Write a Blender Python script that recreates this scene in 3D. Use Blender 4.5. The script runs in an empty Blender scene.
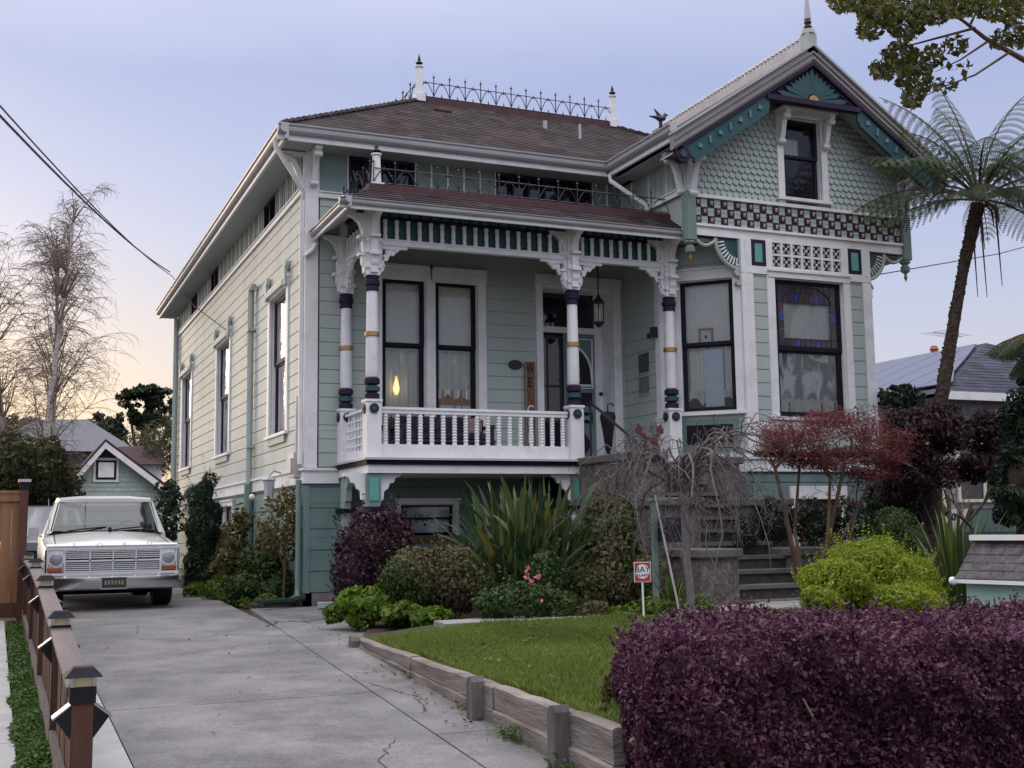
import bpy, bmesh, math, random
import numpy as np
from mathutils import Matrix, Vector
rng = np.random.default_rng(7); random.seed(7)
C = bpy.context.scene.collection
PI = math.pi
# ------------------------------------------------------------------ camera solve (from the vanishing points)
F_, CX, CY = 1180., 512., 384.
_vy = np.array([(8-CX)/F_, (534-CY)/F_, 1.]); _vy /= np.linalg.norm(_vy)
_p2 = np.array([(3300-CX)/F_, (534-.0136*3292-CY)/F_, 1.])
_up = np.cross(_p2, _vy); _up /= np.linalg.norm(_up)
if _up[1] > 0: _up = -_up
_vx = np.cross(_vy, _up); _vx /= np.linalg.norm(_vx)
if _vx[0] < 0: _vx = -_vx
ROT = np.stack([_vx, _vy, _up])
def ray(px, py): return ROT @ np.array([(px-CX)/F_, (py-CY)/F_, 1.])
def at(px, py, Y):
    r = ray(px, py); return r*(Y/r[1])
def atz(px, py, Z):
    r = ray(px, py); return r*(Z/r[2])
# ------------------------------------------------------------------ materials
def nt(name):
    m = bpy.data.materials.new(name); m.use_nodes = True
    n = m.node_tree.nodes; l = m.node_tree.links
    return m, n, l, n['Principled BSDF']
def hexc(r, g, b): return (r, g, b, 1)
def mat(name, col, rough=.6, spec=.3, var=.15, scale=6, bump=.0, bscale=40, metal=0, stretch=(1,1,1), dirt=None, dirt_amt=.0, dirt_scale=1.5, coat=0, fine=0, fscale=70):
    m, n, l, p = nt(name)
    p.inputs['Roughness'].default_value = rough; p.inputs['Metallic'].default_value = metal
    p.inputs['Specular IOR Level'].default_value = spec
    if coat: p.inputs['Coat Weight'].default_value = coat; p.inputs['Coat Roughness'].default_value = .08
    tc = n.new('ShaderNodeTexCoord'); mp = n.new('ShaderNodeMapping'); mp.inputs['Scale'].default_value = stretch
    l.new(tc.outputs['Object'], mp.inputs['Vector'])
    no = n.new('ShaderNodeTexNoise'); no.inputs['Scale'].default_value = scale; no.inputs['Detail'].default_value = 6; no.inputs['Roughness'].default_value = .62
    l.new(mp.outputs['Vector'], no.inputs['Vector'])
    r = n.new('ShaderNodeValToRGB'); r.color_ramp.elements[0].position = .3; r.color_ramp.elements[1].position = .7
    r.color_ramp.elements[0].color = tuple(c*(1-var) for c in col)+(1,); r.color_ramp.elements[1].color = tuple(min(1, c*(1+var)) for c in col)+(1,)
    l.new(no.outputs['Fac'], r.inputs['Fac'])
    out = r.outputs['Color']
    if dirt:
        n2 = n.new('ShaderNodeTexNoise'); n2.inputs['Scale'].default_value = dirt_scale; n2.inputs['Detail'].default_value = 9; n2.inputs['Roughness'].default_value = .7
        l.new(mp.outputs['Vector'], n2.inputs['Vector'])
        r2 = n.new('ShaderNodeValToRGB'); r2.color_ramp.elements[0].position = .48; r2.color_ramp.elements[1].position = .72
        r2.color_ramp.elements[0].color = (0,0,0,1); r2.color_ramp.elements[1].color = (dirt_amt,)*3+(1,)
        l.new(n2.outputs['Fac'], r2.inputs['Fac'])
        mx = n.new('ShaderNodeMix'); mx.data_type = 'RGBA'; mx.inputs['B'].default_value = tuple(dirt)+(1,)
        l.new(r2.outputs['Color'], mx.inputs['Factor']); l.new(out, mx.inputs['A']); out = mx.outputs['Result']
    if fine:
        n3 = n.new('ShaderNodeTexNoise'); n3.inputs['Scale'].default_value = fscale; n3.inputs['Detail'].default_value = 3; l.new(tc.outputs['Object'], n3.inputs['Vector'])
        r3 = n.new('ShaderNodeMapRange'); r3.inputs['From Min'].default_value=.3; r3.inputs['From Max'].default_value=.7; r3.inputs['To Min'].default_value = 1-fine; r3.inputs['To Max'].default_value = 1+fine; l.new(n3.outputs['Fac'], r3.inputs['Value'])
        hs = n.new('ShaderNodeHueSaturation'); l.new(r3.outputs[0], hs.inputs['Value']); l.new(out, hs.inputs['Color']); out = hs.outputs['Color']
    l.new(out, p.inputs['Base Color'])
    if bump:
        nb = n.new('ShaderNodeTexNoise'); nb.inputs['Scale'].default_value = bscale; nb.inputs['Detail'].default_value = 4
        l.new(mp.outputs['Vector'], nb.inputs['Vector'])
        b = n.new('ShaderNodeBump'); b.inputs['Strength'].default_value = bump; b.inputs['Distance'].default_value = .02
        l.new(nb.outputs['Fac'], b.inputs['Height']); l.new(b.outputs['Normal'], p.inputs['Normal'])
    return m
def leaf_mat(name, stops, rough=.5, trans=.3, spec=.3):
    """leaf colour by a random number each leaf carries, plus light coming through the blade"""
    m, n, l, p = nt(name)
    a = n.new('ShaderNodeAttribute'); a.attribute_name = 'rnd'
    r = n.new('ShaderNodeValToRGB'); e = r.color_ramp.elements
    for i, (pos, c) in enumerate(stops):
        el = e[i] if i < 2 else e.new(pos)
        el.position = pos; el.color = tuple(c)+(1,)
    l.new(a.outputs['Fac'], r.inputs['Fac']); l.new(r.outputs['Color'], p.inputs['Base Color'])
    p.inputs['Roughness'].default_value = rough; p.inputs['Specular IOR Level'].default_value = spec
    t = n.new('ShaderNodeBsdfTranslucent'); l.new(r.outputs['Color'], t.inputs['Color'])
    ms = n.new('ShaderNodeMixShader'); ms.inputs[0].default_value = trans
    l.new(p.outputs[0], ms.inputs[1]); l.new(t.outputs[0], ms.inputs[2]); l.new(ms.outputs[0], n['Material Output'].inputs[0])
    return m
def shingle_mat(name, ax, cols, w=.22, h=.14, rough=.85):
    m, n, l, p = nt(name); p.inputs['Roughness'].default_value = rough; p.inputs['Specular IOR Level'].default_value = .06
    tc = n.new('ShaderNodeTexCoord'); sx = n.new('ShaderNodeSeparateXYZ'); l.new(tc.outputs['Object'], sx.inputs[0])
    cb = n.new('ShaderNodeCombineXYZ'); l.new(sx.outputs[ax], cb.inputs[0]); l.new(sx.outputs['Z'], cb.inputs[1])
    br = n.new('ShaderNodeTexBrick'); br.inputs['Scale'].default_value = 1; br.inputs['Brick Width'].default_value = w; br.inputs['Row Height'].default_value = h
    br.inputs['Mortar Size'].default_value = .004; br.inputs['Color1'].default_value = tuple(cols[0])+(1,); br.inputs['Color2'].default_value = tuple(cols[1])+(1,); br.inputs['Mortar'].default_value = tuple(c*.4 for c in cols[0])+(1,)
    l.new(cb.outputs[0], br.inputs['Vector'])
    no = n.new('ShaderNodeTexNoise'); no.inputs['Scale'].default_value = 3; no.inputs['Detail'].default_value = 8; l.new(tc.outputs['Object'], no.inputs['Vector'])
    r = n.new('ShaderNodeValToRGB'); r.color_ramp.elements[0].position=.3; r.color_ramp.elements[1].position=.7
    r.color_ramp.elements[0].color = (.78,.78,.8,1); r.color_ramp.elements[1].color = (1.2,1.16,1.17,1); l.new(no.outputs['Fac'], r.inputs['Fac'])
    mx = n.new('ShaderNodeMix'); mx.data_type = 'RGBA'; mx.blend_type = 'MULTIPLY'; mx.inputs['Factor'].default_value = 1
    l.new(br.outputs['Color'], mx.inputs['A']); l.new(r.outputs['Color'], mx.inputs['B']); l.new(mx.outputs['Result'], p.inputs['Base Color'])
    b = n.new('ShaderNodeBump'); b.inputs['Strength'].default_value = .5; b.inputs['Distance'].default_value = .01
    l.new(br.outputs['Fac'], b.inputs['Height']); b.invert = True; l.new(b.outputs['Normal'], p.inputs['Normal'])
    return m
def emit_mat(name, col, s):
    m, n, l, p = nt(name); p.inputs['Base Color'].default_value = tuple(col)+(1,)
    p.inputs['Emission Color'].default_value = tuple(col)+(1,); p.inputs['Emission Strength'].default_value = s
    return m
def glass_mat(name, tint=(.9,.95,.95), refl=.9, base=.06):
    """thin window glass: see-through straight on, mirror-like at a glancing angle"""
    m, n, l, p = nt(name)
    t = n.new('ShaderNodeBsdfTransparent'); t.inputs[0].default_value = tuple(tint)+(1,)
    g = n.new('ShaderNodeBsdfGlossy'); g.inputs['Roughness'].default_value = .03; g.inputs['Color'].default_value = (refl,)*3+(1,)
    f = n.new('ShaderNodeFresnel'); f.inputs['IOR'].default_value = 1.5
    no = n.new('ShaderNodeTexNoise'); no.inputs['Scale'].default_value = 1.6; tc = n.new('ShaderNodeTexCoord'); l.new(tc.outputs['Object'], no.inputs['Vector'])
    b = n.new('ShaderNodeBump'); b.inputs['Strength'].default_value = .08; b.inputs['Distance'].default_value = .1; l.new(no.outputs['Fac'], b.inputs['Height'])
    l.new(b.outputs['Normal'], g.inputs['Normal'])
    a = n.new('ShaderNodeMath'); a.operation = 'ADD'; a.inputs[1].default_value = base; l.new(f.outputs[0], a.inputs[0])
    s = n.new('ShaderNodeMixShader'); l.new(a.outputs[0], s.inputs[0]); l.new(t.outputs[0], s.inputs[1]); l.new(g.outputs[0], s.inputs[2])
    l.new(s.outputs[0], n['Material Output'].inputs[0])
    return m
# ------------------------------------------------------------------ mesh builder
class Fr:
    """wall frame: u runs along the wall, d out of it, z up"""
    def __init__(s, o, u, n): s.o, s.u, s.n = o, u, n
    def P(s, u, d, z): return (s.o[0]+s.u[0]*u+s.n[0]*d, s.o[1]+s.u[1]*u+s.n[1]*d, z)
class MB:
    def __init__(s): s.v=[]; s.f=[]; s.m=[]; s.s=[]
    def add(s, vs, fs, m=0, smooth=False):
        b=len(s.v); s.v.extend(tuple(map(float, v)) for v in vs)
        for f in fs: s.f.append([b+i for i in f]); s.m.append(m); s.s.append(smooth)
        return s
    def hexa(s, c, m=0):
        return s.add(c, [(0,3,2,1),(4,5,6,7),(0,1,5,4),(1,2,6,5),(2,3,7,6),(3,0,4,7)], m)
    def box(s, x0,x1,y0,y1,z0,z1, m=0):
        return s.hexa([(x0,y0,z0),(x1,y0,z0),(x1,y1,z0),(x0,y1,z0),(x0,y0,z1),(x1,y0,z1),(x1,y1,z1),(x0,y1,z1)], m)
    def fb(s, fr,u0,u1,d0,d1,z0,z1, m=0):
        return s.hexa([fr.P(u0,d0,z0),fr.P(u1,d0,z0),fr.P(u1,d1,z0),fr.P(u0,d1,z0),fr.P(u0,d0,z1),fr.P(u1,d0,z1),fr.P(u1,d1,z1),fr.P(u0,d1,z1)], m)
    def prism(s, fr, poly, d0, d1, m=0):
        k=len(poly); vs=[fr.P(u,d0,z) for u,z in poly]+[fr.P(u,d1,z) for u,z in poly]
        return s.add(vs, [tuple(range(k-1,-1,-1)), tuple(range(k,2*k))]+[(i,(i+1)%k,k+(i+1)%k,k+i) for i in range(k)], m)
    def slab(s, poly, z0, z1, m=0):
        k=len(poly)
        z0s = z0 if hasattr(z0,'__len__') else [z0]*k; z1s = z1 if hasattr(z1,'__len__') else [z1]*k
        vs=[(x,y,z0s[i]) for i,(x,y) in enumerate(poly)]+[(x,y,z1s[i]) for i,(x,y) in enumerate(poly)]
        return s.add(vs, [tuple(range(k-1,-1,-1)), tuple(range(k,2*k))]+[(i,(i+1)%k,k+(i+1)%k,k+i) for i in range(k)], m)
    def lathe(s, x,y, prof, n=12, m=0, smooth=True):
        """prof: (radius, z[, material])"""
        b=len(s.v)
        for p in prof:
            for j in range(n): s.v.append((x+p[0]*math.cos(2*PI*j/n), y+p[0]*math.sin(2*PI*j/n), p[1]))
        for i in range(len(prof)-1):
            mm = prof[i][2] if len(prof[i])>2 else m
            for j in range(n): s.f.append([b+i*n+j,b+i*n+(j+1)%n,b+(i+1)*n+(j+1)%n,b+(i+1)*n+j]); s.m.append(mm); s.s.append(smooth)
        s.f.append([b+j for j in range(n-1,-1,-1)]); s.m.append(prof[0][2] if len(prof[0])>2 else m); s.s.append(False)
        e=b+(len(prof)-1)*n; s.f.append([e+j for j in range(n)]); s.m.append(prof[-2][2] if len(prof[-2])>2 else m); s.s.append(False)
        return s
    def tube(s, pts, r, n=6, m=0, cap=True):
        pts=[Vector(p) for p in pts]; rs = r if hasattr(r,'__len__') else [r]*len(pts)
        b=len(s.v); up=Vector((0,0,1)); x=None
        for i,p in enumerate(pts):
            t=(pts[min(i+1,len(pts)-1)]-pts[max(i-1,0)]).normalized()
            if x is None:
                x = t.cross(up)
                if x.length<.05: x=t.cross(Vector((1,0,0)))
            x=(x-t*x.dot(t)); x.normalize(); y=t.cross(x)
            for j in range(n):
                a=2*PI*j/n; s.v.append(tuple(p+(x*math.cos(a)+y*math.sin(a))*rs[i]))
        for i in range(len(pts)-1):
            for j in range(n): s.f.append([b+i*n+j,b+i*n+(j+1)%n,b+(i+1)*n+(j+1)%n,b+(i+1)*n+j]); s.m.append(m); s.s.append(True)
        if cap:
            s.f.append([b+j for j in range(n)]); s.m.append(m); s.s.append(False)
            e=b+(len(pts)-1)*n; s.f.append([e+j for j in range(n-1,-1,-1)]); s.m.append(m); s.s.append(False)
        return s
    def quad(s,a,b,c,d,m=0): return s.add([a,b,c,d],[(0,1,2,3)],m)
    def disc(s, fr, u, z, d0, d1, r, n=16, m=0, ru=None):
        ru=ru or r; return s.prism(fr,[(u+ru*math.cos(2*PI*j/n), z+r*math.sin(2*PI*j/n)) for j in range(n)],d0,d1,m)
    def ball(s, c, r, m=0, n=8):
        prof=[(max(r*math.sin(PI*i/6),.0005), c[2]-r*math.cos(PI*i/6)) for i in range(7)]
        return s.lathe(c[0],c[1],prof,n,m)
    def loft(s, secs, m=0, smooth=True, cap=True, close=True):
        k=len(secs[0]); b=len(s.v)
        for sec in secs: s.v.extend(tuple(p) for p in sec)
        for i in range(len(secs)-1):
            for j in range(k if close else k-1): s.f.append([b+i*k+j,b+i*k+(j+1)%k,b+(i+1)*k+(j+1)%k,b+(i+1)*k+j]); s.m.append(m); s.s.append(smooth)
        if cap:
            s.f.append([b+j for j in range(k)]); s.m.append(m); s.s.append(False)
            e=b+(len(secs)-1)*k; s.f.append([e+j for j in range(k-1,-1,-1)]); s.m.append(m); s.s.append(False)
        return s
    def build(s, name, mats, parent=None, bevel=0, sharp=35):
        me=bpy.data.meshes.new(name); me.from_pydata(s.v,[],s.f)
        for mm in (mats if isinstance(mats,(list,tuple)) else [mats]): me.materials.append(mm)
        me.polygons.foreach_set('material_index', s.m); me.polygons.foreach_set('use_smooth', s.s); me.update()
        if any(s.s): me.set_sharp_from_angle(angle=math.radians(sharp))
        o=bpy.data.objects.new(name, me); C.objects.link(o)
        if bevel:
            bv=o.modifiers.new('b','BEVEL'); bv.width=bevel; bv.segments=2; bv.limit_method='ANGLE'; bv.angle_limit=math.radians(50)
        if parent: attach(o,parent)
        return o
def attach(o, parent):
    o.parent=parent
    if parent.type=='EMPTY': o.matrix_parent_inverse=Matrix.Translation(-Vector(parent.location))
def tag(o, label, cat, group=None, kind=None):
    if label: o['label']=label
    if cat: o['category']=cat
    if group: o['group']=group
    if kind: o['kind']=kind
    return o
def thing(name, label, cat, loc=(0,0,0), group=None):
    o=bpy.data.objects.new(name,None); C.objects.link(o); o.location=[float(a) for a in loc]; o.empty_display_size=.2
    return tag(o,label,cat,group)
def structure(o): o['kind']='structure'; return o
def dup(o, delta, parent=None):
    c=o.copy(); C.objects.link(c); c.location=Vector(o.location)+Vector(delta)
    if parent: c.parent=parent; c.matrix_parent_inverse=o.matrix_parent_inverse.copy()
    return c
def text(name, s, size, fr, u, d, z, material, parent, align='CENTER', ext=.002, sx=1):
    cu=bpy.data.curves.new(name,'FONT'); cu.body=s; cu.size=size; cu.align_x=align; cu.align_y='CENTER'; cu.extrude=ext; cu.offset=.0
    cu.materials.append(material)
    tmp=bpy.data.objects.new(name,cu); C.objects.link(tmp); bpy.context.view_layer.update(); me=bpy.data.meshes.new_from_object(tmp.evaluated_get(bpy.context.evaluated_depsgraph_get())); bpy.data.objects.remove(tmp)
    o=bpy.data.objects.new(name,me); C.objects.link(o)
    U=Vector((fr.u[0],fr.u[1],0)); N=Vector((fr.n[0],fr.n[1],0)); Z=Vector((0,0,1))
    M=Matrix((( U.x*sx,Z.x,N.x,0),(U.y*sx,Z.y,N.y,0),(U.z,Z.z,N.z,0),(0,0,0,1)))
    M.translation=Vector(fr.P(u,d,z))
    o.parent=parent
    if parent is not None and parent.type=='EMPTY': o.matrix_parent_inverse=Matrix.Translation(-Vector(parent.location))
    o.matrix_basis=M
    return o
# ------------------------------------------------------------------ foliage
def mesh_np(name, V, Fq, rnd, mats, parent=None, midx=None, smooth=False):
    me=bpy.data.meshes.new(name); nq=len(Fq); k=Fq.shape[1]
    me.vertices.add(len(V)); me.vertices.foreach_set('co', np.ascontiguousarray(V,dtype=np.float32).ravel())
    me.loops.add(nq*k); me.loops.foreach_set('vertex_index', np.ascontiguousarray(Fq,dtype=np.int32).ravel())
    me.polygons.add(nq); me.polygons.foreach_set('loop_start', np.arange(0,nq*k,k,dtype=np.int32))
    for mm in (mats if isinstance(mats,(list,tuple)) else [mats]): me.materials.append(mm)
    if midx is not None: me.polygons.foreach_set('material_index', np.ascontiguousarray(midx,dtype=np.int32))
    a=me.attributes.new('rnd','FLOAT','FACE'); a.data.foreach_set('value', np.ascontiguousarray(rnd,dtype=np.float32))
    me.update(calc_edges=True)
    o=bpy.data.objects.new(name,me); C.objects.link(o)
    if parent: attach(o,parent)
    return o
def norm(a): return a/np.maximum(np.linalg.norm(a,axis=-1,keepdims=True),1e-9)
def leaf_geo(P, N, L, W, jit=.6, droop=0., fold=.25, dirs=None):
    """one four-cornered blade per point: N outward, random roll; returns V, F"""
    n=len(P); N=norm(N+rng.normal(0,jit,(n,3)))
    D=rng.normal(0,1,(n,3)) if dirs is None else dirs+rng.normal(0,.35,(n,3))
    D[:,2]-=droop; D=norm(D-N*np.sum(D*N,1,keepdims=True)); S=np.cross(N,D)
    zz_=rng.uniform(.5,1.45,n)*rng.uniform(.8,1.15,n); Ls=(L*zz_)[:,None]; Ws=(W*zz_*rng.uniform(.75,1.25,n))[:,None]
    a=P-D*Ls*.5; c=P+D*Ls*.5; m=P-D*Ls*.08+N*Ws*fold
    V=np.stack([a, m+S*Ws*.5-N*Ws*fold*.0, c, m-S*Ws*.5],1).reshape(-1,3)
    F=np.arange(4*n).reshape(n,4)
    return V,F
def lumps_points(lumps, n, shell=(.72,1.05), zmin=-9):
    """points in the outer shell of a union of ellipsoids (cx,cy,cz,rx,ry,rz), with outward normals"""
    L=np.array(lumps,float); w=L[:,3]*L[:,4]+L[:,4]*L[:,5]+L[:,3]*L[:,5]; k=rng.choice(len(L), int(n*1.8), p=w/w.sum())
    d=norm(rng.normal(0,1,(len(k),3))); r=rng.uniform(shell[0]**3,shell[1]**3,len(k))**(1/3)
    P=L[k,:3]+d*L[k,3:]*r[:,None]; N=norm(d/L[k,3:])
    keep=P[:,2]>zmin
    for i in range(len(L)):
        q=np.linalg.norm((P-L[i,:3])/L[i,3:],axis=1); keep&=~((q<shell[0]*.95)&(k!=i))
    P,N=P[keep][:n],N[keep][:n]
    return P,N
def clumpy(lumps, k=16, f=.36, seed=3):
    """break each ellipsoid into many small leaf clumps with gaps between them"""
    g=np.random.default_rng(seed); out=[]
    for (cx,cy,cz,rx,ry,rz) in lumps:
        for i in range(k):
            d=norm(g.normal(0,1,3)); r=g.uniform(.25,1)**.6; q=g.uniform(.6,1.25)*f
            out.append((cx+d[0]*rx*r*.9,cy+d[1]*ry*r*.9,cz+d[2]*rz*r*.9,rx*q*1.15,ry*q*1.15,rz*q*.85))
    return out
def clump_rnd(P, s=3., mix=.5):
    """leaf tone: neighbouring leaves share part of it, so sprays differ from each other"""
    ph=rng.uniform(0,6,6)
    q=(np.sin(P[:,0]*s*2.1+ph[0])+np.sin(P[:,1]*s*1.7+ph[1])+np.sin(P[:,2]*s*2.6+ph[2])+np.sin((P[:,0]+P[:,2])*s*3.9+ph[3]))/8+.5
    return np.clip(mix*q+(1-mix)*rng.uniform(0,1,len(P)),0,1)
def bumpy_core(lumps, f=.8, seed=0):
    mb=MB()
    for (cx,cy,cz,rx,ry,rz) in lumps:
        secs=[]
        for i in range(7):
            t=PI*(i+.3)/6.6
            secs.append([(cx+rx*f*math.sin(t)*math.cos(2*PI*j/10)*random.uniform(.85,1.1), cy+ry*f*math.sin(t)*math.sin(2*PI*j/10)*random.uniform(.85,1.1), cz-rz*f*math.cos(t)) for j in range(10)])
        mb.loft(secs)
    return mb
def shrub(name, label, cat, lumps, n, L, W, lm, tw, jit=.6, shell=(.72,1.06), group=None, droop=0., core=.78, zmin=-1.25, base=None, s=3., mix=.5, sprigs=0):
    base=tuple(map(float,base)) if base is not None else (lumps[0][0],lumps[0][1],zmin)
    t=thing(name,label,cat,base,group)
    P,N=lumps_points(lumps,n,shell,zmin)
    if sprigs:                               # loose shoots that break the outline
        k=rng.choice(len(P),sprigs); q=[]
        for i in k:
            for s_ in np.linspace(0,1,7): q.append((P[i]+(N[i]*.6+np.array([0,0,.6]))*s_*(L*4), N[i]))
        P=np.vstack([P,[a for a,_ in q]]); N=np.vstack([N,[b for _,b in q]])
    # sink and lift whole patches so that the surface is uneven
    ph=rng.uniform(0,6,3); w=np.sin(P[:,0]*9+ph[0])*np.sin(P[:,1]*8+ph[1])*np.sin(P[:,2]*10+ph[2]); P=P+N*(w*L*1.6)[:,None]
    V,Fq=leaf_geo(P,N,L,W,jit,droop)
    mesh_np('foliage',V,Fq,clump_rnd(P,s,mix),lm,t)
    if core: bumpy_core(lumps,core).build('branches',tw,t)
    return t
def limb(mb, p, d, length, r, depth, kids=(2,3), spread=.6, shrink=.72, up=.15, wob=.12, tips=None, seg=4, rshrink=.6, minr=.003, n=5, m=0, droop=0.):
    """one tapering, crooked limb and its side limbs"""
    p=Vector(p); d=Vector(d).normalized(); pts=[p.copy()]; rs=[r]
    for i in range(seg):
        d=(d+Vector((random.gauss(0,wob),random.gauss(0,wob),random.gauss(0,wob)+up*.3-droop))).normalized()
        p=p+d*(length/seg); pts.append(p.copy()); rs.append(max(minr,r*(1-(i+1)/seg*(1-rshrink))))
    mb.tube(pts,rs,n if depth>1 else max(3,n-2),m)
    if tips is not None and depth<=1: tips.extend(pts[1:])
    if depth<=0: return
    for k in range(random.randint(*kids)):
        i=random.randint(max(1,seg//2),seg); q=pts[i]
        nd=(d+Vector((random.gauss(0,spread),random.gauss(0,spread),random.gauss(0,spread)+up))).normalized()
        limb(mb,q,nd,length*shrink*random.uniform(.75,1.2),max(minr,rs[i]*.8),depth-1,kids,spread,shrink,up,wob,tips,seg,rshrink,minr,n,m,droop)
def strap(mb, base, azim, length, w, lean, droop, m=0, n=6, taper=True, twist=0):
    """a long strap leaf, creased along its middle"""
    p=Vector(base); el=PI/2-lean; pts=[]; secs=[]
    for i in range(n+1):
        t=i/n; ww=w*(.55+.9*t-.2*t*t if t<.5 else (1-((t-.5)/.5)**1.8))*1.0 if taper else w
        ww=max(ww,.001)
        dirv=Vector((math.cos(azim)*math.cos(el),math.sin(azim)*math.cos(el),math.sin(el)))
        side=Vector((-math.sin(azim+twist),math.cos(azim+twist),0)); nrm=dirv.cross(side)
        secs.append([p+side*ww*.5-nrm*ww*.0, p+nrm*ww*.18, p-side*ww*.5])
        p=p+dirv*(length/n); el-=droop/n*(.4+1.2*t)
    b=len(mb.v)
    for s_ in secs: mb.v.extend(tuple(v) for v in s_)
    for i in range(n):
        for j in range(2): mb.f.append([b+i*3+j,b+i*3+j+1,b+(i+1)*3+j+1,b+(i+1)*3+j]); mb.m.append(m); mb.s.append(True)
def build_leafy(mb, name, mats, parent, per=12):
    o=mb.build(name,mats,parent,sharp=180); me=o.data
    a=me.attributes.new('rnd','FLOAT','FACE'); n=len(me.polygons)
    v=np.repeat(rng.uniform(0,1,n//per+1),per)[:n]; a.data.foreach_set('value',v.astype(np.float32))
    return o
# ------------------------------------------------------------------ camera, sky, sun
sc=bpy.context.scene
cam=bpy.data.cameras.new('camera'); co=bpy.data.objects.new('camera',cam); C.objects.link(co)
_r,_d,_f=ROT[:,0],ROT[:,1],ROT[:,2]
M=Matrix(((_r[0],-_d[0],-_f[0],0),(_r[1],-_d[1],-_f[1],0),(_r[2],-_d[2],-_f[2],0),(0,0,0,1))); co.matrix_world=M
cam.sensor_width=36; cam.lens=F_/1024*36; cam.clip_end=3000; cam.clip_start=.05
sc.camera=co
SUN_AZ=math.radians(108); SUN_EL=math.radians(4)      # direction TO the low sun: behind and to the left
sd=Vector((math.cos(SUN_AZ)*math.cos(SUN_EL),math.sin(SUN_AZ)*math.cos(SUN_EL),math.sin(SUN_EL)))
w=bpy.data.worlds.new('World'); sc.world=w; w.use_nodes=True
n=w.node_tree.nodes; l=w.node_tree.links; bg=n['Background']
sky=n.new('ShaderNodeTexSky'); sky.sky_type='NISHITA'; sky.sun_disc=False; sky.sun_elevation=SUN_EL
sky.sun_rotation=PI/2-SUN_AZ; sky.air_density=1.0; sky.dust_density=3.6; sky.ozone_density=3.0; sky.altitude=0
# sky ramp: pale at the horizon, lavender above; unseen overhead brightness added to light the shaded front
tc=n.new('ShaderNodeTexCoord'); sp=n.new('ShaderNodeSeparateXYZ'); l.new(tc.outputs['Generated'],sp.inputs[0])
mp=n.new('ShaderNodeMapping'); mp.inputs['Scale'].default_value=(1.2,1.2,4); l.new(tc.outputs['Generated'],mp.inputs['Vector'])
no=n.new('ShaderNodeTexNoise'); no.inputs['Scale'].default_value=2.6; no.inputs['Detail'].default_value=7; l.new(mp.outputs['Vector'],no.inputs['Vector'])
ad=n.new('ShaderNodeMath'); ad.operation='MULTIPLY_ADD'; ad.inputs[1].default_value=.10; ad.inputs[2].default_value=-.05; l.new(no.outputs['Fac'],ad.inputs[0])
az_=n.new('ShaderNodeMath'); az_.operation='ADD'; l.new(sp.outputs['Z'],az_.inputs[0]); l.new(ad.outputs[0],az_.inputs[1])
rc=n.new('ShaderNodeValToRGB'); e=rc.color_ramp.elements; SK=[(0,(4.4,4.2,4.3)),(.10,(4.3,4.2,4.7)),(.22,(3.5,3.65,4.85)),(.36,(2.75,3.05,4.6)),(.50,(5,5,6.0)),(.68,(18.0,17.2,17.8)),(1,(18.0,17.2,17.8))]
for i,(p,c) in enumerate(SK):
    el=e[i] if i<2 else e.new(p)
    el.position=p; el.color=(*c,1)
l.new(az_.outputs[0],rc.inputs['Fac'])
mx=n.new('ShaderNodeMix'); mx.data_type='RGBA'; mx.blend_type='ADD'; mx.inputs['Factor'].default_value=.5
dt=n.new('ShaderNodeVectorMath'); dt.operation='DOT_PRODUCT'; dt.inputs[1].default_value=(math.cos(SUN_AZ),math.sin(SUN_AZ),0); l.new(tc.outputs['Generated'],dt.inputs[0])
g1=n.new('ShaderNodeMapRange'); g1.interpolation_type='SMOOTHSTEP'; g1.inputs['From Min'].default_value=.74; g1.inputs['From Max'].default_value=1.; l.new(dt.outputs['Value'],g1.inputs['Value'])
g2=n.new('ShaderNodeMapRange'); g2.interpolation_type='SMOOTHSTEP'; g2.inputs['From Min'].default_value=.30; g2.inputs['From Max'].default_value=.0; l.new(sp.outputs['Z'],g2.inputs['Value'])
gm=n.new('ShaderNodeMath'); gm.operation='MULTIPLY'; l.new(g1.outputs[0],gm.inputs[0]); l.new(g2.outputs[0],gm.inputs[1])
gl=n.new('ShaderNodeMix'); gl.data_type='RGBA'; gl.inputs['B'].default_value=(5.4,4.15,2.75,1); l.new(gm.outputs[0],gl.inputs['Factor']); l.new(rc.outputs['Color'],gl.inputs['A'])
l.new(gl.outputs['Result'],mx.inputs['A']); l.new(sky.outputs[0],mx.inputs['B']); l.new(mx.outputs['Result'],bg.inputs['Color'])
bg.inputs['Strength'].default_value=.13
sl=bpy.data.lights.new('sun','SUN'); so=bpy.data.objects.new('sun',sl); C.objects.link(so)
sl.energy=1.25; sl.angle=math.radians(25); sl.color=(1,.80,.58); so.rotation_euler=sd.to_track_quat('Z','Y').to_euler(); so.location=(-30,30,20)
sc.view_settings.view_transform='Standard'; sc.view_settings.look='None'; sc.view_settings.exposure=.14; sc.view_settings.gamma=1
sc.view_settings.use_curve_mapping=False
sc.cycles.max_bounces=8; sc.cycles.transparent_max_bounces=16; sc.cycles.use_denoising=True
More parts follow.
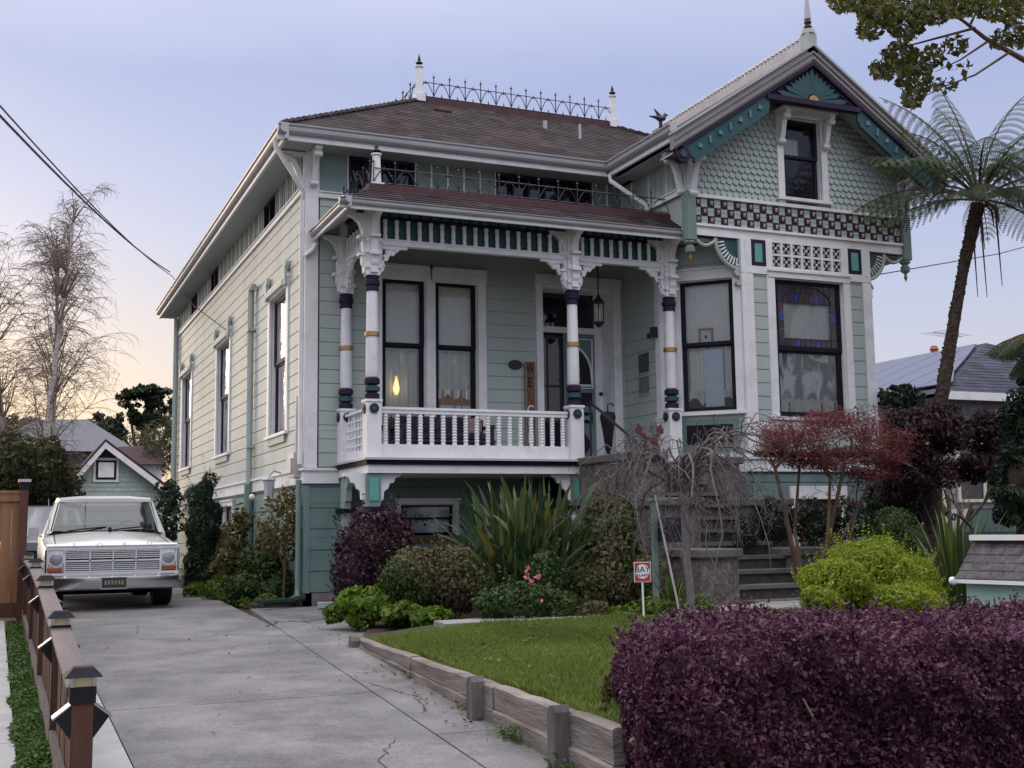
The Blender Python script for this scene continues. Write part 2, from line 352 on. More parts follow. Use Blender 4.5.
# ------------------------------------------------------------------ paints
M_sage=mat('sage_paint',(.39,.45,.417),.55,.3,.09,2.2,bump=.08,bscale=60,dirt=(.22,.25,.22),dirt_amt=.5,dirt_scale=1.1,stretch=(1,1,.35))
M_sage_lit=mat('lit_sage_paint',(.44,.48,.45),.55,.3,.07,2.2,bump=.06,bscale=60,dirt=(.28,.30,.26),dirt_amt=.5,dirt_scale=1.0,stretch=(1,1,.35))  # same sage paint; low sunlight on the side wall put into its colour
M_teal=mat('teal_paint',(.15,.225,.208),.55,.3,.12,2.5,bump=.06,bscale=60,dirt=(.08,.14,.14),dirt_amt=.4)
M_white=mat('white_trim',(.74,.74,.745),.5,.3,.06,4,bump=.04,bscale=70,dirt=(.42,.42,.42),dirt_amt=.45,dirt_scale=2.2)
M_gutter=mat('grey_gutter',(.42,.42,.44),.45,.4,.08,3,dirt=(.25,.25,.25),dirt_amt=.4)
M_dteal=mat('deep_teal',(.024,.075,.088),.5,.3,.15,5)
M_mint=mat('mint_green',(.11,.34,.30),.45,.3,.1,6)
M_purple=mat('plum_paint',(.026,.015,.040),.6,.18,.15,5)
M_navy=mat('navy_paint',(.011,.010,.018),.6,.15,.12,5)
M_maroon=mat('maroon_flashing',(.075,.03,.038),.55,.3,.2,4)
M_gold=mat('gold_leaf',(.42,.27,.10),.4,.5,.12,9,metal=.8)
M_rake=mat('rake_grey',(.25,.24,.235),.55,.3,.08,4,dirt=(.15,.14,.13),dirt_amt=.4)
M_iron=mat('black_iron',(.02,.02,.026),.5,.4,.2,9)
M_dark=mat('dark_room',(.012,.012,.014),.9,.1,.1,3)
M_blind=mat('roller_shade',(.85,.84,.79),.8,.1,.05,3,dirt=(.6,.59,.55),dirt_amt=.5,dirt_scale=.8)
M_lace=mat('lace_curtain',(.66,.65,.62),.85,.1,.15,7,dirt=(.25,.25,.25),dirt_amt=.95,dirt_scale=3.2,stretch=(1,1,.5))
M_orange=mat('rust_valance',(.42,.17,.07),.8,.1,.25,14)
M_gilt=mat('gilt_frame',(.36,.19,.09),.5,.3,.2,9)
M_wood=mat('brown_wood',(.16,.085,.05),.6,.3,.25,5,stretch=(1,1,.2))
M_blue=mat('blue_glass',(.012,.03,.19),.15,.6,.15,5); M_amber=mat('amber_glass',(.045,.024,.014),.2,.6,.2,6); M_violet=mat('violet_glass',(.025,.012,.028),.2,.6,.2,6)
M_red=mat('red_paint',(.11,.024,.022),.6,.3,.2,8)
M_paper=mat('pale_blue_paper',(.68,.76,.84),.8,.1,.04,6); M_black=mat('black_cloth',(.012,.012,.015),.8,.2,.3,9)
M_glass=glass_mat('window_glass',(.86,.89,.89),.75,.02)
M_dglass=mat('unlit_window_glass',(.012,.014,.02),.05,.7,.2,2)  # opaque pane; the unlit inside behind it is put into its colour
M_roofF=shingle_mat('roof_shingles_x','X',[(.043,.035,.036),(.082,.066,.066)],.3,.16); M_roofS=shingle_mat('roof_shingles_y','Y',[(.043,.035,.036),(.082,.066,.066)],.3,.16)
M_stucco=mat('grey_stucco',(.145,.13,.122),.9,.15,.4,7,bump=.9,bscale=28,fine=.35,fscale=22,dirt=(.08,.075,.07),dirt_amt=.7,dirt_scale=3)
M_cap=mat('weathered_cap',(.125,.12,.112),.85,.2,.3,6,bump=.25,bscale=40,dirt=(.07,.075,.055),dirt_amt=.6,dirt_scale=3)
M_found=mat('brick_base',(.20,.17,.17),.85,.2,.3,8,bump=.3)
E_lamp=emit_mat('lamp_glow',(1,.70,.30),1.25)
M_lace2=mat('net_curtain',(.80,.80,.78),.85,.1,.35,2.6,dirt=(.22,.22,.22),dirt_amt=.95,dirt_scale=3.4,stretch=(1,1,.45))
# ------------------------------------------------------------------ the house
X0,Y0,YP,YB,YE=4.37,18.76,17.13,16.42,15.93
ZG=-1.18; X1=14.75; Y1=35.0
H=thing('victorian_house','two storey sage green Victorian house with white trim, columned porch and fish scale gable','house',(X0,Y0,ZG))
FF=Fr((0,Y0),(1,0),(0,-1)); FS=Fr((X0,0),(0,1),(-1,0)); FW=Fr((10.24,0),(0,1),(-1,0))
FP=Fr((0,YP),(1,0),(0,-1)); FB=Fr((0,YB),(1,0),(0,-1)); FA=Fr((10.24,17.45),(.70711,-.70711),(-.70711,-.70711))
FAR=Fr((13.75+1.0,17.42),(-.70711,-.70711),(.70711,-.70711)); FR=Fr((X1,0),(0,1),(1,0)); FE=Fr((0,YE),(1,0),(0,-1))
FPL=Fr((4.99,0),(0,1),(-1,0))
def pattern_mat(name,c0,c1,scale,lo,hi,stretch):
    m,n,l,p=nt(name); p.inputs['Roughness'].default_value=.85; p.inputs['Specular IOR Level'].default_value=.1
    tc=n.new('ShaderNodeTexCoord'); mp=n.new('ShaderNodeMapping'); mp.inputs['Scale'].default_value=stretch; l.new(tc.outputs['Object'],mp.inputs['Vector'])
    no=n.new('ShaderNodeTexNoise'); no.inputs['Scale'].default_value=scale; no.inputs['Detail'].default_value=7; no.inputs['Distortion'].default_value=1.2; l.new(mp.outputs['Vector'],no.inputs['Vector'])
    r=n.new('ShaderNodeValToRGB'); r.color_ramp.elements[0].position=lo; r.color_ramp.elements[1].position=hi; r.color_ramp.elements[0].color=(*c0,1); r.color_ramp.elements[1].color=(*c1,1)
    l.new(no.outputs['Fac'],r.inputs['Fac']); l.new(r.outputs['Color'],p.inputs['Base Color']); return m
M_lace2=pattern_mat('blotched_net',(.30,.31,.30),(.85,.85,.84),3.0,.46,.56,(1,1,.6)); M_lace=pattern_mat('fine_net',(.66,.66,.62),(.93,.93,.9),3.6,.56,.68,(1.2,1,.6))  # nets with noise-placed white blotches
def siding(name, fr, u0,u1,z0,z1, opens, bh, m, parent, th=.018, zref=None):
    """drop siding: every board has its own lip and groove, cut round the openings"""
    mb=MB(); zref=z0 if zref is None else zref
    k=math.floor((z0-zref)/bh); 
    while zref+k*bh<z1-.002:
        a=max(z0,zref+k*bh); b=min(z1,zref+(k+1)*bh); k+=1
        cuts=sorted(set([a,b]+[z for o in opens for z in (o[2],o[3]) if a<z<b]))
        for i in range(len(cuts)-1):
            c0,c1=cuts[i],cuts[i+1]; zm=(c0+c1)/2
            iv=[(u0,u1)]
            for (p,q,r,s) in opens:
                if r<=zm<=s: iv=[x for (e,f) in iv for x in ((e,min(f,p)),(max(e,q),f)) if x[1]-x[0]>.01]
            if c0==a: jt=random.uniform(u0,u0+4.2); jts=[jt+q_*4.2 for q_ in range(6)]      # butt joints between board lengths
            iv=[x for (e,f) in iv for x in (lambda k_: [(k_[i_]+(.003 if i_ else 0),k_[i_+1]-(.003 if i_<len(k_)-2 else 0)) for i_ in range(len(k_)-1)])([e]+[q_ for q_ in jts if e+.3<q_<f-.3]+[f])]
            for (e,f) in iv:
                base=(c0==a); g=.016 if base else 0
                j=random.uniform(-.0012,.0012)
                mb.quad(fr.P(e,th+j,c0+g),fr.P(f,th+j,c0+g),fr.P(f,th+j-.004,c1),fr.P(e,th+j-.004,c1))
                mb.quad(fr.P(e,0.,c1),fr.P(f,0.,c1),fr.P(f,th+j-.004,c1),fr.P(e,th+j-.004,c1))
                if base:
                    mb.quad(fr.P(e,0.,c0),fr.P(f,0.,c0),fr.P(f,th+j,c0+g),fr.P(e,th+j,c0+g))
    # sheathing behind, on the grid of the openings
    us=sorted(set([u0,u1]+[min(max(x,u0),u1) for o in opens for x in o[:2]])); zs=sorted(set([z0,z1]+[min(max(x,z0),z1) for o in opens for x in o[2:]]))
    for i in range(len(us)-1):
        for j in range(len(zs)-1):
            um,zm=(us[i]+us[i+1])/2,(zs[j]+zs[j+1])/2
            if any(p<um<q and r<zm<s for p,q,r,s in opens): continue
            mb.fb(fr,us[i],us[i+1],-.12,-.002,zs[j],zs[j+1])
    return mb.build(name,m,parent)
# openings
W_side=[(20.2,21.62,1.72,4.22),(26.0,27.68,1.72,4.22),(31.9,33.65,1.72,4.22)]
W_fz=[(21.3,22.42,5.68,6.22),(27.8,28.95,5.68,6.22),(31.2,32.3,5.68,6.22)]
siding('wall',FS,Y0,Y1,.95,5.6,W_side,.235,M_sage_lit,H)
siding('wall',FF,X0+.2,10.24,1.0,5.5,[(5.6,7.38,1.6,4.22),(8.58,9.98,1.0,4.28)],.227,M_sage,H)
siding('wall',FW,17.45,Y0,1.0,5.2,[],.227,M_sage,H)
siding('wall',FB,11.27,13.75,1.2,4.2,[(11.83,13.31,1.75,4.2)],.227,M_sage,H)
siding('wall',FA,0,1.456,1.0,4.75,[(.30,1.28,1.9,4.16)],.227,M_sage,H)
siding('wall',FAR,0,1.456,1.0,4.75,[(.30,1.28,1.9,4.16)],.227,M_sage,H)
# dark basement storey
for fr,a,b,op in ((FS,Y0,Y1,[(25.3,26.6,-.1,.55)]),(FF,X0,10.24,[(5.9,6.95,-.12,.42)]),(FW,17.45,Y0,[]),(FB,11.27,13.75,[(12.12,13.02,-.6,.40)]),(FA,0,1.456,[]),(FAR,0,1.456,[])):
    siding('basement_wall',fr,a,b,-1.0,.74 if fr is FS else .856 if fr in (FB,FA,FAR) else 1.0,op,.335,M_teal,H,zref=-1.0)
b=MB()
for fr,a,c in ((FS,Y0-.03,Y1),(FF,X0-.03,10.24),(FW,17.45,Y0),(FB,11.27,13.75),(FA,0,1.456)): b.fb(fr,a,c,-.1,.03,-1.4,-1.002)
b.build('foundation',M_found,H)
b=MB()                                                     # back and right walls close the box
b.box(X1-.1,X1,17.45,Y1,-1.2,6.3); b.box(X0,X1,Y1,Y1+.1,-1.2,6.3); b.box(X0+.1,X1-.1,Y0+.2,Y1,6.2,6.26)
b.build('wall',M_sage,H)
# water-table belts, corner boards
b=MB()
for fr,a,c in ((FS,Y0-.05,Y1),(FF,X0-.05,4.9),(FW,17.45,Y0),(FB,11.23,13.8),(FA,-.02,1.48),(FAR,-.02,1.48)):
    z=.74 if fr is not FB and fr is not FA and fr is not FAR else .86
    b.fb(fr,a+(.004 if fr is FF else 0),c,-.01,.046 if fr is FF else .05,z,.945 if z<.8 else 1.06); b.fb(fr,a-.02,c+.02,-.01,.085,.947 if z<.8 else 1.062,.985 if z<.8 else 1.10)
b.build('belt_course',M_white,H)
b=MB()
for fr,a,c in ((FS,Y0-.04,Y1),(FF,X0,4.9),(FB,11.23,13.8)): b.fb(fr,a,c,-.01,.036,.715 if fr is not FB else .835,.738 if fr is not FB else .858)
b.build('belt_moulding',M_dteal,H)
MB().box(X0-.035,X0+.17,Y0-.035,Y0+.16,.99,6.25).build('corner_board',M_white,H); MB().box(X0-.028,X0+.06,Y0-.028,Y0+.05,-1.0,.712).build('corner_board',M_teal,H); MB().box(X0-.035,X0+.2,Y1-.2,Y1+.03,.99,6.2).build('corner_board',M_white,H)
b=MB(); b.fb(FW,17.42,17.62,-.01,.035,1.0,4.7); b.fb(FA,-.03,.10,-.01,.035,1.0,4.7); b.build('corner_board',M_white,H); MB().fb(FA,1.38,1.5,-.01,.035,1.0,4.75).build('corner_board',M_white,H)
# ---- windows
def window(fr,u0,u1,z0,z1,case=.12,head=.16,sash=.07,sashm=M_navy,sill=True,blind=None,mid=None,casem=M_white,glass=None,rec=.05,casing=True,proud=.045,cl=None,cr=None):
    cb=MB()
    if casing:
        cl=case if cl is None else cl; cr=case if cr is None else cr
        if cl: cb.fb(fr,u0-cl,u0,-.01,proud,z0-.02,z1)
        if cr: cb.fb(fr,u1,u1+cr,-.01,proud,z0-.02,z1)
        cb.fb(fr,u0-cl-(.01 if cl else 0),u1+cr+(.01 if cr else 0),-.01,proud+.015,z1+.001,z1+head); cb.fb(fr,u0-cl-(.03 if cl else 0),u1+cr+(.03 if cr else 0),-.01,proud+.04,z1+head+.001,z1+head+.035)
    cb.fb(fr,u0,u0+.015,-.13,-.012,z0,z1); cb.fb(fr,u1-.015,u1,-.13,-.012,z0,z1); cb.fb(fr,u0+.016,u1-.016,-.13,-.012,z1-.015,z1)
    w=cb.build('window',casem,H)
    sb=MB(); a,c=u0+.016,u1-.016; zt=z1-.016
    mid=mid or (z0+z1)/2
    for (p,q,dd) in ((mid,zt,0.),(z0,mid+.03,.03)):
        d1=-rec-dd; d0=d1-.035
        sb.fb(fr,a,a+sash,d0,d1,p,q); sb.fb(fr,c-sash,c,d0,d1,p,q); sb.fb(fr,a+sash+.001,c-sash-.001,d0,d1,q-sash*.7,q); sb.fb(fr,a+sash+.001,c-sash-.001,d0,d1,p,p+sash*.8)
    sb.build('sash',sashm,w)
    pb=MB(); pb.quad(fr.P(a+sash*.5,-rec-.018,mid+.02),fr.P(c-sash*.5,-rec-.018,mid+.02),fr.P(c-sash*.5,-rec-.018,zt-.02),fr.P(a+sash*.5,-rec-.018,zt-.02))
    pb.quad(fr.P(a+sash*.5,-rec-.05,z0+.02),fr.P(c-sash*.5,-rec-.05,z0+.02),fr.P(c-sash*.5,-rec-.05,mid+.02),fr.P(a+sash*.5,-rec-.05,mid+.02)); pb.build('pane',glass or M_glass,w)
    if sill: MB().fb(fr,u0-case-.04,u1+case+.04,-.01,.09,z0-.075,z0-.021).build('sill',casem,w)
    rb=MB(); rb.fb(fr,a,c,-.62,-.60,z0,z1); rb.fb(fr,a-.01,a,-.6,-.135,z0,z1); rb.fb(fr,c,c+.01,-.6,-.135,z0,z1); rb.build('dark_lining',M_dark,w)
    return w
def shade(w,fr,u0,u1,zb,zt,m,d=-.17,name='roller_shade',waves=0,depth=0):
    """hanging cloth, bottom edge scalloped when waves is set"""
    mb=MB(); n=waves*10 if waves else 40; pts=[]; ph=random.uniform(0,6); am=.006 if 'shade' in name else .022
    for i in range(n+1):
        t=i/n; pts.append((u0+(u1-u0)*t, zb+(depth*abs(math.sin(PI*t*waves)) if waves else 0), d+am*(math.sin(t*27+ph)+.5*math.sin(t*61+ph*2))))
    for i in range(n):
        mb.quad(fr.P(pts[i][0],pts[i][2],pts[i][1]),fr.P(pts[i+1][0],pts[i+1][2],pts[i+1][1]),fr.P(pts[i+1][0],pts[i+1][2],zt),fr.P(pts[i][0],pts[i][2],zt))
    return mb.build(name,m,w)
# paired front windows under the porch
for (a,c) in ((5.63,6.41),(6.57,7.35)):
    w=window(FF,a,c,1.72,4.2,.13,.2,.075,mid=3.05,sill=False,cl=.115 if a<6 else .0799,cr=.0799 if a<6 else .15)
    shade(w,FF,a+.02,c-.02,3.0,4.19,M_blind,-.15); shade(w,FF,a+.02,c-.02,2.05,3.06,M_lace,-.19,'lace_curtain')
    if a<6:
        shade(w,FF,a+.02,c-.02,1.9,2.06,M_lace,-.14,'lace_hem',4,-.11)
        MB().lathe(5.93,Y0+.145,[(.02,2.24),(.05,2.29),(.058,2.35),(.042,2.42),(.018,2.50),(.008,2.55)],12).build('lamp_bulb',E_lamp,w)
    else:
        shade(w,FF,a+.02,c-.02,2.02,2.34,M_orange,-.15,'valance'); shade(w,FF,a+.02,c-.02,2.28,2.36,M_lace,-.12,'lace_hem',3,-.10)
        for k in range(2): MB().fb(FF,6.70+k*.29,6.97+k*.29,-.132,-.125,1.72,2.08).build('propped_card',M_paper,w)
MB().fb(FF,6.413,6.567,-.13,-.012,1.72,4.19).build('window_mullion',M_white,H)
# bay front window with stained glass border
w=window(FB,11.85,13.29,1.8,4.16,.12,.10,.10,mid=2.93,sill=True)
shade(w,FB,11.9,13.24,2.9,4.1,M_blind,-.125); shade(w,FB,11.9,13.24,2.1,2.92,M_lace2,-.135,'lace_curtain'); shade(w,FB,11.9,13.24,1.9,2.12,M_lace,-.14,'lace_hem',5,-.12); shade(w,FB,11.9,13.24,1.8,2.06,M_red,-.18,'valance')
sb=MB()
def tile(u0,u1,z0,z1,m): sb.fb(FB,u0,u1,-.066,-.056,z0,z1,m)
bl=11.96; br=13.18; bt=4.08; bb=3.0
pat=[0,1,2,0,1,0,2,1,0]
for i in range(9):
    u=bl+.13+i*(br-bl-.26)/9; du=(br-bl-.26)/9-.012
    tile(u,u+du,bb,bb+.12,[2,1,0,2,1,2,0,1,2][i]); tile(u,u+du,bt-.30,bt-.16,[2,2,0,1,2,1,0,2,2][i])
for i in range(7):
    z=bb+i*(bt-bb)/7; dz=(bt-bb)/7-.012; tile(bl,bl+.12,z,z+dz,[2,1,2,0,1,2,2][i]); tile(br-.12,br,z,z+dz,[2,1,2,0,2,1,2][i])
for i in range(8):                                        # fan of the upper arch
    u=bl+.13+i*(br-bl-.26)/8; tile(u,u+(br-bl-.26)/8-.012,bt-.15,bt,[2,2,1,2,2,1,2,2][i])
sb.build('stained_glass',[M_blue,M_amber,M_violet],w)
ab=MB(); pts=[FB.P(12.57+.5*math.cos(PI*i/14),-.05,bt-.32+.30*math.sin(PI*i/14)) for i in range(15)]; ab.tube(pts,.014,5); ab.fb(FB,bl+.12,br-.12,-.068,-.052,bb+.122,bb+.145); ab.fb(FB,bl+.12,br-.12,-.068,-.052,bt-.325,bt-.302); ab.build('lead_came',M_iron,w)
# angled bay windows
for fr in (FA,FAR):
    w=window(fr,.32,1.26,1.9,4.14,.14,.17,.075,mid=3.02)
    shade(w,fr,.36,1.22,3.0,4.1,M_blind,-.125); shade(w,fr,.36,1.22,2.22,3.0,M_blind,-.19,'lace_curtain'); shade(w,fr,.36,1.22,2.0,2.26,M_lace,-.16,'lace_hem',3,.14)
    p=MB(); p.fb(fr,.30,1.28,-.01,.03,1.22,1.75,0); p.fb(fr,.40,1.18,.031,.05,1.34,1.66,1); p.build('spandrel_panel',[M_teal,M_navy],H)
    if fr is FA:
        f=MB(); 
        for q in ((.62,.87,3.03,3.065),(.62,.87,3.29,3.325),(.62,.652,3.066,3.289),(.838,.87,3.066,3.289)): f.fb(fr,q[0],q[1],-.12,-.09,q[2],q[3])
        f.fb(fr,.653,.837,-.115,-.105,3.066,3.289,1); f.fb(fr,.725,.765,-.104,-.10,3.15,3.2,2); f.build('picture_frame',[M_gilt,M_white,M_navy],w)
        MB().fb(fr,.70,1.02,-.135,-.125,1.98,2.96).build('hanging_scroll',M_paper,w)
# attic window in the gable, side windows, attic frieze windows
FG=Fr((0,16.45),(1,0),(0,-1))
w=window(FG,12.17,12.97,5.62,7.05,.13,.04,.06,sashm=M_purple,mid=6.35,glass=M_glass); shade(w,FG,12.32,12.72,6.42,6.78,M_blind,-.3,'paper_notice')
w_att=w
for (a,c,p,q) in W_side:
    w=window(FS,a,c,p,q,.16,.16,.09,sashm=M_purple,mid=3.0)
    shade(w,FS,a+.05,c-.05,3.1,q-.05,M_blind,-.3)
    for u in (a-.18,c+.02): o=MB(); o.fb(FS,u,u+.16,.06,.11,q+.02,q+.34); o.disc(FS,u+.08,q+.36,.03,.10,.10); o.build('hood_bracket',M_sage,w)
    MB().fb(FS,a-.03,c+.03,.102,.125,q+.04,q+.14).build('hood_crest',M_sage,w); MB().fb(FS,a,c,.0,.06,p-.2,p-.08).build('sill_apron',M_sage,w)
for (a,c,p,q) in W_fz:
    b=MB(); b.fb(FS,a,c,-.08,-.06,p,q); w=b.build('attic_window',M_dglass,H)
    f=MB(); 
    for z in (p,q-.05): f.fb(FS,a,c,-.058,.02,z,z+.05)
    for u in (a,c-.05,(a+c)/2-.02): f.fb(FS,u,u+.05,-.055,.015,p+.051,q-.051)
    f.build('sash',M_purple,w)
w=window(FS,25.35,26.55,-.08,.53,.1,.1,.05,mid=.2,sill=False,glass=M_dglass)
M_panel=mat('panel_green',(.20,.27,.25),.6,.25,.12,4)
# frieze of vertical boards under the eaves
def frieze(fr,u0,u1,z0,z1,opens,step=.17,m=M_sage,mt=M_white,trim=.09,white=False):
    b=MB(); us=sorted([u0,u1]+[x for o in opens for x in o]); 
    for i in range(0,len(us)-1,2):
        a,c=us[i],us[i+1]; b.fb(fr,a,c,-.05,0.,z0,z1,0); k=max(1,int((c-a)/step)); s=(c-a)/k
        for j in range(k+1): b.fb(fr,max(a,a+j*s-.016),min(c,a+j*s+.016),.001,.022,z0,z1,1 if white or j%3==0 else 0)
    b.fb(fr,u0,u1,0.001,.055,z0-trim,z0-.001,1); b.fb(fr,u0,u1,.0,.075,z0-.001,z0+.02,1)
    return b.build('frieze',[m,mt],H)
frieze(FS,Y0,Y1,5.68,6.24,[(a,c) for a,c,_,_ in W_fz],m=M_sage)
frieze(FF,X0+.17,10.24,5.55,6.24,[(5.05,6.22),(7.72,9.62)],.26,m=M_panel,white=True)
for (a,c) in ((5.05,6.22),(7.72,9.62)):                   # plum lattice windows of the attic
    b=MB(); b.fb(FF,a+.04,c-.04,-.12,-.1,5.3,6.24); w=b.build('attic_window',M_dglass,H)
    f=MB(); 
    for z in (5.32,5.76,6.18): f.fb(FF,a,c,-.09,.02,z,z+.05)
    k=4 if a<6 else 6
    for j in range(k+1): u=a+(c-a-.045)*j/k; f.fb(FF,u,u+.045,-.088,.016,5.371,6.179)
    if a<6:
        for j in range(-2,5):
            for sgn in (1,-1):
                u=a+.2+j*.3; q=[(u,5.37),(u+.03,5.37),(u+.03+sgn*.8,6.18),(u+sgn*.8,6.18)]
                q=[(min(max(x,a+.05),c-.05),z) for x,z in q]; f.prism(FF,q,-.086,-.06)
    f.build('sash',M_purple,w)
# ---- main roof
e=.58; ZE=6.38; EX0,EX1,EY0,EY1=X0-e,X1+e,Y0-e,Y1+.5
DX0,DX1,DY0,DY1,ZD=7.25,11.65,21.64,31.9,8.49
def shingled(mb,bl,br,tr,tl,n,lip=.009,m=0):
    bl,br,tr,tl=map(Vector,(bl,br,tr,tl)); nr=(br-bl).cross(tl-bl).normalized()
    if nr.z<0: nr=-nr
    for i in range(n):
        a=bl.lerp(tl,i/n); b_=br.lerp(tr,i/n); c=br.lerp(tr,(i+1)/n); d=bl.lerp(tl,(i+1)/n)
        mb.quad(a+nr*lip,b_+nr*lip,c,d,m); mb.quad(a,b_,b_+nr*lip,a+nr*lip,m)
b=MB(); ZR=ZE+.06
shingled(b,(EX0,EY0,ZR),(EX1,EY0,ZR),(DX1,DY0,ZD),(DX0,DY0,ZD),26,m=0)
shingled(b,(EX0,EY1,ZR),(EX0,EY0,ZR),(DX0,DY0,ZD),(DX0,DY1,ZD),26,m=1)
shingled(b,(EX1,EY0,ZR),(EX1,EY1,ZR),(DX1,DY1,ZD),(DX1,DY0,ZD),26,m=1)
b.quad((EX0,EY1,ZR),(EX1,EY1,ZR),(DX1,DY1,ZD),(DX0,DY1,ZD),0)
b.quad((DX0,DY0,ZD),(DX1,DY0,ZD),(DX1,DY1,ZD),(DX0,DY1,ZD),0)
for (p,q) in (((EX0,EY0,ZR),(DX0,DY0,ZD)),((EX1,EY0,ZR),(DX1,DY0,ZD))):     # hip caps
    p,q=Vector(p),Vector(q); 
    for i in range(28): b.tube([p.lerp(q,i/28)+Vector((0,0,.01)),p.lerp(q,(i+1)/28)+Vector((0,0,.035))],.05,5,0)
roof=b.build('roof',[M_roofF,M_roofS],H)
b=MB(); 
for q in ((DX0-.06,DX1+.06,DY0-.05,DY0+.06),(DX0-.06,DX1+.06,DY1-.06,DY1+.05),(DX0-.06,DX0+.06,DY0+.061,DY1-.061),(DX1-.06,DX1+.06,DY0+.061,DY1-.061)): b.box(*q,ZD-.04,ZD+.09)
b.build('deck_curb',M_maroon,roof)
def cresting(mb,p,q,step,h,r=.013,rail=.10):
    """iron cresting: pointed stems with pairs of arched bars between them"""
    p,q=Vector(p),Vector(q); L=(q-p).length; k=max(1,int(round(L/step))); d=(q-p)/k; Z=Vector((0,0,1))
    mb.tube([p+Z*.03,q+Z*.03],r*.9,4); mb.tube([p+Z*h*.62,q+Z*h*.62],r*.8,4)
    for i in range(k+1):
        a=p+d*i; mb.tube([a,a+Z*h*.86,a+Z*h],[r,r*.9,.002],5); mb.tube([a+Z*h*.80,a+Z*h*.86,a+Z*h*.92],[.003,r*2.4,.003],5)
        if i<k:
            m_=a+d*.5; mb.tube([m_+Z*h*.05,m_+Z*h*.22],[r*1.6,.003],4); mb.tube([m_+Z*h*.55,m_+Z*h*.72],[r*1.2,.003],4)
            for (s,t) in ((a,m_),(a+d,m_)):
                mb.tube([s.lerp(t,f)+Z*h*(.08+.54*math.sin(f*PI/2)) for f in (0,.25,.5,.75,1)],r*.75,4,cap=False)
b=MB(); z=ZD+.09
cresting(b,(DX0,DY0,z),(DX1,DY0,z),.34,.52,.012); cresting(b,(DX0,DY0,z),(DX0,DY1,z),.5,.5); b.build('roof_cresting',M_iron,roof)
def finial(name,x,y,z,h,parent,w=.11,mats=(M_white,M_iron)):
    b=MB(); b.box(x-w,x+w,y-w,y+w,z-.1,z+h*.06); b.lathe(x,y,[(w*.8,z+h*.061),(w*.62,z+h*.68),(w*.85,z+h*.69),(w*.85,z+h*.72,1),(w*.3,z+h*.74,1),(w*.75,z+h*.79,1),(w*.3,z+h*.84,1),(w*.35,z+h*.86,1),(.004,z+h,1)],10)
    return b.build(name,mats,parent)
finial('finial',DX0+.03,DY0,ZD+.08,.9,roof,.10); finial('finial',DX1,DY0,ZD+.08,.86,roof,.10)
b=MB(); v=at(545,122,20.6); b.lathe(v[0],v[1],[(.12,v[2]-.25),(.08,v[2]-.2),(.045,v[2]-.18),(.045,v[2]+.02)],8); b.build('vent_pipe',M_gutter,roof)
v=at(580,135,20.0); b=MB(); b.lathe(v[0],v[1],[(.13,v[2]-.2),(.09,v[2]-.15),(.03,v[2]-.1),(.025,v[2]+.22)],8); b.build('vent_pipe',M_gutter,roof)
v=at(441,115,21.0); b=MB(); b.box(v[0]-.12,v[0]+.12,v[1]-.1,v[1]+.1,v[2]-.25,v[2]+.03); b.box(v[0]-.18,v[0]+.18,v[1]-.15,v[1]+.15,v[2]+.031,v[2]+.06); b.build('roof_vent',M_maroon,roof)
# eaves: soffit, fascia and moulded gutter
b=MB(); zs=6.24
b.box(EX0+.1,10.2,EY0+.1,Y0+.02,zs,zs+.03); b.box(EX0+.1,X0+.02,Y0+.021,EY1,zs,zs+.03); b.build('soffit',M_sage,H)
def gutter(p,q,out,par=None,k=.8,m=(M_gutter,M_white)):
    """moulded box gutter: fascia, cove and rolled lip, swept from p to q; out points away from the wall"""
    p,q,out=Vector(p),Vector(q),Vector(out); prof=[(0,-.17),(.05,-.17),(.055,-.10),(.03,-.09),(.03,-.06),(.10,-.04),(.13,.0),(.14,.05),(.125,.06),(.12,.10),(.15,.11),(.155,.14),(.14,.145),(0,.14)]
    secs=[[s+out*a*min(1,k+.2)+Vector((0,0,.14+(z-.14)*k)) for a,z in prof] for s in (p,q)]
    b=MB(); b.loft(secs,0,False)
    for i,f in enumerate(b.f):
        if i<4 or i==len(prof)-1: b.m[i]=1
    return b.build('gutter',m,par or H)
gutter((EX0+.12-.16,EY0+.12,ZE-.05),(9.68,EY0+.12,ZE-.05),(0,-1,0)); gutter((EX0+.12,EY0+.12-.16,ZE-.05),(EX0+.12,EY1,ZE-.05),(-1,0,0))
# corner brackets under the eave
def bracket(name,fr,u,z,w,h,th,m,parent,d=0.,flip=False,drop=.0):
    """sawn scroll bracket standing out from a wall: profile in (d,z)"""
    g=Fr(fr.P(u,d,0)[:2],fr.n,(-fr.u[0],-fr.u[1])); b=MB()
    b.prism(g,[(0,z),(w,z),(w,z-.05),(0,z-.05)],-th/2,th/2); b.prism(g,[(0,z-.051),(.055,z-.051),(.055,z-h),(0,z-h)],-th*.45,th*.45)
    out=[]; inn=[]
    for i in range(9):
        t=i/8; a_=PI/2*t; cx_=.05+(w*.92-.05)*(1-math.cos(a_))+.02*math.sin(PI*t*2); cz_=z-h*.92+(h*.92-.052)*math.sin(a_); k_=.075+.03*math.sin(PI*t)
        out.append((cx_+k_*.7,cz_-k_*.5 if i<8 else z-.051)); inn.append((cx_,cz_ if i<8 else z-.051))
    b.prism(g,inn+out[::-1],-th*.4,th*.4)
    b.disc(g,w*.80,z-.12,-th/2-.012,th/2+.012,.05,10); b.disc(g,.09,z-h*.90,-th/2-.012,th/2+.012,.045,10)
    return b.build(name,m,parent)
bracket('eave_bracket',FS,Y0+.08,6.22,.46,.62,.11,M_white,H); bracket('eave_bracket',FF,X0+.08,6.22,.44,.6,.11,M_white,H)
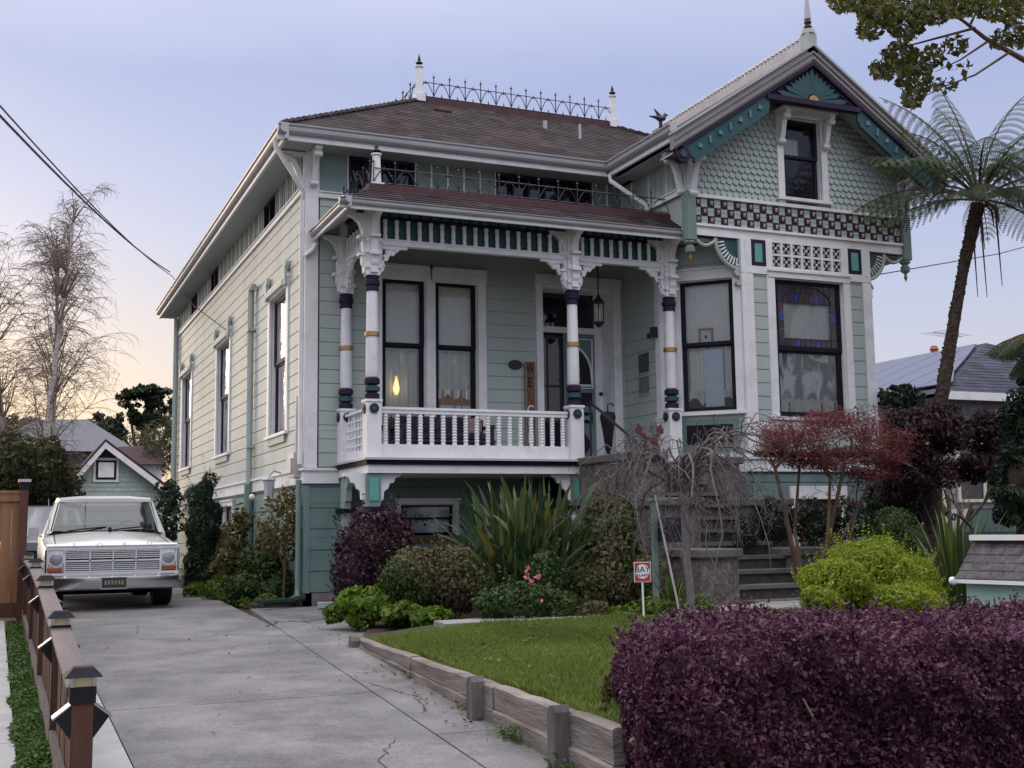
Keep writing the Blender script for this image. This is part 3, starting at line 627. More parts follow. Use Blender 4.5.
# downspouts
b=MB(); b.tube([(EX0-.02,EY0+.35,6.3),(EX0,EY0+.36,6.18),(X0-.08,Y0-.06,5.52),(X0-.085,Y0+.03,5.4),(X0-.085,Y0+.05,1.05)],.042,8); b.build('downspout',M_white,H)
b=MB(); b.tube([(X0-.09,Y0+.12,.8),(X0-.09,Y0+.12,-.95),(X0-.12,Y0+.05,-1.06),(X0-.30,Y0-.12,-1.10)],.045,8); b.build('downspout',M_teal,H)
b=MB(); b.tube([(X0-.1,Y1-.3,6.1),(X0-.1,Y1-.3,-1.1)],.07,8); b.build('downspout',M_sage,H)
b=MB(); b.tube([(X0-.10,23.15,-1.1),(X0-.10,23.15,.9)],.085,8,1); b.tube([(X0-.10,23.15,.9),(X0-.10,23.15,4.68),(X0-.10,23.05,4.76),(X0-.10,22.85,4.74)],.062,8); 
for z in (1.6,3.9): b.fb(FS,23.04,23.26,.0,.17,z,z+.05)
b.build('vent_pipe',[M_sage,M_teal],H)
b=MB(); b.tube([(9.62,18.05,6.2),(9.64,18.05,6.08),(10.15,17.7,5.60),(10.18,17.68,5.3)],.04,8); b.build('downspout',M_white,H)
b=MB(); b.fb(FS,18.95,19.35,.0,.16,.85,1.25); b.fb(FS,19.0,19.3,.161,.2,.92,1.16); b.tube([FS.P(19.1,.08,1.25),FS.P(19.1,.08,1.9),FS.P(19.25,.04,2.2)],.025,6); b.build('meter_box',M_gutter,H)
b=MB(); x,y=FS.P(20.3,.28,0)[:2]; b.tube([FS.P(20.3,.0,.95),FS.P(20.3,.2,1.02),FS.P(20.3,.28,.93)],.018,6); b.lathe(x,y,[(.03,.93),(.13,.86),(.10,.85),(.075,.56),(.1,.54),(.02,.47)],6,smooth=False); b.build('carriage_lamp',M_gutter,H)
# ------------------------------------------------------------------ porch
CW=(M_white,M_purple,M_gold,M_dteal)
def column(x,y,back=False,left=True,right=True,front=True):
    b=MB(); s=.115
    b.box(x-s,x+s,y-s,y+s,1.06,1.90); b.box(x-s-.015,x+s+.015,y-s-.015,y+s+.015,1.901,1.94)
    b.lathe(x,y,[(.10,1.941,1),(.115,1.96,1),(.115,2.02,1),(.07,2.05,3),(.12,2.07,3),(.12,2.13,3),(.07,2.16,1),(.12,2.18,1),(.12,2.25,1),(.085,2.28,0),(.098,2.33,0),(.094,2.86,0),(.094,2.90,2),(.115,2.91,2),(.115,2.97,2),(.092,2.98,0),(.084,3.60,1),(.105,3.61,1),(.10,3.68,1),(.12,3.70,1),(.12,3.76,1),(.10,3.78,1),(.11,3.84,1)],14)
    b.box(x-.10,x+.10,y-.10,y+.10,3.841,5.02)
    for z in (3.95,4.18,4.36): b.box(x-.125,x+.125,y-.125,y+.125,z,z+.05)
    c=b.build('porch_column',CW,H)
    rb=MB(); f=Fr((x,y),(1,0),(0,-1)); rb.disc(f,0,1.80,s+.001,s+.022,.075,14,0); rb.disc(f,0,1.80,s+.023,s+.035,.03,10,1); g=Fr((x,y),(0,1),(-1,0)); rb.disc(g,0,1.80,s+.001,s+.022,.075,14,0); rb.disc(g,0,1.80,s+.023,s+.035,.03,10,1); rb.build('rosette',[M_iron,M_dteal],c)
    # scrolled brackets that flare out under the porch eave
    prof=[(.10,4.80),(.40,4.80),(.40,4.755),(.30,4.73),(.22,4.66),(.17,4.55),(.15,4.42),(.17,4.36),(.155,4.22),(.18,4.16),(.17,4.02),(.145,3.97),(.14,3.88),(.10,3.86)]
    dirs=[]
    if front: dirs.append(((0,-1),(1,0)))
    if left: dirs.append(((-1,0),(0,1)))
    for u,nn in dirs:
        k=MB(); k.prism(Fr((x,y),u,nn),prof,-.055,.055); 
        for z in (4.14,4.42): k.prism(Fr((x,y),u,nn),[(.10,z),(.225,z),(.225,z+.04),(.10,z+.04)],-.075,.075)
        k.build('bracket',M_white,c)
    return c
def fret(x,y,u,parent,z=4.335,w=.56,h=.42):
    """pierced corner bracket under the spindle rail, with a trefoil cut-out"""
    fr=Fr((x,y),u,(-u[1],u[0]) ); b=MB()
    b.prism(fr,[(.10,z),(w,z),(w,z-.045),(w*.78,z-.05),(w*.72,z-.10),(w*.60,z-.075),(.10,z-.05)],-.03,.03)
    b.prism(fr,[(.10,z-.051),(.155,z-.051),(.155,z-h*.8),(.19,z-h*.86),(.16,z-h),(.10,z-h-.06)],-.03,.03)
    b.prism(fr,[(w*.70,z-.085),(w*.60,z-.16),(w*.50,z-.15),(w*.42,z-.25),(w*.32,z-.24),(.20,z-h*.82),(.156,z-h*.78),(.156,z-h*.66),(w*.36,z-.17),(w*.48,z-.09)],-.028,.028)
    for (a,c) in ((.235,z-.10),(.20,z-.165),(.29,z-.085)): b.disc(fr,a,c,-.02,.02,.03,8)
    b.build('fret_bracket',M_white,parent)
c1=column(4.99,YP); c1b=column(4.99,Y0-.12,front=False); c2=column(8.38,YP); c3=column(10.21,YP)
fret(4.99,YP,(1,0),c1); fret(8.38,YP,(-1,0),c2); fret(8.38,YP,(1,0),c2); fret(10.21,YP,(-1,0),c3); fret(4.99,YP,(0,1),c1,w=.5); fret(4.99,Y0-.12,(0,-1),c1b,w=.5)
M_tmid=mat('frieze_teal',(.045,.14,.15),.5,.3,.15,5)
def spindle_frieze(fr,u0,u1):
    b=MB(); b.fb(fr,u0,u1,-.06,-.03,4.40,5.04,0); b.fb(fr,u0,u1,-.028,.045,4.985,5.04,1); b.fb(fr,u0,u1,-.028,.03,4.755,4.785,1)
    k=int(round((u1-u0)/.165)); s=(u1-u0)/k
    for j in range(k): b.fb(fr,u0+j*s+.022,u0+(j+1)*s-.022,-.029,.012,4.80,4.972,2)
    o=b.build('frieze_panel',[M_dteal,M_purple,M_tmid],H)
    r=MB(); r.fb(fr,u0,u1,-.06,.05,4.335,4.41,0); r.fb(fr,u0,u1,-.028,.065,4.411,4.43,0); r.build('frieze_rail',M_white,o)
    k=int(round((u1-u0)/.187)); s=(u1-u0)/k; first=None
    for j in range(k):
        u=u0+(j+.5)*s
        if first is None:
            q=MB(); p=fr.P(u,.02,0); q.lathe(p[0],p[1],[(.034,4.431),(.034,4.50),(.028,4.52),(.036,4.60),(.028,4.68),(.036,4.69),(.036,4.74)],8); first=q.build('spindle',M_white,o); fu=u
        else:
            p0=Vector(fr.P(fu,0,0)); p1=Vector(fr.P(u,0,0)); dup(first,p1-p0,o)
spindle_frieze(FP,5.10,8.27); spindle_frieze(FP,8.49,10.10); spindle_frieze(FPL,YP+.11,Y0-.23)
# ceiling, floor, deck edge
b=MB(); b.box(4.95,10.2,YP-.1,Y0,5.041,5.06); b.build('porch_ceiling',M_teal,H)
b=MB(); b.box(4.82,10.24,YP-.22,Y0,1.025,1.058,0); b.box(4.86,8.44,YP-.17,Y0,.955,1.024,1); b.box(4.89,8.42,YP-.14,Y0,.83,.954,2); b.box(8.5,10.24,YP-.1,Y0-.2,.5,1.02,1); b.build('porch_floor',[M_gutter,M_navy,M_white],H)
# balustrades
def railing(fr,u0,u1,n):
    b=MB(); b.fb(fr,u0,u1,-.05,.05,1.795,1.835); b.fb(fr,u0,u1,-.035,.035,1.74,1.794); b.fb(fr,u0,u1,-.03,.045,1.06,1.27)
    o=b.build('railing',M_white,H); first=None; s=(u1-u0)/n
    for j in range(n):
        u=u0+(j+.5)*s
        if first is None:
            p=fr.P(u,0,0); q=MB(); pr=[(.036,1.271),(.036,1.30)]
            for i in range(9): z=1.31+i*.045; pr+=[(.028,z),(.042,z+.02),(.042,z+.03)]
            pr+=[(.03,1.715),(.036,1.738)]; q.lathe(p[0],p[1],pr,8); first=q.build('baluster',M_white,o); fu=u
        else: dup(first,Vector(fr.P(u,0,0))-Vector(fr.P(fu,0,0)),o)
railing(FP,5.11,8.26,17)
railing(Fr((10.21,0),(0,1),(-1,0)),YP+.12,17.62,3)
b=MB(); fr=FPL; u0,u1=YP+.12,Y0-.24
b.fb(fr,u0,u1,-.05,.05,1.795,1.835); b.fb(fr,u0,u1,-.03,.045,1.06,1.20); o=b.build('railing',M_white,H)
q=MB()
for j in range(7): u=u0+(j+.5)*(u1-u0)/7; q.fb(fr,u-.014,u+.014,-.014,.014,1.201,1.794)
for j in range(4): z=1.28+j*.13; q.fb(fr,u0,u1,-.01,.018,z,z+.025)
q.build('lattice_panel',M_white,o)
# low posts and corbels that carry the porch
for x in (4.99,8.38):
    b=MB(); b.box(x-.11,x+.11,YP-.11,YP+.11,.33,.828); b.box(x-.07,x+.07,YP-.125,YP-.111,.42,.76,1); b.box(x-.17,x+.17,YP-.17,YP+.17,.26,.329,2); b.box(x-.12,x+.12,YP-.12,YP+.12,-1.2,.259,3 ); o=b.build('porch_post',[M_teal,M_mint,M_navy,M_white],H)
    pr=[(.11,.827),(.44,.827),(.44,.79),(.36,.76),(.33,.69),(.27,.68),(.24,.60),(.18,.56),(.17,.44),(.11,.40)]
    for sg in (1,-1): k=MB(); k.prism(Fr((x,YP),(sg,0),(0,1)),pr,-.035,.035); k.build('corbel',M_white,o)
b=MB(); b.box(4.93,5.05,Y0-.24,Y0-.02,-.3,.828); b.prism(Fr((4.99,Y0-.13),(0,-1),(1,0)),[(.1,.827),(.3,.827),(.28,.7),(.2,.62),(.18,.45),(.1,.42)],-.05,.05); b.box(4.85,5.13,Y0-.3,Y0-.001,.26,.329,1); b.build('porch_post',[M_sage,M_navy],H)
# porch roof: low hip, gutter, flat deck with cresting and finial
gx0,gy,gz=4.39,16.53,4.86; dx,dy,dz=4.95,17.07,5.19
b=MB(); shingled(b,(gx0,gy,gz),(10.86,gy,gz),(10.86,dy,dz),(dx,dy,dz),6,.014,0); shingled(b,(gx0,Y0,gz),(gx0,gy,gz),(dx,dy,dz),(dx,Y0,dz),6,.014,1); b.quad((dx,dy,dz),(10.86,dy,dz),(10.86,Y0,dz),(dx,Y0,dz),0); pr_=b.build('porch_roof',[M_roofF,M_roofS],H)
b=MB(); b.box(dx-.04,10.7,dy-.03,dy+.04,dz-.03,dz+.09); b.box(dx-.04,dx+.04,dy+.041,Y0,dz-.03,dz+.09); b.build('deck_curb',M_maroon,pr_)
b=MB(); cresting(b,(dx+.05,dy+.02,dz+.09),(10.6,dy+.02,dz+.09),.36,.42,.010); cresting(b,(dx,dy+.05,dz+.09),(dx,Y0-.1,dz+.09),.36,.42,.010); b.build('roof_cresting',M_iron,pr_)
finial('finial',dx+.12,dy+.1,dz+.08,.72,pr_,.10)
gutter((gx0+.1-.16,gy+.1,gz-.12),(10.86,gy+.1,gz-.12),(0,-1,0),pr_,.5); gutter((gx0+.1,gy+.1-.16,gz-.12),(gx0+.1,Y0,gz-.12),(-1,0,0),pr_,.5)
b=MB(); b.prism(Fr((gx0+.1,0),(0,1),(1,0)),[(gy+.1,gz-.10),(YP-.06,5.03),(YP-.06,5.05),(gy+.1,gz-.07)],0,6.3); b.prism(Fr((0,YP-.04),(1,0),(0,1)),[(gx0+.1,gz-.10),(4.93,5.03),(4.93,5.05),(gx0+.1,gz-.07)],0,Y0-YP+.04); b.build('soffit',M_white,pr_)
b=MB(); b.tube([(gx0+.1,Y0-.08,gz-.2),(gx0+.05,Y0-.08,gz-.3),(X0-.06,Y0-.06,gz-.42)],.035,8); b.build('downspout',M_white,pr_)
# ---- front door in its recess
b=MB(); c0,c1_=8.58,9.98
b.fb(FF,c0-.13,c0,-.01,.045,1.06,4.28); b.fb(FF,c1_,c1_+.16,-.01,.045,1.06,4.28); b.fb(FF,c0-.14,c1_+.17,-.01,.06,4.281,4.46); b.fb(FF,c0-.03,c0+.012,-.45,-.011,1.06,4.275); b.fb(FF,c1_-.012,c1_+.03,-.45,-.011,1.06,4.275); b.fb(FF,c0+.013,c1_-.013,-.45,-.011,4.235,4.275)
b.fb(FF,9.82,9.967,-.44,-.40,1.06,4.234)
dr=b.build('front_door',M_white,H)
b=MB(); b.fb(FF,c0+.013,9.819,-.48,-.45,3.62,4.234); b.build('transom_pane',M_dglass,dr); b=MB(); b.fb(FF,c0+.001,9.819,-.449,-.40,3.50,3.61); b.build('transom_bar',M_white,dr)
b=MB(); b.fb(FF,c0+.001,9.19,-.50,-.46,1.06,3.499); o=b.build('screen_door',M_navy,dr)
b=MB(); b.fb(FF,8.66,9.12,-.459,-.452,1.9,3.40); b.build('pane',M_dglass,o)
b=MB()
for z in (1.86,2.5,3.41): b.fb(FF,8.62,9.16,-.458,-.44,z,z+.04)
for u in (8.62,8.86,9.12): b.fb(FF,u,u+.035,-.458,-.444,1.9,3.41)
b.build('glazing_bar',M_iron,o)
b=MB(); b.fb(FF,9.20,9.819,-.48,-.44,1.06,3.499); o=b.build('door_leaf',M_teal,dr)
b=MB(); pts=[(9.27,2.55),(9.75,2.55)]+[(9.75-.48+.48*math.cos(t*PI/2/10),2.75+.55*math.sin(t*PI/2/10)) for t in range(11)]; b.prism(FF,pts,-.439,-.42); b.build('pane',M_dglass,o)
b=MB(); q=[FF.P(u,-.418,z) for u,z in pts]; b.tube(q+[q[0]],.024,6); b.tube([FF.P(9.25,-.418,2.5),FF.P(9.77,-.418,2.5),FF.P(9.77,-.418,3.4),FF.P(9.25,-.418,3.4)],.02,6); b.build('arch_moulding',M_white,o)
b=MB(); b.fb(FF,9.27,9.76,-.439,-.425,2.18,2.42,0); b.fb(FF,9.27,9.76,-.439,-.425,1.86,2.06,1)
for i in range(4): b.disc(FF,9.36+i*.105,1.96,-.424,-.41,.05,8,2)
b.prism(FF,[(9.51,1.18),(9.74,1.48),(9.51,1.78),(9.28,1.48)],-.439,-.42,0); b.build('door_panel',[M_purple,M_navy,M_mint],o)
MB().disc(FF,9.92,2.40,-.399,-.37,.035,12).build('door_bell',M_iron,dr)
# basement windows and door under porch and bay
w=window(FF,5.95,6.90,-.10,.40,.07,.06,.04,mid=.0,sill=False,sashm=M_navy)
b=MB(); b.fb(FF,5.98,6.87,-.16,-.15,-.1,.39,0); b.disc(FF,6.42,.10,-.149,-.14,.115,18,1); b.fb(FF,6.38,6.40,-.139,-.135,.11,.15,2); b.fb(FF,6.45,6.47,-.139,-.135,.11,.15,2); b.disc(FF,6.425,.06,-.139,-.135,.022,8,2)
for i in range(12):
    a=PI*i/11; b.prism(FF,[(6.42+.11*math.cos(a-.08),.10+.11*math.sin(a-.08)),(6.42+.19*math.cos(a),.10+.19*math.sin(a)),(6.42+.11*math.cos(a+.08),.10+.11*math.sin(a+.08))],-.149,-.142,3)
b.build('sun_face_panel',[M_paper,M_white,M_navy,M_red],w)
MB().fb(FF,5.9,6.95,.0,.05,-.24,-.13).build('sill',M_wood,w)
b=MB(); b.fb(FB,12.0,12.14,-.01,.05,-.9,.62); b.fb(FB,13.0,13.14,-.01,.05,-.9,.62); b.fb(FB,11.99,13.15,-.01,.06,.40,.62); o=b.build('basement_door',M_white,H)
b=MB(); b.fb(FB,12.141,12.999,-.06,-.02,-1.0,.399); b.build('door_leaf',M_wood,o)
b=MB(); b.fb(FB,12.35,12.85,-.019,-.0,-.35,.3); b.build('pane',M_dglass,o)
# ------------------------------------------------------------------ bay front trim
b=MB()
for (a,c) in ((11.19,11.42),(11.70,11.80),(13.34,13.44),(13.72,13.90)): b.fb(FB,a,c,-.01,.04,1.2,4.19)
b.fb(FB,11.19,13.90,-.01,.042,4.20,4.33); b.fb(FB,11.19,11.40,-.01,.04,4.331,4.79); b.fb(FB,11.70,11.82,-.01,.04,4.331,4.79); b.fb(FB,13.30,13.42,-.01,.04,4.331,4.79); b.fb(FB,13.72,13.90,-.01,.04,4.331,4.79)
b.fb(FB,11.40,13.72,-.01,.03,1.55,1.70); b.fb(FB,11.42,13.72,-.01,.02,1.2,1.54,1)
b.build('bay_trim',[M_white,M_sage],H)
for (a,c) in ((11.401,11.699),(13.421,13.719)):
    b=MB(); b.fb(FB,a,c,-.01,.03,4.331,4.79,0); b.fb(FB,a+.075,c-.075,.031,.04,4.40,4.72,1); b.build('colour_glass_panel',[M_purple,M_mint],H)
b=MB(); u0,u1,z0,z1=11.821,13.299,4.331,4.79; b.fb(FB,u0,u1,-.05,-.02,z0,z1,1)
for j in range(8): u=u0+(u1-u0)*j/7; b.fb(FB,max(u0,u-.02),min(u1,u+.02),-.02,.025,z0,z1,0)
for j in range(3): z=z0+(z1-z0)*j/2; b.fb(FB,u0,u1,-.02,.021,max(z0,z-.02),min(z1,z+.02),0)
for i in range(7):
    for j in range(2):
        cu=u0+(i+.5)*(u1-u0)/7; cz=z0+(j+.5)*(z1-z0)/2
        for a in range(4):
            t=PI/4+a*PI/2; d=(math.cos(t),math.sin(t)); e_=(-d[1],d[0]); b.prism(FB,[(cu+d[0]*.03,cz+d[1]*.03),(cu+d[0]*.08+e_[0]*.028,cz+d[1]*.08+e_[1]*.028),(cu+d[0]*.115,cz+d[1]*.115),(cu+d[0]*.08-e_[0]*.028,cz+d[1]*.08-e_[1]*.028)],-.019,.008,2)
        b.disc(FB,cu,cz,-.019,.01,.022,6,0)
b.build('lattice_panel',[M_white,M_dark,M_sage],H)
# ------------------------------------------------------------------ gable storey
GX0,GX1=10.24,14.75; GC=12.495; GH=8.02; slope=.668
def roofz(x): return 8.15-abs(x-GC)*slope
b=MB(); b.fb(FG,GX0,GX1,-.12,-.002,4.95,5.52); b.fb(FG,GX0,12.17,-.12,-.002,5.521,6.35); b.fb(FG,12.97,GX1,-.12,-.002,5.521,6.35); b.prism(FG,[(GX0+.2,6.351),(12.17,6.351),(12.17,7.75),(GX0+.6,6.75)],-.12,-.002); b.prism(FG,[(12.97,6.351),(GX1-.2,6.351),(GX1-.6,6.75),(12.97,7.75)],-.12,-.002); b.prism(FG,[(12.17,7.06),(12.97,7.06),(12.97,7.75),(12.495,8.0),(12.17,7.75)],-.12,-.002)
r=0; z=5.50
while z<7.9:
    k=0; u=GX0+(.0625 if r%2 else 0)
    while u<GX1-.03:
        if not (12.05<u+.06<13.1 and z<7.12) and z+.05<roofz(u+.06)-.1:
            j=random.uniform(-.004,.004); w_=.058
            pts=[(u+.0625-w_,z+.115),(u+.0625-w_,z+.045)]+[(u+.0625-w_*math.cos(PI*t/6),z+.045-.055*math.sin(PI*t/6)) for t in range(1,6)]+[(u+.0625+w_,z+.045),(u+.0625+w_,z+.115)]
            vs=[FG.P(a,.004+(.032+j)*(z+.115-q)/.13,q) for a,q in pts]; nv=len(vs); vs+=[FG.P(a,.0,q) for a,q in pts]
            b.add(vs,[tuple(range(nv))]+[(i,i+1,nv+i+1,nv+i) for i in range(nv-1)])
        u+=.125
    z+=.112; r+=1
b.build('gable_wall',M_sage,H)
b=MB()                                                      # side walls of the gable wing
for fr in (FW,): b.fb(fr,16.47,Y0,-.12,-.056,4.95,6.2); b.fb(fr,16.47,Y0,-.055,-.002,4.95,5.50)
b.fb(FR,16.47,17.45,-.12,0,4.7,6.2); b.box(GX0,GX1,16.45,17.5,4.78,4.80); b.build('wall',M_sage,H)
frieze(FW,16.5,Y0,5.60,6.2,[],.2,m=M_sage)
b=MB(); b.fb(FG,GX0-.03,GX1+.03,-.1,.05,4.78,4.93); b.fb(FG,GX0-.05,GX1+.05,-.1,.085,4.931,4.975); b.fb(FG,GX0-.02,GX1+.02,-.05,.05,5.43,5.49); b.fb(FW,16.4,17.5,-.01,.05,4.78,4.93); b.fb(FR,16.4,17.5,-.01,.05,4.78,4.93)
b.fb(FG,12.04,12.17,.0,.05,5.491,5.6); b.build('gable_belt',M_white,H)
b=MB(); k=33; s=(GX1-GX0-.2)/k; z0=4.98; hz=.147
for i in range(k):
    for j in range(3):
        u=GX0+.1+i*s; z=z0+j*hz
        if (i+j)%2==0:
            b.fb(FG,u+.006,u+s-.006,0,.03,z+.006,z+hz-.006,0); b.fb(FG,u+.034,u+s-.034,.0301,.04,z+.034,z+hz-.034,1)
            c=[FG.P(u+.04,.041,z+.04),FG.P(u+s-.04,.041,z+.04),FG.P(u+s-.04,.041,z+hz-.04),FG.P(u+.04,.041,z+hz-.04),FG.P(u+s/2,.07,z+hz/2)]; b.add(c,[(0,1,4),(1,2,4),(2,3,4),(3,0,4)],2)
        else: b.fb(FG,u+.004,u+s-.004,0,.012,z+.005,z+hz*.48,3); b.fb(FG,u+.004,u+s-.004,0,.012,z+hz*.54,z+hz-.005,3)
b.build('checker_band',[mat('checker_plum',(.035,.024,.035),.6,.2),M_maroon,mat('knob_pink',(.42,.33,.32),.5),M_sage],H)
M_pend=mat('grey_green_paint',(.17,.23,.21),.55,.3,.1,5)
for x in (GX0,GX1): b=MB(); b.box(x-.085,x+.085,16.353,16.535,4.68,5.503); b.lathe(x,16.45,[(.085,4.68),(.10,4.64),(.05,4.60),(.085,4.56),(.08,4.48),(.04,4.45)],10); b.lathe(x,16.45,[(.03,4.449,1),(.022,4.40,1),(.035,4.38,1),(.004,4.29,1)],8); b.build('corner_pendant',[M_pend,M_gold],H)
# fan brackets that carry the overhanging corners
for x,fr,uu in ((10.9,FA,1.02),(14.1,FAR,1.02)):
    sgn=1 if fr is FA else -1; xb=11.19 if sgn>0 else 13.81
    f=Fr((xb,16.44),(-sgn,0),(0,-1)); b=MB()
    q=[(0,4.77),(.46,4.77)]+[(.46*math.cos(t*PI/16),4.77-.50*math.sin(t*PI/16)) for t in range(1,9)]
    b.prism(f,q,-.03,.0,1); pts=[f.P(.46*math.cos(t*PI/16),.0,4.76-.50*math.sin(t*PI/16)) for t in range(9)]; b.tube(pts,.035,6,0); b.fb(f,-.06,.03,-.05,.05,3.98,4.77,0); b.disc(f,.05,4.2,-.04,.04,.07,10,0); b.disc(f,.04,4.02,-.04,.04,.05,10,0)
    for t in range(1,10): a=t*PI/20; b.tube([f.P(.30*math.cos(a),.01,4.76-.32*math.sin(a)),f.P(.42*math.cos(a),.01,4.76-.45*math.sin(a))],.014,5,2)
    b.tube([f.P(.46+i*.05,.0,4.72-.10*math.sin(i*PI/8)) for i in range(9)],.03,6,0)
    b.build('fan_bracket',[M_sage,M_dteal,M_white],H)
# gable roof, rakes, bargeboards, sunburst
b=MB(); yb=21.6; ze=6.30; xl,xr=GC-2.8,GC+2.8
zr_=8.20; zl=zr_-2.8*slope
shingled(b,(xl,yb,zl),(xl,YE,zl),(GC,YE,zr_),(GC,yb,zr_),22,m=0); shingled(b,(xr,YE,zl),(xr,yb,zl),(GC,yb,zr_),(GC,YE,zr_),22,m=0)
wr=b.build('gable_roof',M_roofS,H)
b=MB()
for sg in (-1,1):
    f=Fr((GC,YE),(sg,0),(0,-1))
    b.prism(f,[(0,8.17),(2.83,8.17-2.83*slope),(2.83,8.17-2.83*slope-.26),(0,8.17-.27)],-.10,.02,0)
    for za_,zb_ in ((8.085,8.05),(7.965,7.94)): b.prism(f,[(0,za_),(2.83,za_-2.83*slope),(2.83,zb_-2.83*slope),(0,zb_)],.021,.05,0)
    b.prism(f,[(0,8.22),(2.85,8.22-2.85*slope),(2.85,8.17-2.85*slope),(0,8.171)],-.10,.07,1)
    b.prism(f,[(0,7.90),(2.80,7.90-2.80*slope),(2.80,7.84-2.80*slope),(0,7.83)],-.06,.03,2)
    b.prism(f,[(0,7.83),(2.7,7.83-2.7*slope),(2.25,7.50-2.25*slope),(0,7.50)],-.55,-.50,0)
b.build('rake_board',[M_rake,M_gutter,M_purple],wr)
for sg in (-1,1):
    b=MB(); f=Fr((GC,YE),(sg,0),(0,-1))
    b.prism(f,[(.92,7.83-.92*slope),(2.66,7.83-2.66*slope),(2.42,7.50-2.42*slope+.02),(.92,7.40-.92*slope+.17)],-.05,-.005,0)
    b.prism(f,[(.95,7.57-.95*slope),(2.45,7.52-2.45*slope),(2.43,7.46-2.43*slope),(.95,7.51-.95*slope)],-.06,.01,0)
    for i in range(7):
        u=1.12+i*.20; z=7.68-u*slope; b.prism(f,[(u-.02,z-.05),(u+.02,z-.07),(u+.03,z+.05),(u,z+.08)] if i%2 else [(u-.03,z-.04),(u+.05,z-.02),(u+.03,z+.05),(u-.03,z+.03)],-.004,.02,1)
    b.disc(f,2.66,5.95,-.10,.03,.13,16,2); b.disc(f,2.66,5.95,.031,.05,.06,12,0)
    b.build('bargeboard',[M_dteal,mat('dull_mint',(.09,.20,.20),.5),M_purple],wr)
b=MB(); b.fb(FE,GC-.98,GC+.98,-.10,.03,7.11,7.20,0); b.prism(FE,[(GC-.9,7.201),(GC+.9,7.201),(GC,7.83)],-.10,-.06,1)
b.build('gable_beam',[M_purple,M_purple],wr)
b=MB()
for i in range(15):
    a=PI*(i+.5)/15; d=(math.cos(a),math.sin(a)); e_=(-d[1],d[0]); mxr=.55/max(.56*abs(d[0])/.78+d[1]*.86,.55); L=min(.74,.56/(abs(d[0])*.66+d[1]*.95)); L=max(L,.3)
    b.prism(FE,[(GC+d[0]*.12-e_[0]*.012,7.205+d[1]*.12-e_[1]*.012),(GC+d[0]*L*.85-e_[0]*.045,7.205+d[1]*L*.85-e_[1]*.045),(GC+d[0]*L,7.205+d[1]*L),(GC+d[0]*L*.85+e_[0]*.045,7.205+d[1]*L*.85+e_[1]*.045),(GC+d[0]*.12+e_[0]*.012,7.205+d[1]*.12+e_[1]*.012)],-.058,-.02,0)
b.prism(FE,[(GC+.10*math.cos(PI*t/10),7.202+.10*math.sin(PI*t/10)) for t in range(11)],-.055,.0,1)
b.build('sunburst',[M_dteal,M_gold],wr)
b=MB()                                                      # soffit of the gable overhang
for sg in (-1,1):
    f=Fr((GC,YE),(sg,0),(0,1)); b.prism(f,[(0,7.86),(2.75,7.86-2.75*slope),(2.75,7.83-2.75*slope),(0,7.83)],.05,.55)
b.box(xl+.15,GX0+.02,16.1,18.2,6.18,6.21); b.build('soffit',M_sage,wr)
gutter((xl+.06,YE+.02,zl-.02),(xl+.06,EY0+.12,ZE-.05),(-1,0,0),wr); gutter((xr-.06,YE+.02,zl-.02),(xr-.06,20,zl-.02),(1,0,0),wr)
b=MB(); b.box(GC-.05,GC+.05,YE+.1,yb-.1,8.18,8.31)
y=YE+.14
while y<yb-.2: b.box(GC-.02,GC+.02,y,y+.05,8.311,8.42); b.add([(GC-.03,y-.02,8.42),(GC+.03,y-.02,8.42),(GC+.03,y+.07,8.42),(GC-.03,y+.07,8.42),(GC,y+.025,8.50)],[(0,1,4),(1,2,4),(2,3,4),(3,0,4)]); y+=.12
b.build('ridge_cresting',mat('faded_white',(.50,.47,.45),.6),wr)
b=MB(); b.box(GC-.10,GC+.10,YE-.02,YE+.18,8.05,8.42,2); b.lathe(GC,YE+.08,[(.125,8.421,2),(.11,8.50,2),(.05,8.52,1),(.075,8.56,1),(.045,8.60,1),(.07,8.64,1),(.045,8.68,0),(.065,8.70,0),(.055,8.80,0),(.006,9.35,0)],10); b.build('finial',[M_gutter,M_maroon,M_sage],wr)
# brackets at the gable corners and beside the attic window
for x in (GX0+.04,GX1-.04):
    for fr,u in ((FG,x),): bracket('gable_bracket',fr,u,6.12,.46,.72,.12,M_white,H)
bracket('gable_bracket',FW,16.53,6.16,.40,.70,.12,M_white,H); bracket('gable_bracket',FR,16.55,6.1,.4,.7,.12,M_white,H)
for u in (12.10,13.04): bracket('window_bracket',FG,u,7.10,.32,.58,.11,M_white,w_att)
MB().fb(FG,12.0,13.14,.0,.34,7.101,7.14).build('window_hood',M_white,w_att)
b=MB(); v=(10.02,16.9,6.55); zz=zl+.22; b.tube([(v[0],v[1],zz-.2),(v[0],v[1],zz+.3)],.03,6); b.tube([(v[0]-.22,v[1],zz+.36),(v[0]-.10,v[1],zz+.36),(v[0]-.01,v[1],zz+.34),(v[0]+.06,v[1],zz+.36),(v[0]+.09,v[1],zz+.43),(v[0]+.15,v[1],zz+.42)],[.01,.03,.06,.045,.032,.006],7); b.prism(Fr((v[0],v[1]),(1,0),(0,-1)),[(-.05,zz+.38),(.04,zz+.38),(-.12,zz+.50)],-.015,.015); b.build('weather_vane',M_iron,wr)
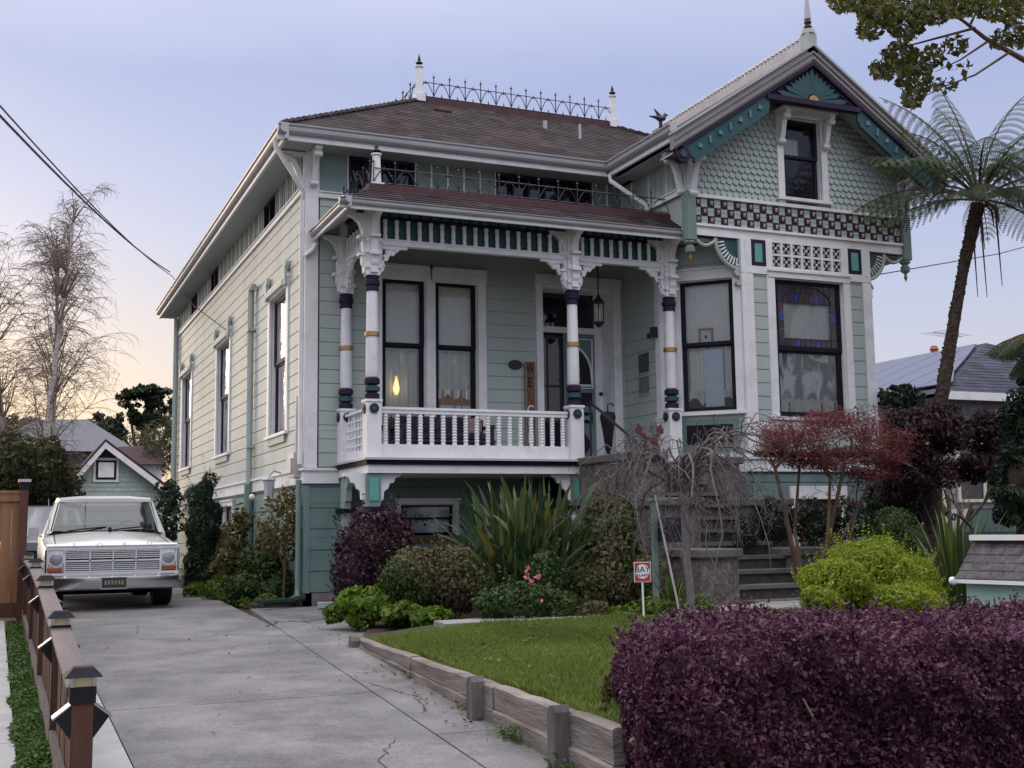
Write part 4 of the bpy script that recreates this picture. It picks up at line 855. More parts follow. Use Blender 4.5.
# ------------------------------------------------------------------ things on the porch and walls
t=tag(MB().disc(FF,8.04,2.81,.02,.045,.085,20,ru=.13).build('oval_plaque',M_iron),'small dark oval plaque screwed to the siding beside the welcome sign','plaque')
sg=thing('welcome_sign','tall narrow WELCOME board leaning beside the front door','sign',(8.30,Y0-.08,1.06))
b=MB(); b.fb(FF,8.205,8.395,.05,.075,1.06,2.87,0); b.fb(FF,8.205,8.225,.0751,.09,1.06,2.87,1); b.fb(FF,8.375,8.395,.0751,.09,1.06,2.87,1); b.build('board',[M_wood,mat('weathered_frame',(.25,.2,.17),.8)],sg)
cols=[M_navy,M_navy,M_red,M_white,M_red,M_white,M_navy]
for i,ch in enumerate('WELCOME'): text('letter',ch,.25,FF,8.30,.077,2.74-i*.245,cols[i],sg,sx=.55 if ch=='W' else .6 if ch=='M' else .8)
for i,(y,z,hh) in enumerate(((18.055,2.835,.17),(18.06,2.445,.15))):
    b=MB(); 
    FQ=FW; b.fb(FQ,y-.17,y+.17,.02,.035,z-hh,z+hh,0)
    for q in ((y-.18,y+.18,z+hh,z+hh+.02),(y-.18,y+.18,z-hh-.02,z-hh)): b.fb(FQ,q[0],q[1],.02,.045,q[2],q[3],1)
    tag(b.build('framed_notice',[mat('notice_face_%d'%i,(.06,.07,.085) if i==0 else (.14,.16,.17),.3,.5,.4,14),M_gutter]),['upper framed dark notice on the siding right of the front door','lower framed grey notice on the siding right of the front door'][i],'notice')
b=MB(); b.fb(FW,17.52,17.60,.036,.14,3.22,3.40); b.fb(FW,17.50,17.62,.14,.2,3.2,3.28); tag(b.build('wall_spotlight',M_iron),'small black spotlight fixed to the white corner board','light')
ln=thing('hanging_lantern','black porch lantern hanging from a chain before the door','lantern',(9.42,18.2,3.6)); x,y=9.42,18.2
b=MB(); b.tube([(x,y,5.04),(x,y,4.02)],.012,5); b.lathe(x,y,[(.02,4.04),(.05,3.98),(.12,3.90),(.11,3.89)],6,smooth=False); b.lathe(x,y,[(.10,3.52),(.11,3.55),(.03,3.46)],6,smooth=False)
for i in range(6): a=PI*i/3; b.tube([(x+.105*math.cos(a),y+.105*math.sin(a),3.89),(x+.095*math.cos(a),y+.095*math.sin(a),3.54)],.009,4)
b.build('cage',M_iron,ln); MB().lathe(x,y,[(.03,3.56),(.035,3.68),(.02,3.8)],8).build('candle',M_white,ln)
# folded umbrella hooked on the handrail
um=thing('umbrella','furled black umbrella hanging by its hook from the handrail','umbrella',(9.0,17.0,1.1)); v=at(608,425,16.7); x,y,z=v
b=MB(); b.lathe(x,y,[(.008,z-.50),(.05,z-.40),(.09,z-.1),(.13,z+.12),(.11,z+.2),(.02,z+.22)],9); b.build('canopy',M_black,um); b=MB(); b.tube([(x,y,z+.2),(x,y,z+.30)]+[(x+.05-.05*math.cos(t*PI/6),y,z+.30+.05*math.sin(t*PI/6)) for t in range(7)],.014,6); b.build('handle',M_iron,um)
# red wooden porch ornament (two carved posts joined by a crosspiece)
v=at(650,448,15.6); x,y,z=v; zb=z-.42
orn=thing('red_ornament','weathered red wooden figure with two raised arms above the steps','ornament',(x,y,zb)); f=Fr((x,y),(1,0),(0,-1)); b=MB()
b.fb(f,-.13,.13,-.03,.03,z-.06,z+.16); b.fb(f,-.15,.15,-.04,.04,z-.11,z-.061)
for s_ in (-1,1):
    b.prism(f,[(s_*.06,z+.161),(s_*.16,z+.161),(s_*.20,z+.26),(s_*.20,z+.36),(s_*.13,z+.30),(s_*.14,z+.24)],-.03,.03); b.fb(f,s_*.11-.035,s_*.11+.035,-.03,.03,zb-.15,z-.111); b.fb(f,s_*.19-.035,s_*.19+.035,-.031,.031,z+.22,z+.30)
b.fb(f,-.06,.06,.031,.04,z-.02,z+.1); b.build('figure',M_red,orn)
# dark settee behind the railing
se=thing('porch_settee','dark cushioned settee standing behind the porch railing under the front windows','settee',(6.5,18.2,1.06)); M_cush=mat('dark_floral_cloth',(.03,.03,.045),.9,.1,.8,16); M_rose=mat('rose_cushion',(.30,.17,.18),.9,.1,.3,12)
b=MB()
for x in (5.72,7.28):
    for y in (17.95,18.5): b.box(x-.03,x+.03,y-.03,y+.03,1.06,1.42)
    b.box(x-.04,x+.04,17.93,18.52,1.62,1.67); b.box(x-.03,x+.03,17.95,18.0,1.421,1.62)
b.box(5.68,7.32,17.93,18.52,1.38,1.42); b.box(5.68,7.32,18.46,18.54,1.421,1.80); b.build('frame',M_iron,se); MB().box(5.78,7.22,17.94,18.44,1.421,1.53).build('seat_cushion',M_cush,se,bevel=.03); MB().box(5.78,7.22,18.34,18.455,1.535,1.83).build('back_cushion',M_cush,se,bevel=.03)
o=MB().box(6.95,7.2,18.18,18.33,1.54,1.80).build('throw_cushion',M_rose,se,bevel=.04)
# ------------------------------------------------------------------ stairs
st=thing('front_stairs','grey stucco entrance stairs with stepped side walls and stone treads','stairs',(9.5,15,-1.05))
SX0,SX1=8.9,10.15
b=MB(); b.box(SX0,SX1,16.62,YP-.1,-1.1,1.02,1)
ys=16.62; z=1.05; r_=.186
for i in range(11):
    zt=z-(i+1)*r_; y1=ys-i*.325; y0=y1-.325
    b.box(SX0,SX1,y0+.03,y1,-1.15,zt-.052,1); b.box(SX0,SX1,y0-.01,y1+.03,zt-.05,zt,0)
b.build('steps',[M_cap,mat('dark_riser',(.06,.056,.055),.9,.15,.3,8,bump=.2)],st)
def cheek(x0,x1,y0,y1,zt):
    b=MB(); b.box(x0,x1,y0,y1,-1.2,zt-.12); o=b.build('side_wall',M_stucco,st)
    MB().box(x0-.05,x1+.05,y0-.06,y1-.001,zt-.119,zt).build('coping',M_cap,o,bevel=.02)
cheek(8.38,8.9,15.2,17.0,1.08); cheek(8.38,8.9,14.25,15.199,.38); cheek(8.33,8.9,13.35,14.249,-.32)
cheek(10.15,10.85,16.15,17.0,1.08); cheek(10.15,10.85,14.85,16.149,.38); cheek(10.15,10.85,13.9,14.849,-.34)
b=MB(); h0=at(590,402,17.0); h1=at(641,446,15.2); b.tube([(h0[0]-.05,h0[1],h0[2]-.04),h0,h1,(h1[0]+.05,h1[1]-.15,h1[2]-.3)],.024,7); b.tube([h0,(h0[0],h0[1],1.06)],.018,6); b.build('handrail',M_iron,st)
# ------------------------------------------------------------------ ground, driveway, lawn, walls
def dz_(y): return -1.18-.018*(19-y) if y<19 else -1.18
M_conc=mat('driveway_concrete',(.165,.163,.166),.85,.25,.30,1.3,bump=.3,bscale=90,dirt=(.07,.067,.064),dirt_amt=.9,dirt_scale=.9,fine=.22,fscale=45)
M_conc2=mat('pale_concrete',(.36,.36,.36),.85,.25,.14,2.5,bump=.2,bscale=90,dirt=(.25,.25,.25),dirt_amt=.5)
M_soil=mat('garden_soil',(.055,.042,.032),.95,.1,.4,9,bump=.6,bscale=30)
M_tar=mat('crack_filler',(.06,.06,.062),.9,.1,.2,8)
M_timber=mat('weathered_timber',(.20,.175,.16),.9,.15,.42,3.5,bump=.5,bscale=22,dirt=(.075,.062,.052),dirt_amt=.8,dirt_scale=2.5,stretch=(1,.35,3))
M_post_=mat('grey_post',(.115,.105,.10),.9,.1,.35,9,bump=.5,bscale=30,stretch=(1,1,.2))
b=MB(); ys=[-60,-2,2,6,10,14,19,40,120,900]
for i in range(len(ys)-1):
    a,c=ys[i],ys[i+1]; za=max(dz_(a),-1.6)-.07; zc=max(dz_(c),-1.6)-.07
    b.quad((-700,a,za),(900,a,za),(900,c,zc),(-700,c,zc))
structure(b.build('ground',M_soil))
def wallx(y): return 3.11+.085*(y-6.43)
def slabp(mb,poly,m=0,th=.2,up=0.): mb.slab(poly,[dz_(y)-th for x,y in poly],[dz_(y)+up for x,y in poly],m)
b=MB(); g=.008; xl=.74
def jx(y): return 2.68+.069*(y-7.37) if y<19 else 3.4            # the long joint
rows=[-1,4.2,9.70,15.3,21.,28.,36.]
for i in range(len(rows)-1):
    a,c=rows[i]+g,rows[i+1]-g
    slabp(b,[(xl,a),(jx(a)-g,a),(jx(c)-g,c),(xl,c)])
for (a,c) in ((-1,4.2),(4.2,7.75),(7.75,10.9),(10.9,13.6)):
    slabp(b,[(jx(a)+g,a+g),(wallx(a)-.02,a+g),(wallx(c)-.02,c-g),(jx(c)+g,c-g)])
slabp(b,[(jx(13.6)+g,13.6+g),(wallx(13.6)+.15,13.6+g),(4.35,15.0),(4.75,16.6),(4.75,18.5),(jx(18.5)+g,18.5)])
for pts,w in (([(3.10,15.55),(3.42,16.2),(3.75,16.05),(4.15,16.35)],.028),([(3.42,16.2),(3.05,16.9)],.02),([(4.2,15.6),(4.5,16.1)],.03),([(2.68,17.9),(3.5,17.7),(4.3,17.9)],.012),([(2.95,10.2),(3.1,9.2),(2.9,8.6)],.008),([(1.0,13.2),(1.7,13.0),(2.2,13.4),(2.9,13.1)],.006),([(2.4,7.7),(2.1,7.0),(2.25,6.2),(2.0,5.3)],.007),([(1.2,17.5),(1.6,16.6),(1.5,15.4)],.006)):
    fine_=[]
    for i in range(len(pts)-1):
        p,q=Vector(pts[i]),Vector(pts[i+1]); k=9
        for j in range(k): fine_.append(tuple(p.lerp(q,j/k)+Vector((random.gauss(0,.02),random.gauss(0,.03)))*(1 if j else .3)))
    pts=fine_+[pts[-1]]; w=w*.8
    for i in range(len(pts)-1):
        p,q=Vector((*pts[i],0)),Vector((*pts[i+1],0)); nn=Vector((-(q-p).y,(q-p).x,0)).normalized()*w
        w1=random.uniform(.4,1.1)
        b.add([(*(p+nn*w1).xy,dz_(p.y)+.004),(*(p-nn*w1).xy,dz_(p.y)+.004),(*(q-nn*.7).xy,dz_(q.y)+.004),(*(q+nn*.7).xy,dz_(q.y)+.004)],[(0,1,2,3)],1)
structure(b.build('driveway',[M_conc,M_tar]))
b=MB(); 
for a,c in ((-1,5.2),(5.2,10.),(10,14.8),(14.8,20)): slabp(b,[(.44,a+g),(.725,a+g),(.725,c-g),(.44,c-g)],up=.012)
structure(b.build('kerb_strip',M_conc2))
b=MB()
for a,c in ((-1,4),(4,8.5),(8.5,13),(13,17.8)): slabp(b,[(-1.4,a+g),(.11-.010*(a-6),a+g),(.11-.010*(c-6),c-g),(-1.4,c-g)],up=.03)
structure(b.build('path',M_conc2))
# lawn surface: bilinear between the timber edge and the garden path
def lz(x,y):
    wt=-1.085-.018*(y-6); s_=min(max((x-wallx(y)-.05)/1.3,0),1); return wt+(-1.06-wt)*s_
M_lawn=mat('lawn_soil',(.05,.06,.025),.95,.1,.4,14,bump=.5,bscale=50)
b=MB(); NX,NY=10,14; vs=[]; 
for j in range(NY+1):
    y=5.4+(13.3-5.4)*j/NY
    for i in range(NX+1):
        x=wallx(y)+.02+(9.0-wallx(y))*(i/NX)**1.5; vs.append((x,y,lz(x,y)+random.uniform(-.008,.008)))
b.add(vs,[(j*(NX+1)+i,j*(NX+1)+i+1,(j+1)*(NX+1)+i+1,(j+1)*(NX+1)+i) for j in range(NY) for i in range(NX)],0,True); structure(b.build('lawn_bed',M_lawn))
b=MB(); z=-1.05
b.slab([(4.45,12.42),(8.85,11.75),(8.85,12.75),(4.52,13.0)],[-1.3]*4,[-1.045,-1.0,-1.0,-1.05]); b.slab([(8.858,11.75),(10.4,11.75),(10.4,12.9),(8.858,12.95)],[-1.2]*4,-.998); structure(b.build('garden_path',mat('path_concrete',(.25,.245,.24),.9,.2,.2,3,bump=.2,bscale=60,dirt=(.12,.11,.10),dirt_amt=.7,dirt_scale=2)))
b=MB(); b.slab([(3.72,13.27),(8.3,13.0),(8.3,18.75),(4.80,18.75),(4.80,16.6),(4.38,15.0)],-1.4,[-1.24,-1.03,-1.05,-1.08,-1.16,-1.22]); b.slab([(10.42,8.0),(30,8.0),(30,22),(10.42,18)],-1.4,-1.05); b.slab([(3.55,18.8),(4.36,18.8),(4.36,34),(3.55,34)],-1.4,-1.15); structure(b.build('planting_bed',M_soil))
# grass blades
def grass(n,poly_fn,h,w,mats,name,label):
    P=[]
    while len(P)<n:
        q=poly_fn(n)
        P=q if len(P)==0 else np.vstack([P,q])
    P=P[:n]; az=rng.uniform(0,2*PI,n); lean=rng.normal(0,.35,(n,2)); H_=h*rng.uniform(.5,1.3,n)*(1+.35*np.sin(P[:,0]*3.1+1)*np.sin(P[:,1]*2.3))
    a=P.copy(); S=np.stack([np.cos(az),np.sin(az),np.zeros(n)],1)*(w*rng.uniform(.6,1.3,n))[:,None]
    m=P+np.stack([lean[:,0]*H_*.35,lean[:,1]*H_*.35,H_*.6],1); t=P+np.stack([lean[:,0]*H_,lean[:,1]*H_,H_],1)
    V=np.stack([a-S*.5,a+S*.5,m+S*.4,t],1).reshape(-1,3); V2=V; F=np.arange(4*n).reshape(n,4)
    rn=clump_rnd(P,1.3,.6)
    o=mesh_np(name,V2,F,rn,mats); o['kind']='stuff'
    if label: o['label']=label
    return o
LM_grass=leaf_mat('grass_blade',[(0,(.13,.095,.04)),(.2,(.09,.125,.028)),(.55,(.14,.205,.036)),(.85,(.21,.26,.06)),(1,(.31,.28,.11))],.55,.35)
def lawn_pts(n):
    y=rng.uniform(5.5,12.9,n)**1; x=rng.uniform(3.05,8.6,n); k=(x>3.15+.085*(y-6.43)+.02)&(y<12.5-(x-3.75)*.155)&(x<3.4+ (y-5.0)*1.25)
    x,y=x[k],y[k]; bare=np.exp(-(((x-3.85)/.32)**2+((y-7.2)/.8)**2)); kk=rng.uniform(0,1,len(x))>bare*.88; x,y=x[kk],y[kk]
    z=np.array([lz(a,c) for a,c in zip(x,y)]); return np.stack([x,y,z],1)
grass(115000,lawn_pts,.055,.0085,LM_grass,'grass','short green lawn behind the timber edging, with a bare patch near the hedge')
# timber retaining edge
rt=thing('retaining_wall','low weathered grey timber wall holding the lawn above the driveway','retaining wall',(wallx(9),9,-1.3))
pl=[(5.75,7.9),(7.9,10.4),(10.4,13.5)]
for (a,c) in pl:
    for k in range(2):
        za0,zc0=dz_(a)-.05,dz_(c)-.05; ta,tc=-1.07-.02*(a-6)*.9,-1.07-.02*(c-6)*.9
        z0=[za0+(ta-za0)*k/2, zc0+(tc-zc0)*k/2]; z1=[za0+(ta-za0)*(k+1)/2-.006, zc0+(tc-zc0)*(k+1)/2-.006]; off=random.uniform(-.008,.008)+(.012 if k==0 else 0)
        b=MB(); N_=8; secs=[]
        for i in range(N_+1):
            t=i/N_; y=a+.01+(c-a-.02)*t; x=wallx(y)-off+random.uniform(-.004,.004); zz0=z0[0]+(z0[1]-z0[0])*t; zz1=z1[0]+(z1[1]-z1[0])*t+random.uniform(-.006,.008)
            secs.append([(x-.045,y,zz0),(x-.05,y,zz1-.012),(x-.03,y,zz1),(x+.04,y,zz1),(x+.045,y,zz0)])
        b.loft(secs,0,False); b.build('plank',M_timber,rt)
for (y,h) in ((8.17,.30),(6.44,.36),(12.9,.10)):
    b=MB(); x=wallx(y)-.10; z=dz_(y); b.prism(Fr((x,y),(0,1),(1,0)),[(-.055,z-.1),(.06,z-.1),(.058,z+h-.05),(.03,z+h),(-.02,z+h+.01),(-.05,z+h-.03)],-.05,.05); b.build('stake',M_post_,rt)
# clover and weeds growing in the lawn
LM_clov=leaf_mat('clover_leaf',[(0,(.045,.085,.02)),(1,(.11,.17,.04))]); P=[]
for i in range(38):
    y=random.uniform(6.2,11.8); x=wallx(y)+random.uniform(.1,2.6)
    for k in range(random.randint(8,30)): a=random.uniform(0,2*PI); q=abs(random.gauss(0,.07)); P.append((x+q*math.cos(a),y+q*math.sin(a),lz(x,y)+random.uniform(.02,.06)))
P=np.array(P); V,Fq=leaf_geo(P,np.tile([0,0,1.],(len(P),1)),.035,.028,.4); o=mesh_np('clover',V,Fq,rng.uniform(0,1,len(P)),LM_clov); tag(o,'patches of clover among the lawn grass','clover',kind='stuff')
# weeds and fallen leaves along the timber
LM_weed=leaf_mat('weed_leaf',[(0,(.03,.06,.015)),(.6,(.06,.11,.02)),(1,(.10,.15,.03))])
P=[]
for (x0,y0,k) in ((wallx(6.2)-.14,6.25,90),(wallx(7.3)-.09,7.35,70),(wallx(10.2)-.06,10.3,25),(wallx(8.9)-.07,8.6,16)):
    for i in range(k): P.append((x0+random.gauss(0,.035),y0+random.gauss(0,.10),dz_(y0)+abs(random.gauss(0,.04))+.01))
P=np.array(P); V,Fq=leaf_geo(P,np.tile([0,0,1.],(len(P),1)),.05,.022,.5); o=mesh_np('weeds',V,Fq,rng.uniform(0,1,len(P)),LM_weed); tag(o,'small weeds along the foot of the timber wall','weeds',kind='stuff')
LM_litter=leaf_mat('dry_leaf',[(0,(.10,.02,.02)),(.5,(.13,.05,.03)),(1,(.05,.04,.03))],.8,.1)
P=[]
for i in range(230):
    y=random.uniform(5.5,17); x=random.choice([wallx(y)-.06-abs(random.gauss(0,.12)), random.uniform(.8,3.2)]) if random.random()<.93 else random.uniform(.8,3)
    if i>120: x=wallx(y)-.06-abs(random.gauss(0,.07)); y=random.choice([9.2,8.4,10.4])+random.gauss(0,.35)
    P.append((x,y,dz_(y)+.012))
P=np.array(P); V,Fq=leaf_geo(P,np.tile([0,0,1.],(len(P),1)),.04,.02,.25); o=mesh_np('fallen_leaves',V,Fq,rng.uniform(0,1,len(P)),LM_litter); tag(o,'dry red and brown leaves scattered on the driveway','leaves',kind='stuff')
# ------------------------------------------------------------------ low fence with solar post caps
M_fence=mat('redwood_fence',(.075,.036,.027),.75,.2,.3,6,bump=.35,bscale=30,stretch=(1,1,.15)); M_rail=mat('greyed_rail',(.135,.115,.112),.75,.25,.25,5,bump=.35,bscale=30,stretch=(1,.1,1),dirt=(.10,.06,.05),dirt_amt=.6)
M_cedar=mat('cedar_boards',(.20,.105,.055),.7,.2,.35,3,bump=.3,bscale=25,stretch=(2,1,.12))
M_capb=mat('black_plastic',(.013,.013,.018),.7,.15,.2,9); M_capg=mat('solar_lens',(.62,.52,.30),.3,.5,.12,9); M_chrome=mat('steel_edge',(.5,.5,.52),.25,.5,.05,9,metal=1.)
FY=[6.0,8.2,10.9,13.95,17.2]; FZ=[-.655,-.525,-.385,-.30,-.275]
def fx(y): return .388-.007*y
fe=thing('low_fence','low dark red garden fence with a flat grey top rail and capped posts','fence',(fx(10),10,-1.35),None)
def fz(y): return float(np.interp(y,[4,6,8.2,10.9,13.95,17.2,21],[-.77,-.655,-.525,-.385,-.30,-.275,-.27]))
for i in range(5):
    a=FY[i]+.06; c=(FY[i+1] if i<4 else 19.8)-.06
    b=MB(); secs=[[(fx(y)-.062,y,fz(y)-.11),(fx(y)+.062,y,fz(y)-.11),(fx(y)+.062,y,fz(y)-.075),(fx(y)-.062,y,fz(y)-.075)] for y in np.linspace(a,c,5)]; b.loft(secs,0,False); b.build('top_rail',M_rail,fe,bevel=.006)
    b=MB(); k=int((c-a)/.115)
    for j in range(k):
        y=a+(j+.5)*(c-a)/k; w_=.052; x=fx(y); zt=fz(y)-.112; b.box(x-.012+random.uniform(-.003,.003),x+.012,y-w_,y+w_,dz_(y)+.06,zt)
    b.build('pickets',M_fence,fe)
    b=MB(); b.loft([[(fx(y)-.05,y,dz_(y)-.02),(fx(y)-.014,y,dz_(y)-.02),(fx(y)-.014,y,dz_(y)+.15),(fx(y)-.05,y,dz_(y)+.15)] for y in (a,c)],0,False); b.loft([[(fx(y)+.014,y,fz(y)-.22),(fx(y)+.05,y,fz(y)-.22),(fx(y)+.05,y,fz(y)-.112),(fx(y)+.014,y,fz(y)-.112)] for y in (a,c)],0,False); b.build('kick_board',M_rail,fe)
proto=None
for i,(y,z) in enumerate(zip(FY,FZ)):
    x=fx(y); s=.05
    b=MB(); b.box(x-s,x+s,y-s,y+s,dz_(y)-.1,z-.10); p=b.build('post',M_fence,fe,bevel=.004)
    b=MB(); b.box(x-.058,x+.058,y-.058,y+.058,z-.13,z-.055,0); b.box(x-.045,x+.045,y-.045,y+.045,z-.055,z-.012,1)
    for dx_ in (-.05,.05):
        for dy_ in (-.05,.05): b.box(x+dx_-.008,x+dx_+.008,y+dy_-.008,y+dy_+.008,z-.054,z-.012,2)
    q=.085; b.add([(x-q,y-q,z-.011),(x+q,y-q,z-.011),(x+q,y+q,z-.011),(x-q,y+q,z-.011),(x-.045,y-.045,z+.032),(x+.045,y-.045,z+.032),(x+.045,y+.045,z+.032),(x-.045,y+.045,z+.032)],[(3,2,1,0),(4,5,6,7),(0,1,5,4),(1,2,6,5),(2,3,7,6),(3,0,4,7)],0)
    b.build('post_cap',[M_capb,M_capg,M_chrome],p)
    for sg in (-1,1):                       # wedge-shaped step lights on both sides
        b=MB(); x0=x+sg*.051; f=Fr((x0,y),(sg,0),(0,1)); zz=z-.14; b.prism(f,[(0,zz),(.066,zz-.05),(.064,zz-.062),(0,zz-.15)],-.05,.05,0); b.prism(f,[(-.001,zz+.010),(.080,zz-.052),(.078,zz-.061),(0,zz+.001)],-.055,.055,1); b.build('step_light',[M_capb,M_chrome],p)
# ground cover in the strip beside the fence
LM_cover=leaf_mat('ground_cover_leaf',[(0,(.03,.065,.015)),(.5,(.06,.125,.024)),(1,(.11,.19,.045))],.5,.3)
n_=30000; y=rng.uniform(4.5,17.5,n_)**1.; x=rng.uniform(.10,.32,n_)-.010*(y-6)*.6+rng.normal(0,.012,n_)+.02*np.sin(y*4.1); hh=.055*(1-((x-.21)/.2)**2).clip(0)*(.6+.5*np.sin(y*5+np.sin(x*20)))
P=np.stack([x,y,np.array([dz_(a) for a in y])+.0+hh*rng.uniform(.3,1,n_)+.02],1); V,Fq=leaf_geo(P,np.tile([0,0,1.],(n_,1)),.030,.024,.6); o=mesh_np('ground_cover',V,Fq,clump_rnd(P,1.5),LM_cover); tag(o,'low green ground cover along the left side of the fence','ground cover',kind='stuff')
# tall cedar fence panel at the end
cf=thing('cedar_fence','tall new cedar board fence standing at the end of the low fence','fence',(-.7,18.,-1.1))
b=MB(); x=-2.2
while x<.14: b.box(x+.003,x+.137,17.98+random.uniform(0,.008),18.02,-.95,.56); x+=.14
b.build('boards',M_cedar,cf); b=MB(); b.box(-2.2,.14,17.95,18.05,.561,.605); b.box(-2.2,.14,17.96,17.979,.45,.562); b.build('rail',M_cedar,cf); MB().box(-2.2,.14,17.96,18.04,-1.15,-.951).build('gravel_board',M_fence,cf)
b=MB(); b.box(.141,.245,17.94,18.05,-1.2,.62,0); p=b.build('post',M_fence,cf); b=MB(); b.box(.13,.256,17.93,18.06,.621,.72,0); b.box(.11,.276,17.91,18.08,.721,.76,1); b.build('post_cap',[M_capb,M_chrome],p)
# ------------------------------------------------------------------ vehicles
M_tw=mat('white_truck_paint',(.55,.545,.52),.28,.5,.03,2,coat=.6,dirt=(.45,.44,.43),dirt_amt=.3,dirt_scale=3); M_rub=mat('tyre_rubber',(.018,.018,.018),.85,.2,.2,12); M_und=mat('dark_underside',(.012,.012,.013),.9,.1,.2,6)
M_chr=mat('chrome',(.55,.56,.58),.16,.5,.05,6,metal=1.,bump=.03,bscale=12); M_alu=mat('grille_alloy',(.72,.73,.75),.34,.5,.05,6,metal=.6); M_lens=mat('lamp_glass',(.24,.26,.28),.1,.7,.1,20,coat=1); M_orl=mat('amber_lens',(.26,.06,.018),.2,.6,.1,14,coat=.6)
M_wsh=glass_mat('windscreen',(.40,.50,.50),.8,.06); M_seat=mat('seat_vinyl',(.05,.055,.06),.6,.3,.2,8); M_plate=mat('plate_face',(.03,.03,.04),.5,.4,.1,10); M_plt=mat('plate_digits',(.24,.20,.10),.5)
TX,TY,TZ=1.52,19.45,-1.18
def T(x,b_,z): return (TX+x,TY+b_,TZ+z)
tk=thing('pickup_truck','old white pickup truck with a wide chrome grille parked nose out on the driveway','truck',(TX,TY+2.4,TZ))
FT=Fr((TX,TY),(1,0),(0,-1))
def tz(z): return TZ+z
def half(pts,bk): 
    r=[T(x,bk,z) for x,z in pts]; return r+[T(-x,bk,z) for x,z in reversed(pts)]
b=MB()                                                   # nose, fenders and bonnet to the cowl
S=[(.10,[(.96,.46),(.99,.60),(1.0,.78),(.985,.93),(.90,.965),(.55,.985),(.25,.995)]),
   (.16,[(.98,.44),(1.01,.60),(1.02,.80),(1.0,.97),(.90,1.01),(.55,1.02),(.25,1.03)]),
   (.6,[(.99,.46),(1.01,.62),(1.02,.83),(1.0,1.0),(.88,1.045),(.55,1.07),(.25,1.10)]),
   (1.2,[(.99,.46),(1.01,.62),(1.02,.86),(1.0,1.04),(.88,1.10),(.55,1.14),(.25,1.17)]),
   (1.75,[(.99,.46),(1.01,.62),(1.02,.9),(1.0,1.08),(.88,1.15),(.55,1.19),(.25,1.21)])]
b.loft([half(p,k) for k,p in S],0,True); body=b.build('body',M_tw,tk,sharp=28)
b=MB()
for s in (-1,1): b.tube([T(s*.84,.12,1.004),T(s*.84,.6,1.062),T(s*.83,1.2,1.118),T(s*.82,1.72,1.172)],.006,4,cap=False)
b.tube([T(-.9,1.73,1.155),T(-.5,1.70,1.20),T(0,1.69,1.222),T(.5,1.70,1.20),T(.9,1.73,1.155)],.010,4); b.build('bonnet_seam',M_und,body)
b=MB(); b.add([T(-.97,.072,.985),T(.97,.072,.985),T(.97,.14,1.012),T(-.97,.14,1.012),T(-.97,.10,.955),T(.97,.10,.955)],[(0,1,2,3),(0,1,5,4)]); b.build('bonnet_lip',M_tw,body)
b=MB()                                                   # cab sides, roof, pillars
cab=[(1.76,[(.98,.46),(1.0,.9),(.97,1.17)]),(3.15,[(.98,.46),(1.0,.9),(.97,1.17)])]
b.loft([half(p,k) for k,p in cab],0,False)
rf=[(2.02,[(.76,1.70),(.74,1.735),(.40,1.765)]),(2.2,[(.79,1.71),(.76,1.78),(.40,1.81)]),(2.8,[(.79,1.71),(.76,1.79),(.40,1.815)]),(3.05,[(.77,1.70),(.74,1.75),(.40,1.775)])]
b.loft([half(p,k) for k,p in rf],0,True)
for s in (-1,1):
    b.hexa([T(s*.93,1.72,1.17),T(s*.85,1.70,1.19),T(s*.85,1.80,1.19),T(s*.93,1.82,1.17),T(s*.78,2.06,1.71),T(s*.72,2.04,1.72),T(s*.72,2.12,1.72),T(s*.78,2.16,1.71)])
    b.hexa([T(s*.96,2.95,1.165),T(s*.86,2.95,1.165),T(s*.86,3.12,1.165),T(s*.96,3.12,1.165),T(s*.79,2.9,1.71),T(s*.70,2.9,1.71),T(s*.70,3.03,1.71),T(s*.79,3.03,1.71)])
    b.hexa([T(s*.985,1.9,1.17),T(s*.955,1.9,1.17),T(s*.955,1.95,1.17),T(s*.985,1.95,1.17),T(s*.79,2.12,1.71),T(s*.76,2.12,1.71),T(s*.76,2.17,1.71),T(s*.79,2.17,1.71)])
b.build('cab',M_tw,tk,sharp=28)
b=MB(); g_=MB()
b.tube([T(-.86,1.735,1.20),T(.86,1.735,1.20),T(.75,2.045,1.70),T(-.75,2.045,1.70),T(-.86,1.735,1.20)],.022,6); b.build('windscreen_seal',M_und,tk)
g_.loft([[T(-.84,1.73,1.205),T(-.4,1.69,1.215),T(0,1.675,1.22),T(.4,1.69,1.215),T(.84,1.73,1.205)],[T(-.74,2.04,1.70),T(-.35,2.0,1.71),T(0,1.985,1.715),T(.35,2.0,1.71),T(.74,2.04,1.70)]],0,True,False,False); g_.build('windscreen',M_wsh,tk)
b=MB(); b.quad(T(-.66,3.06,1.24),T(.66,3.06,1.24),T(.62,3.0,1.66),T(-.62,3.0,1.66)); b.build('rear_window',M_wsh,tk)
b=MB(); b.hexa([T(-.95,3.10,1.0),T(-.66,3.10,1.0),T(-.66,3.14,1.0),T(-.95,3.14,1.0),T(-.78,3.03,1.7),T(-.62,3.03,1.7),T(-.62,3.06,1.7),T(-.78,3.06,1.7)]); b.hexa([T(.66,3.10,1.0),T(.95,3.10,1.0),T(.95,3.14,1.0),T(.66,3.14,1.0),T(.62,3.03,1.7),T(.78,3.03,1.7),T(.78,3.06,1.7),T(.62,3.06,1.7)]); b.build('rear_cab_panel',M_tw,tk)
b=MB(); b.box(TX-.85,TX+.85,TY+2.3,TY+2.9,tz(.75),tz(.95)); b.box(TX-.85,TX+.85,TY+2.72,TY+2.92,tz(.95),tz(1.32)); 
b.box(TX-.9,TX+.9,TY+1.78,TY+2.0,tz(1.02),tz(1.16)); b.build('bench_seat',M_seat,tk)
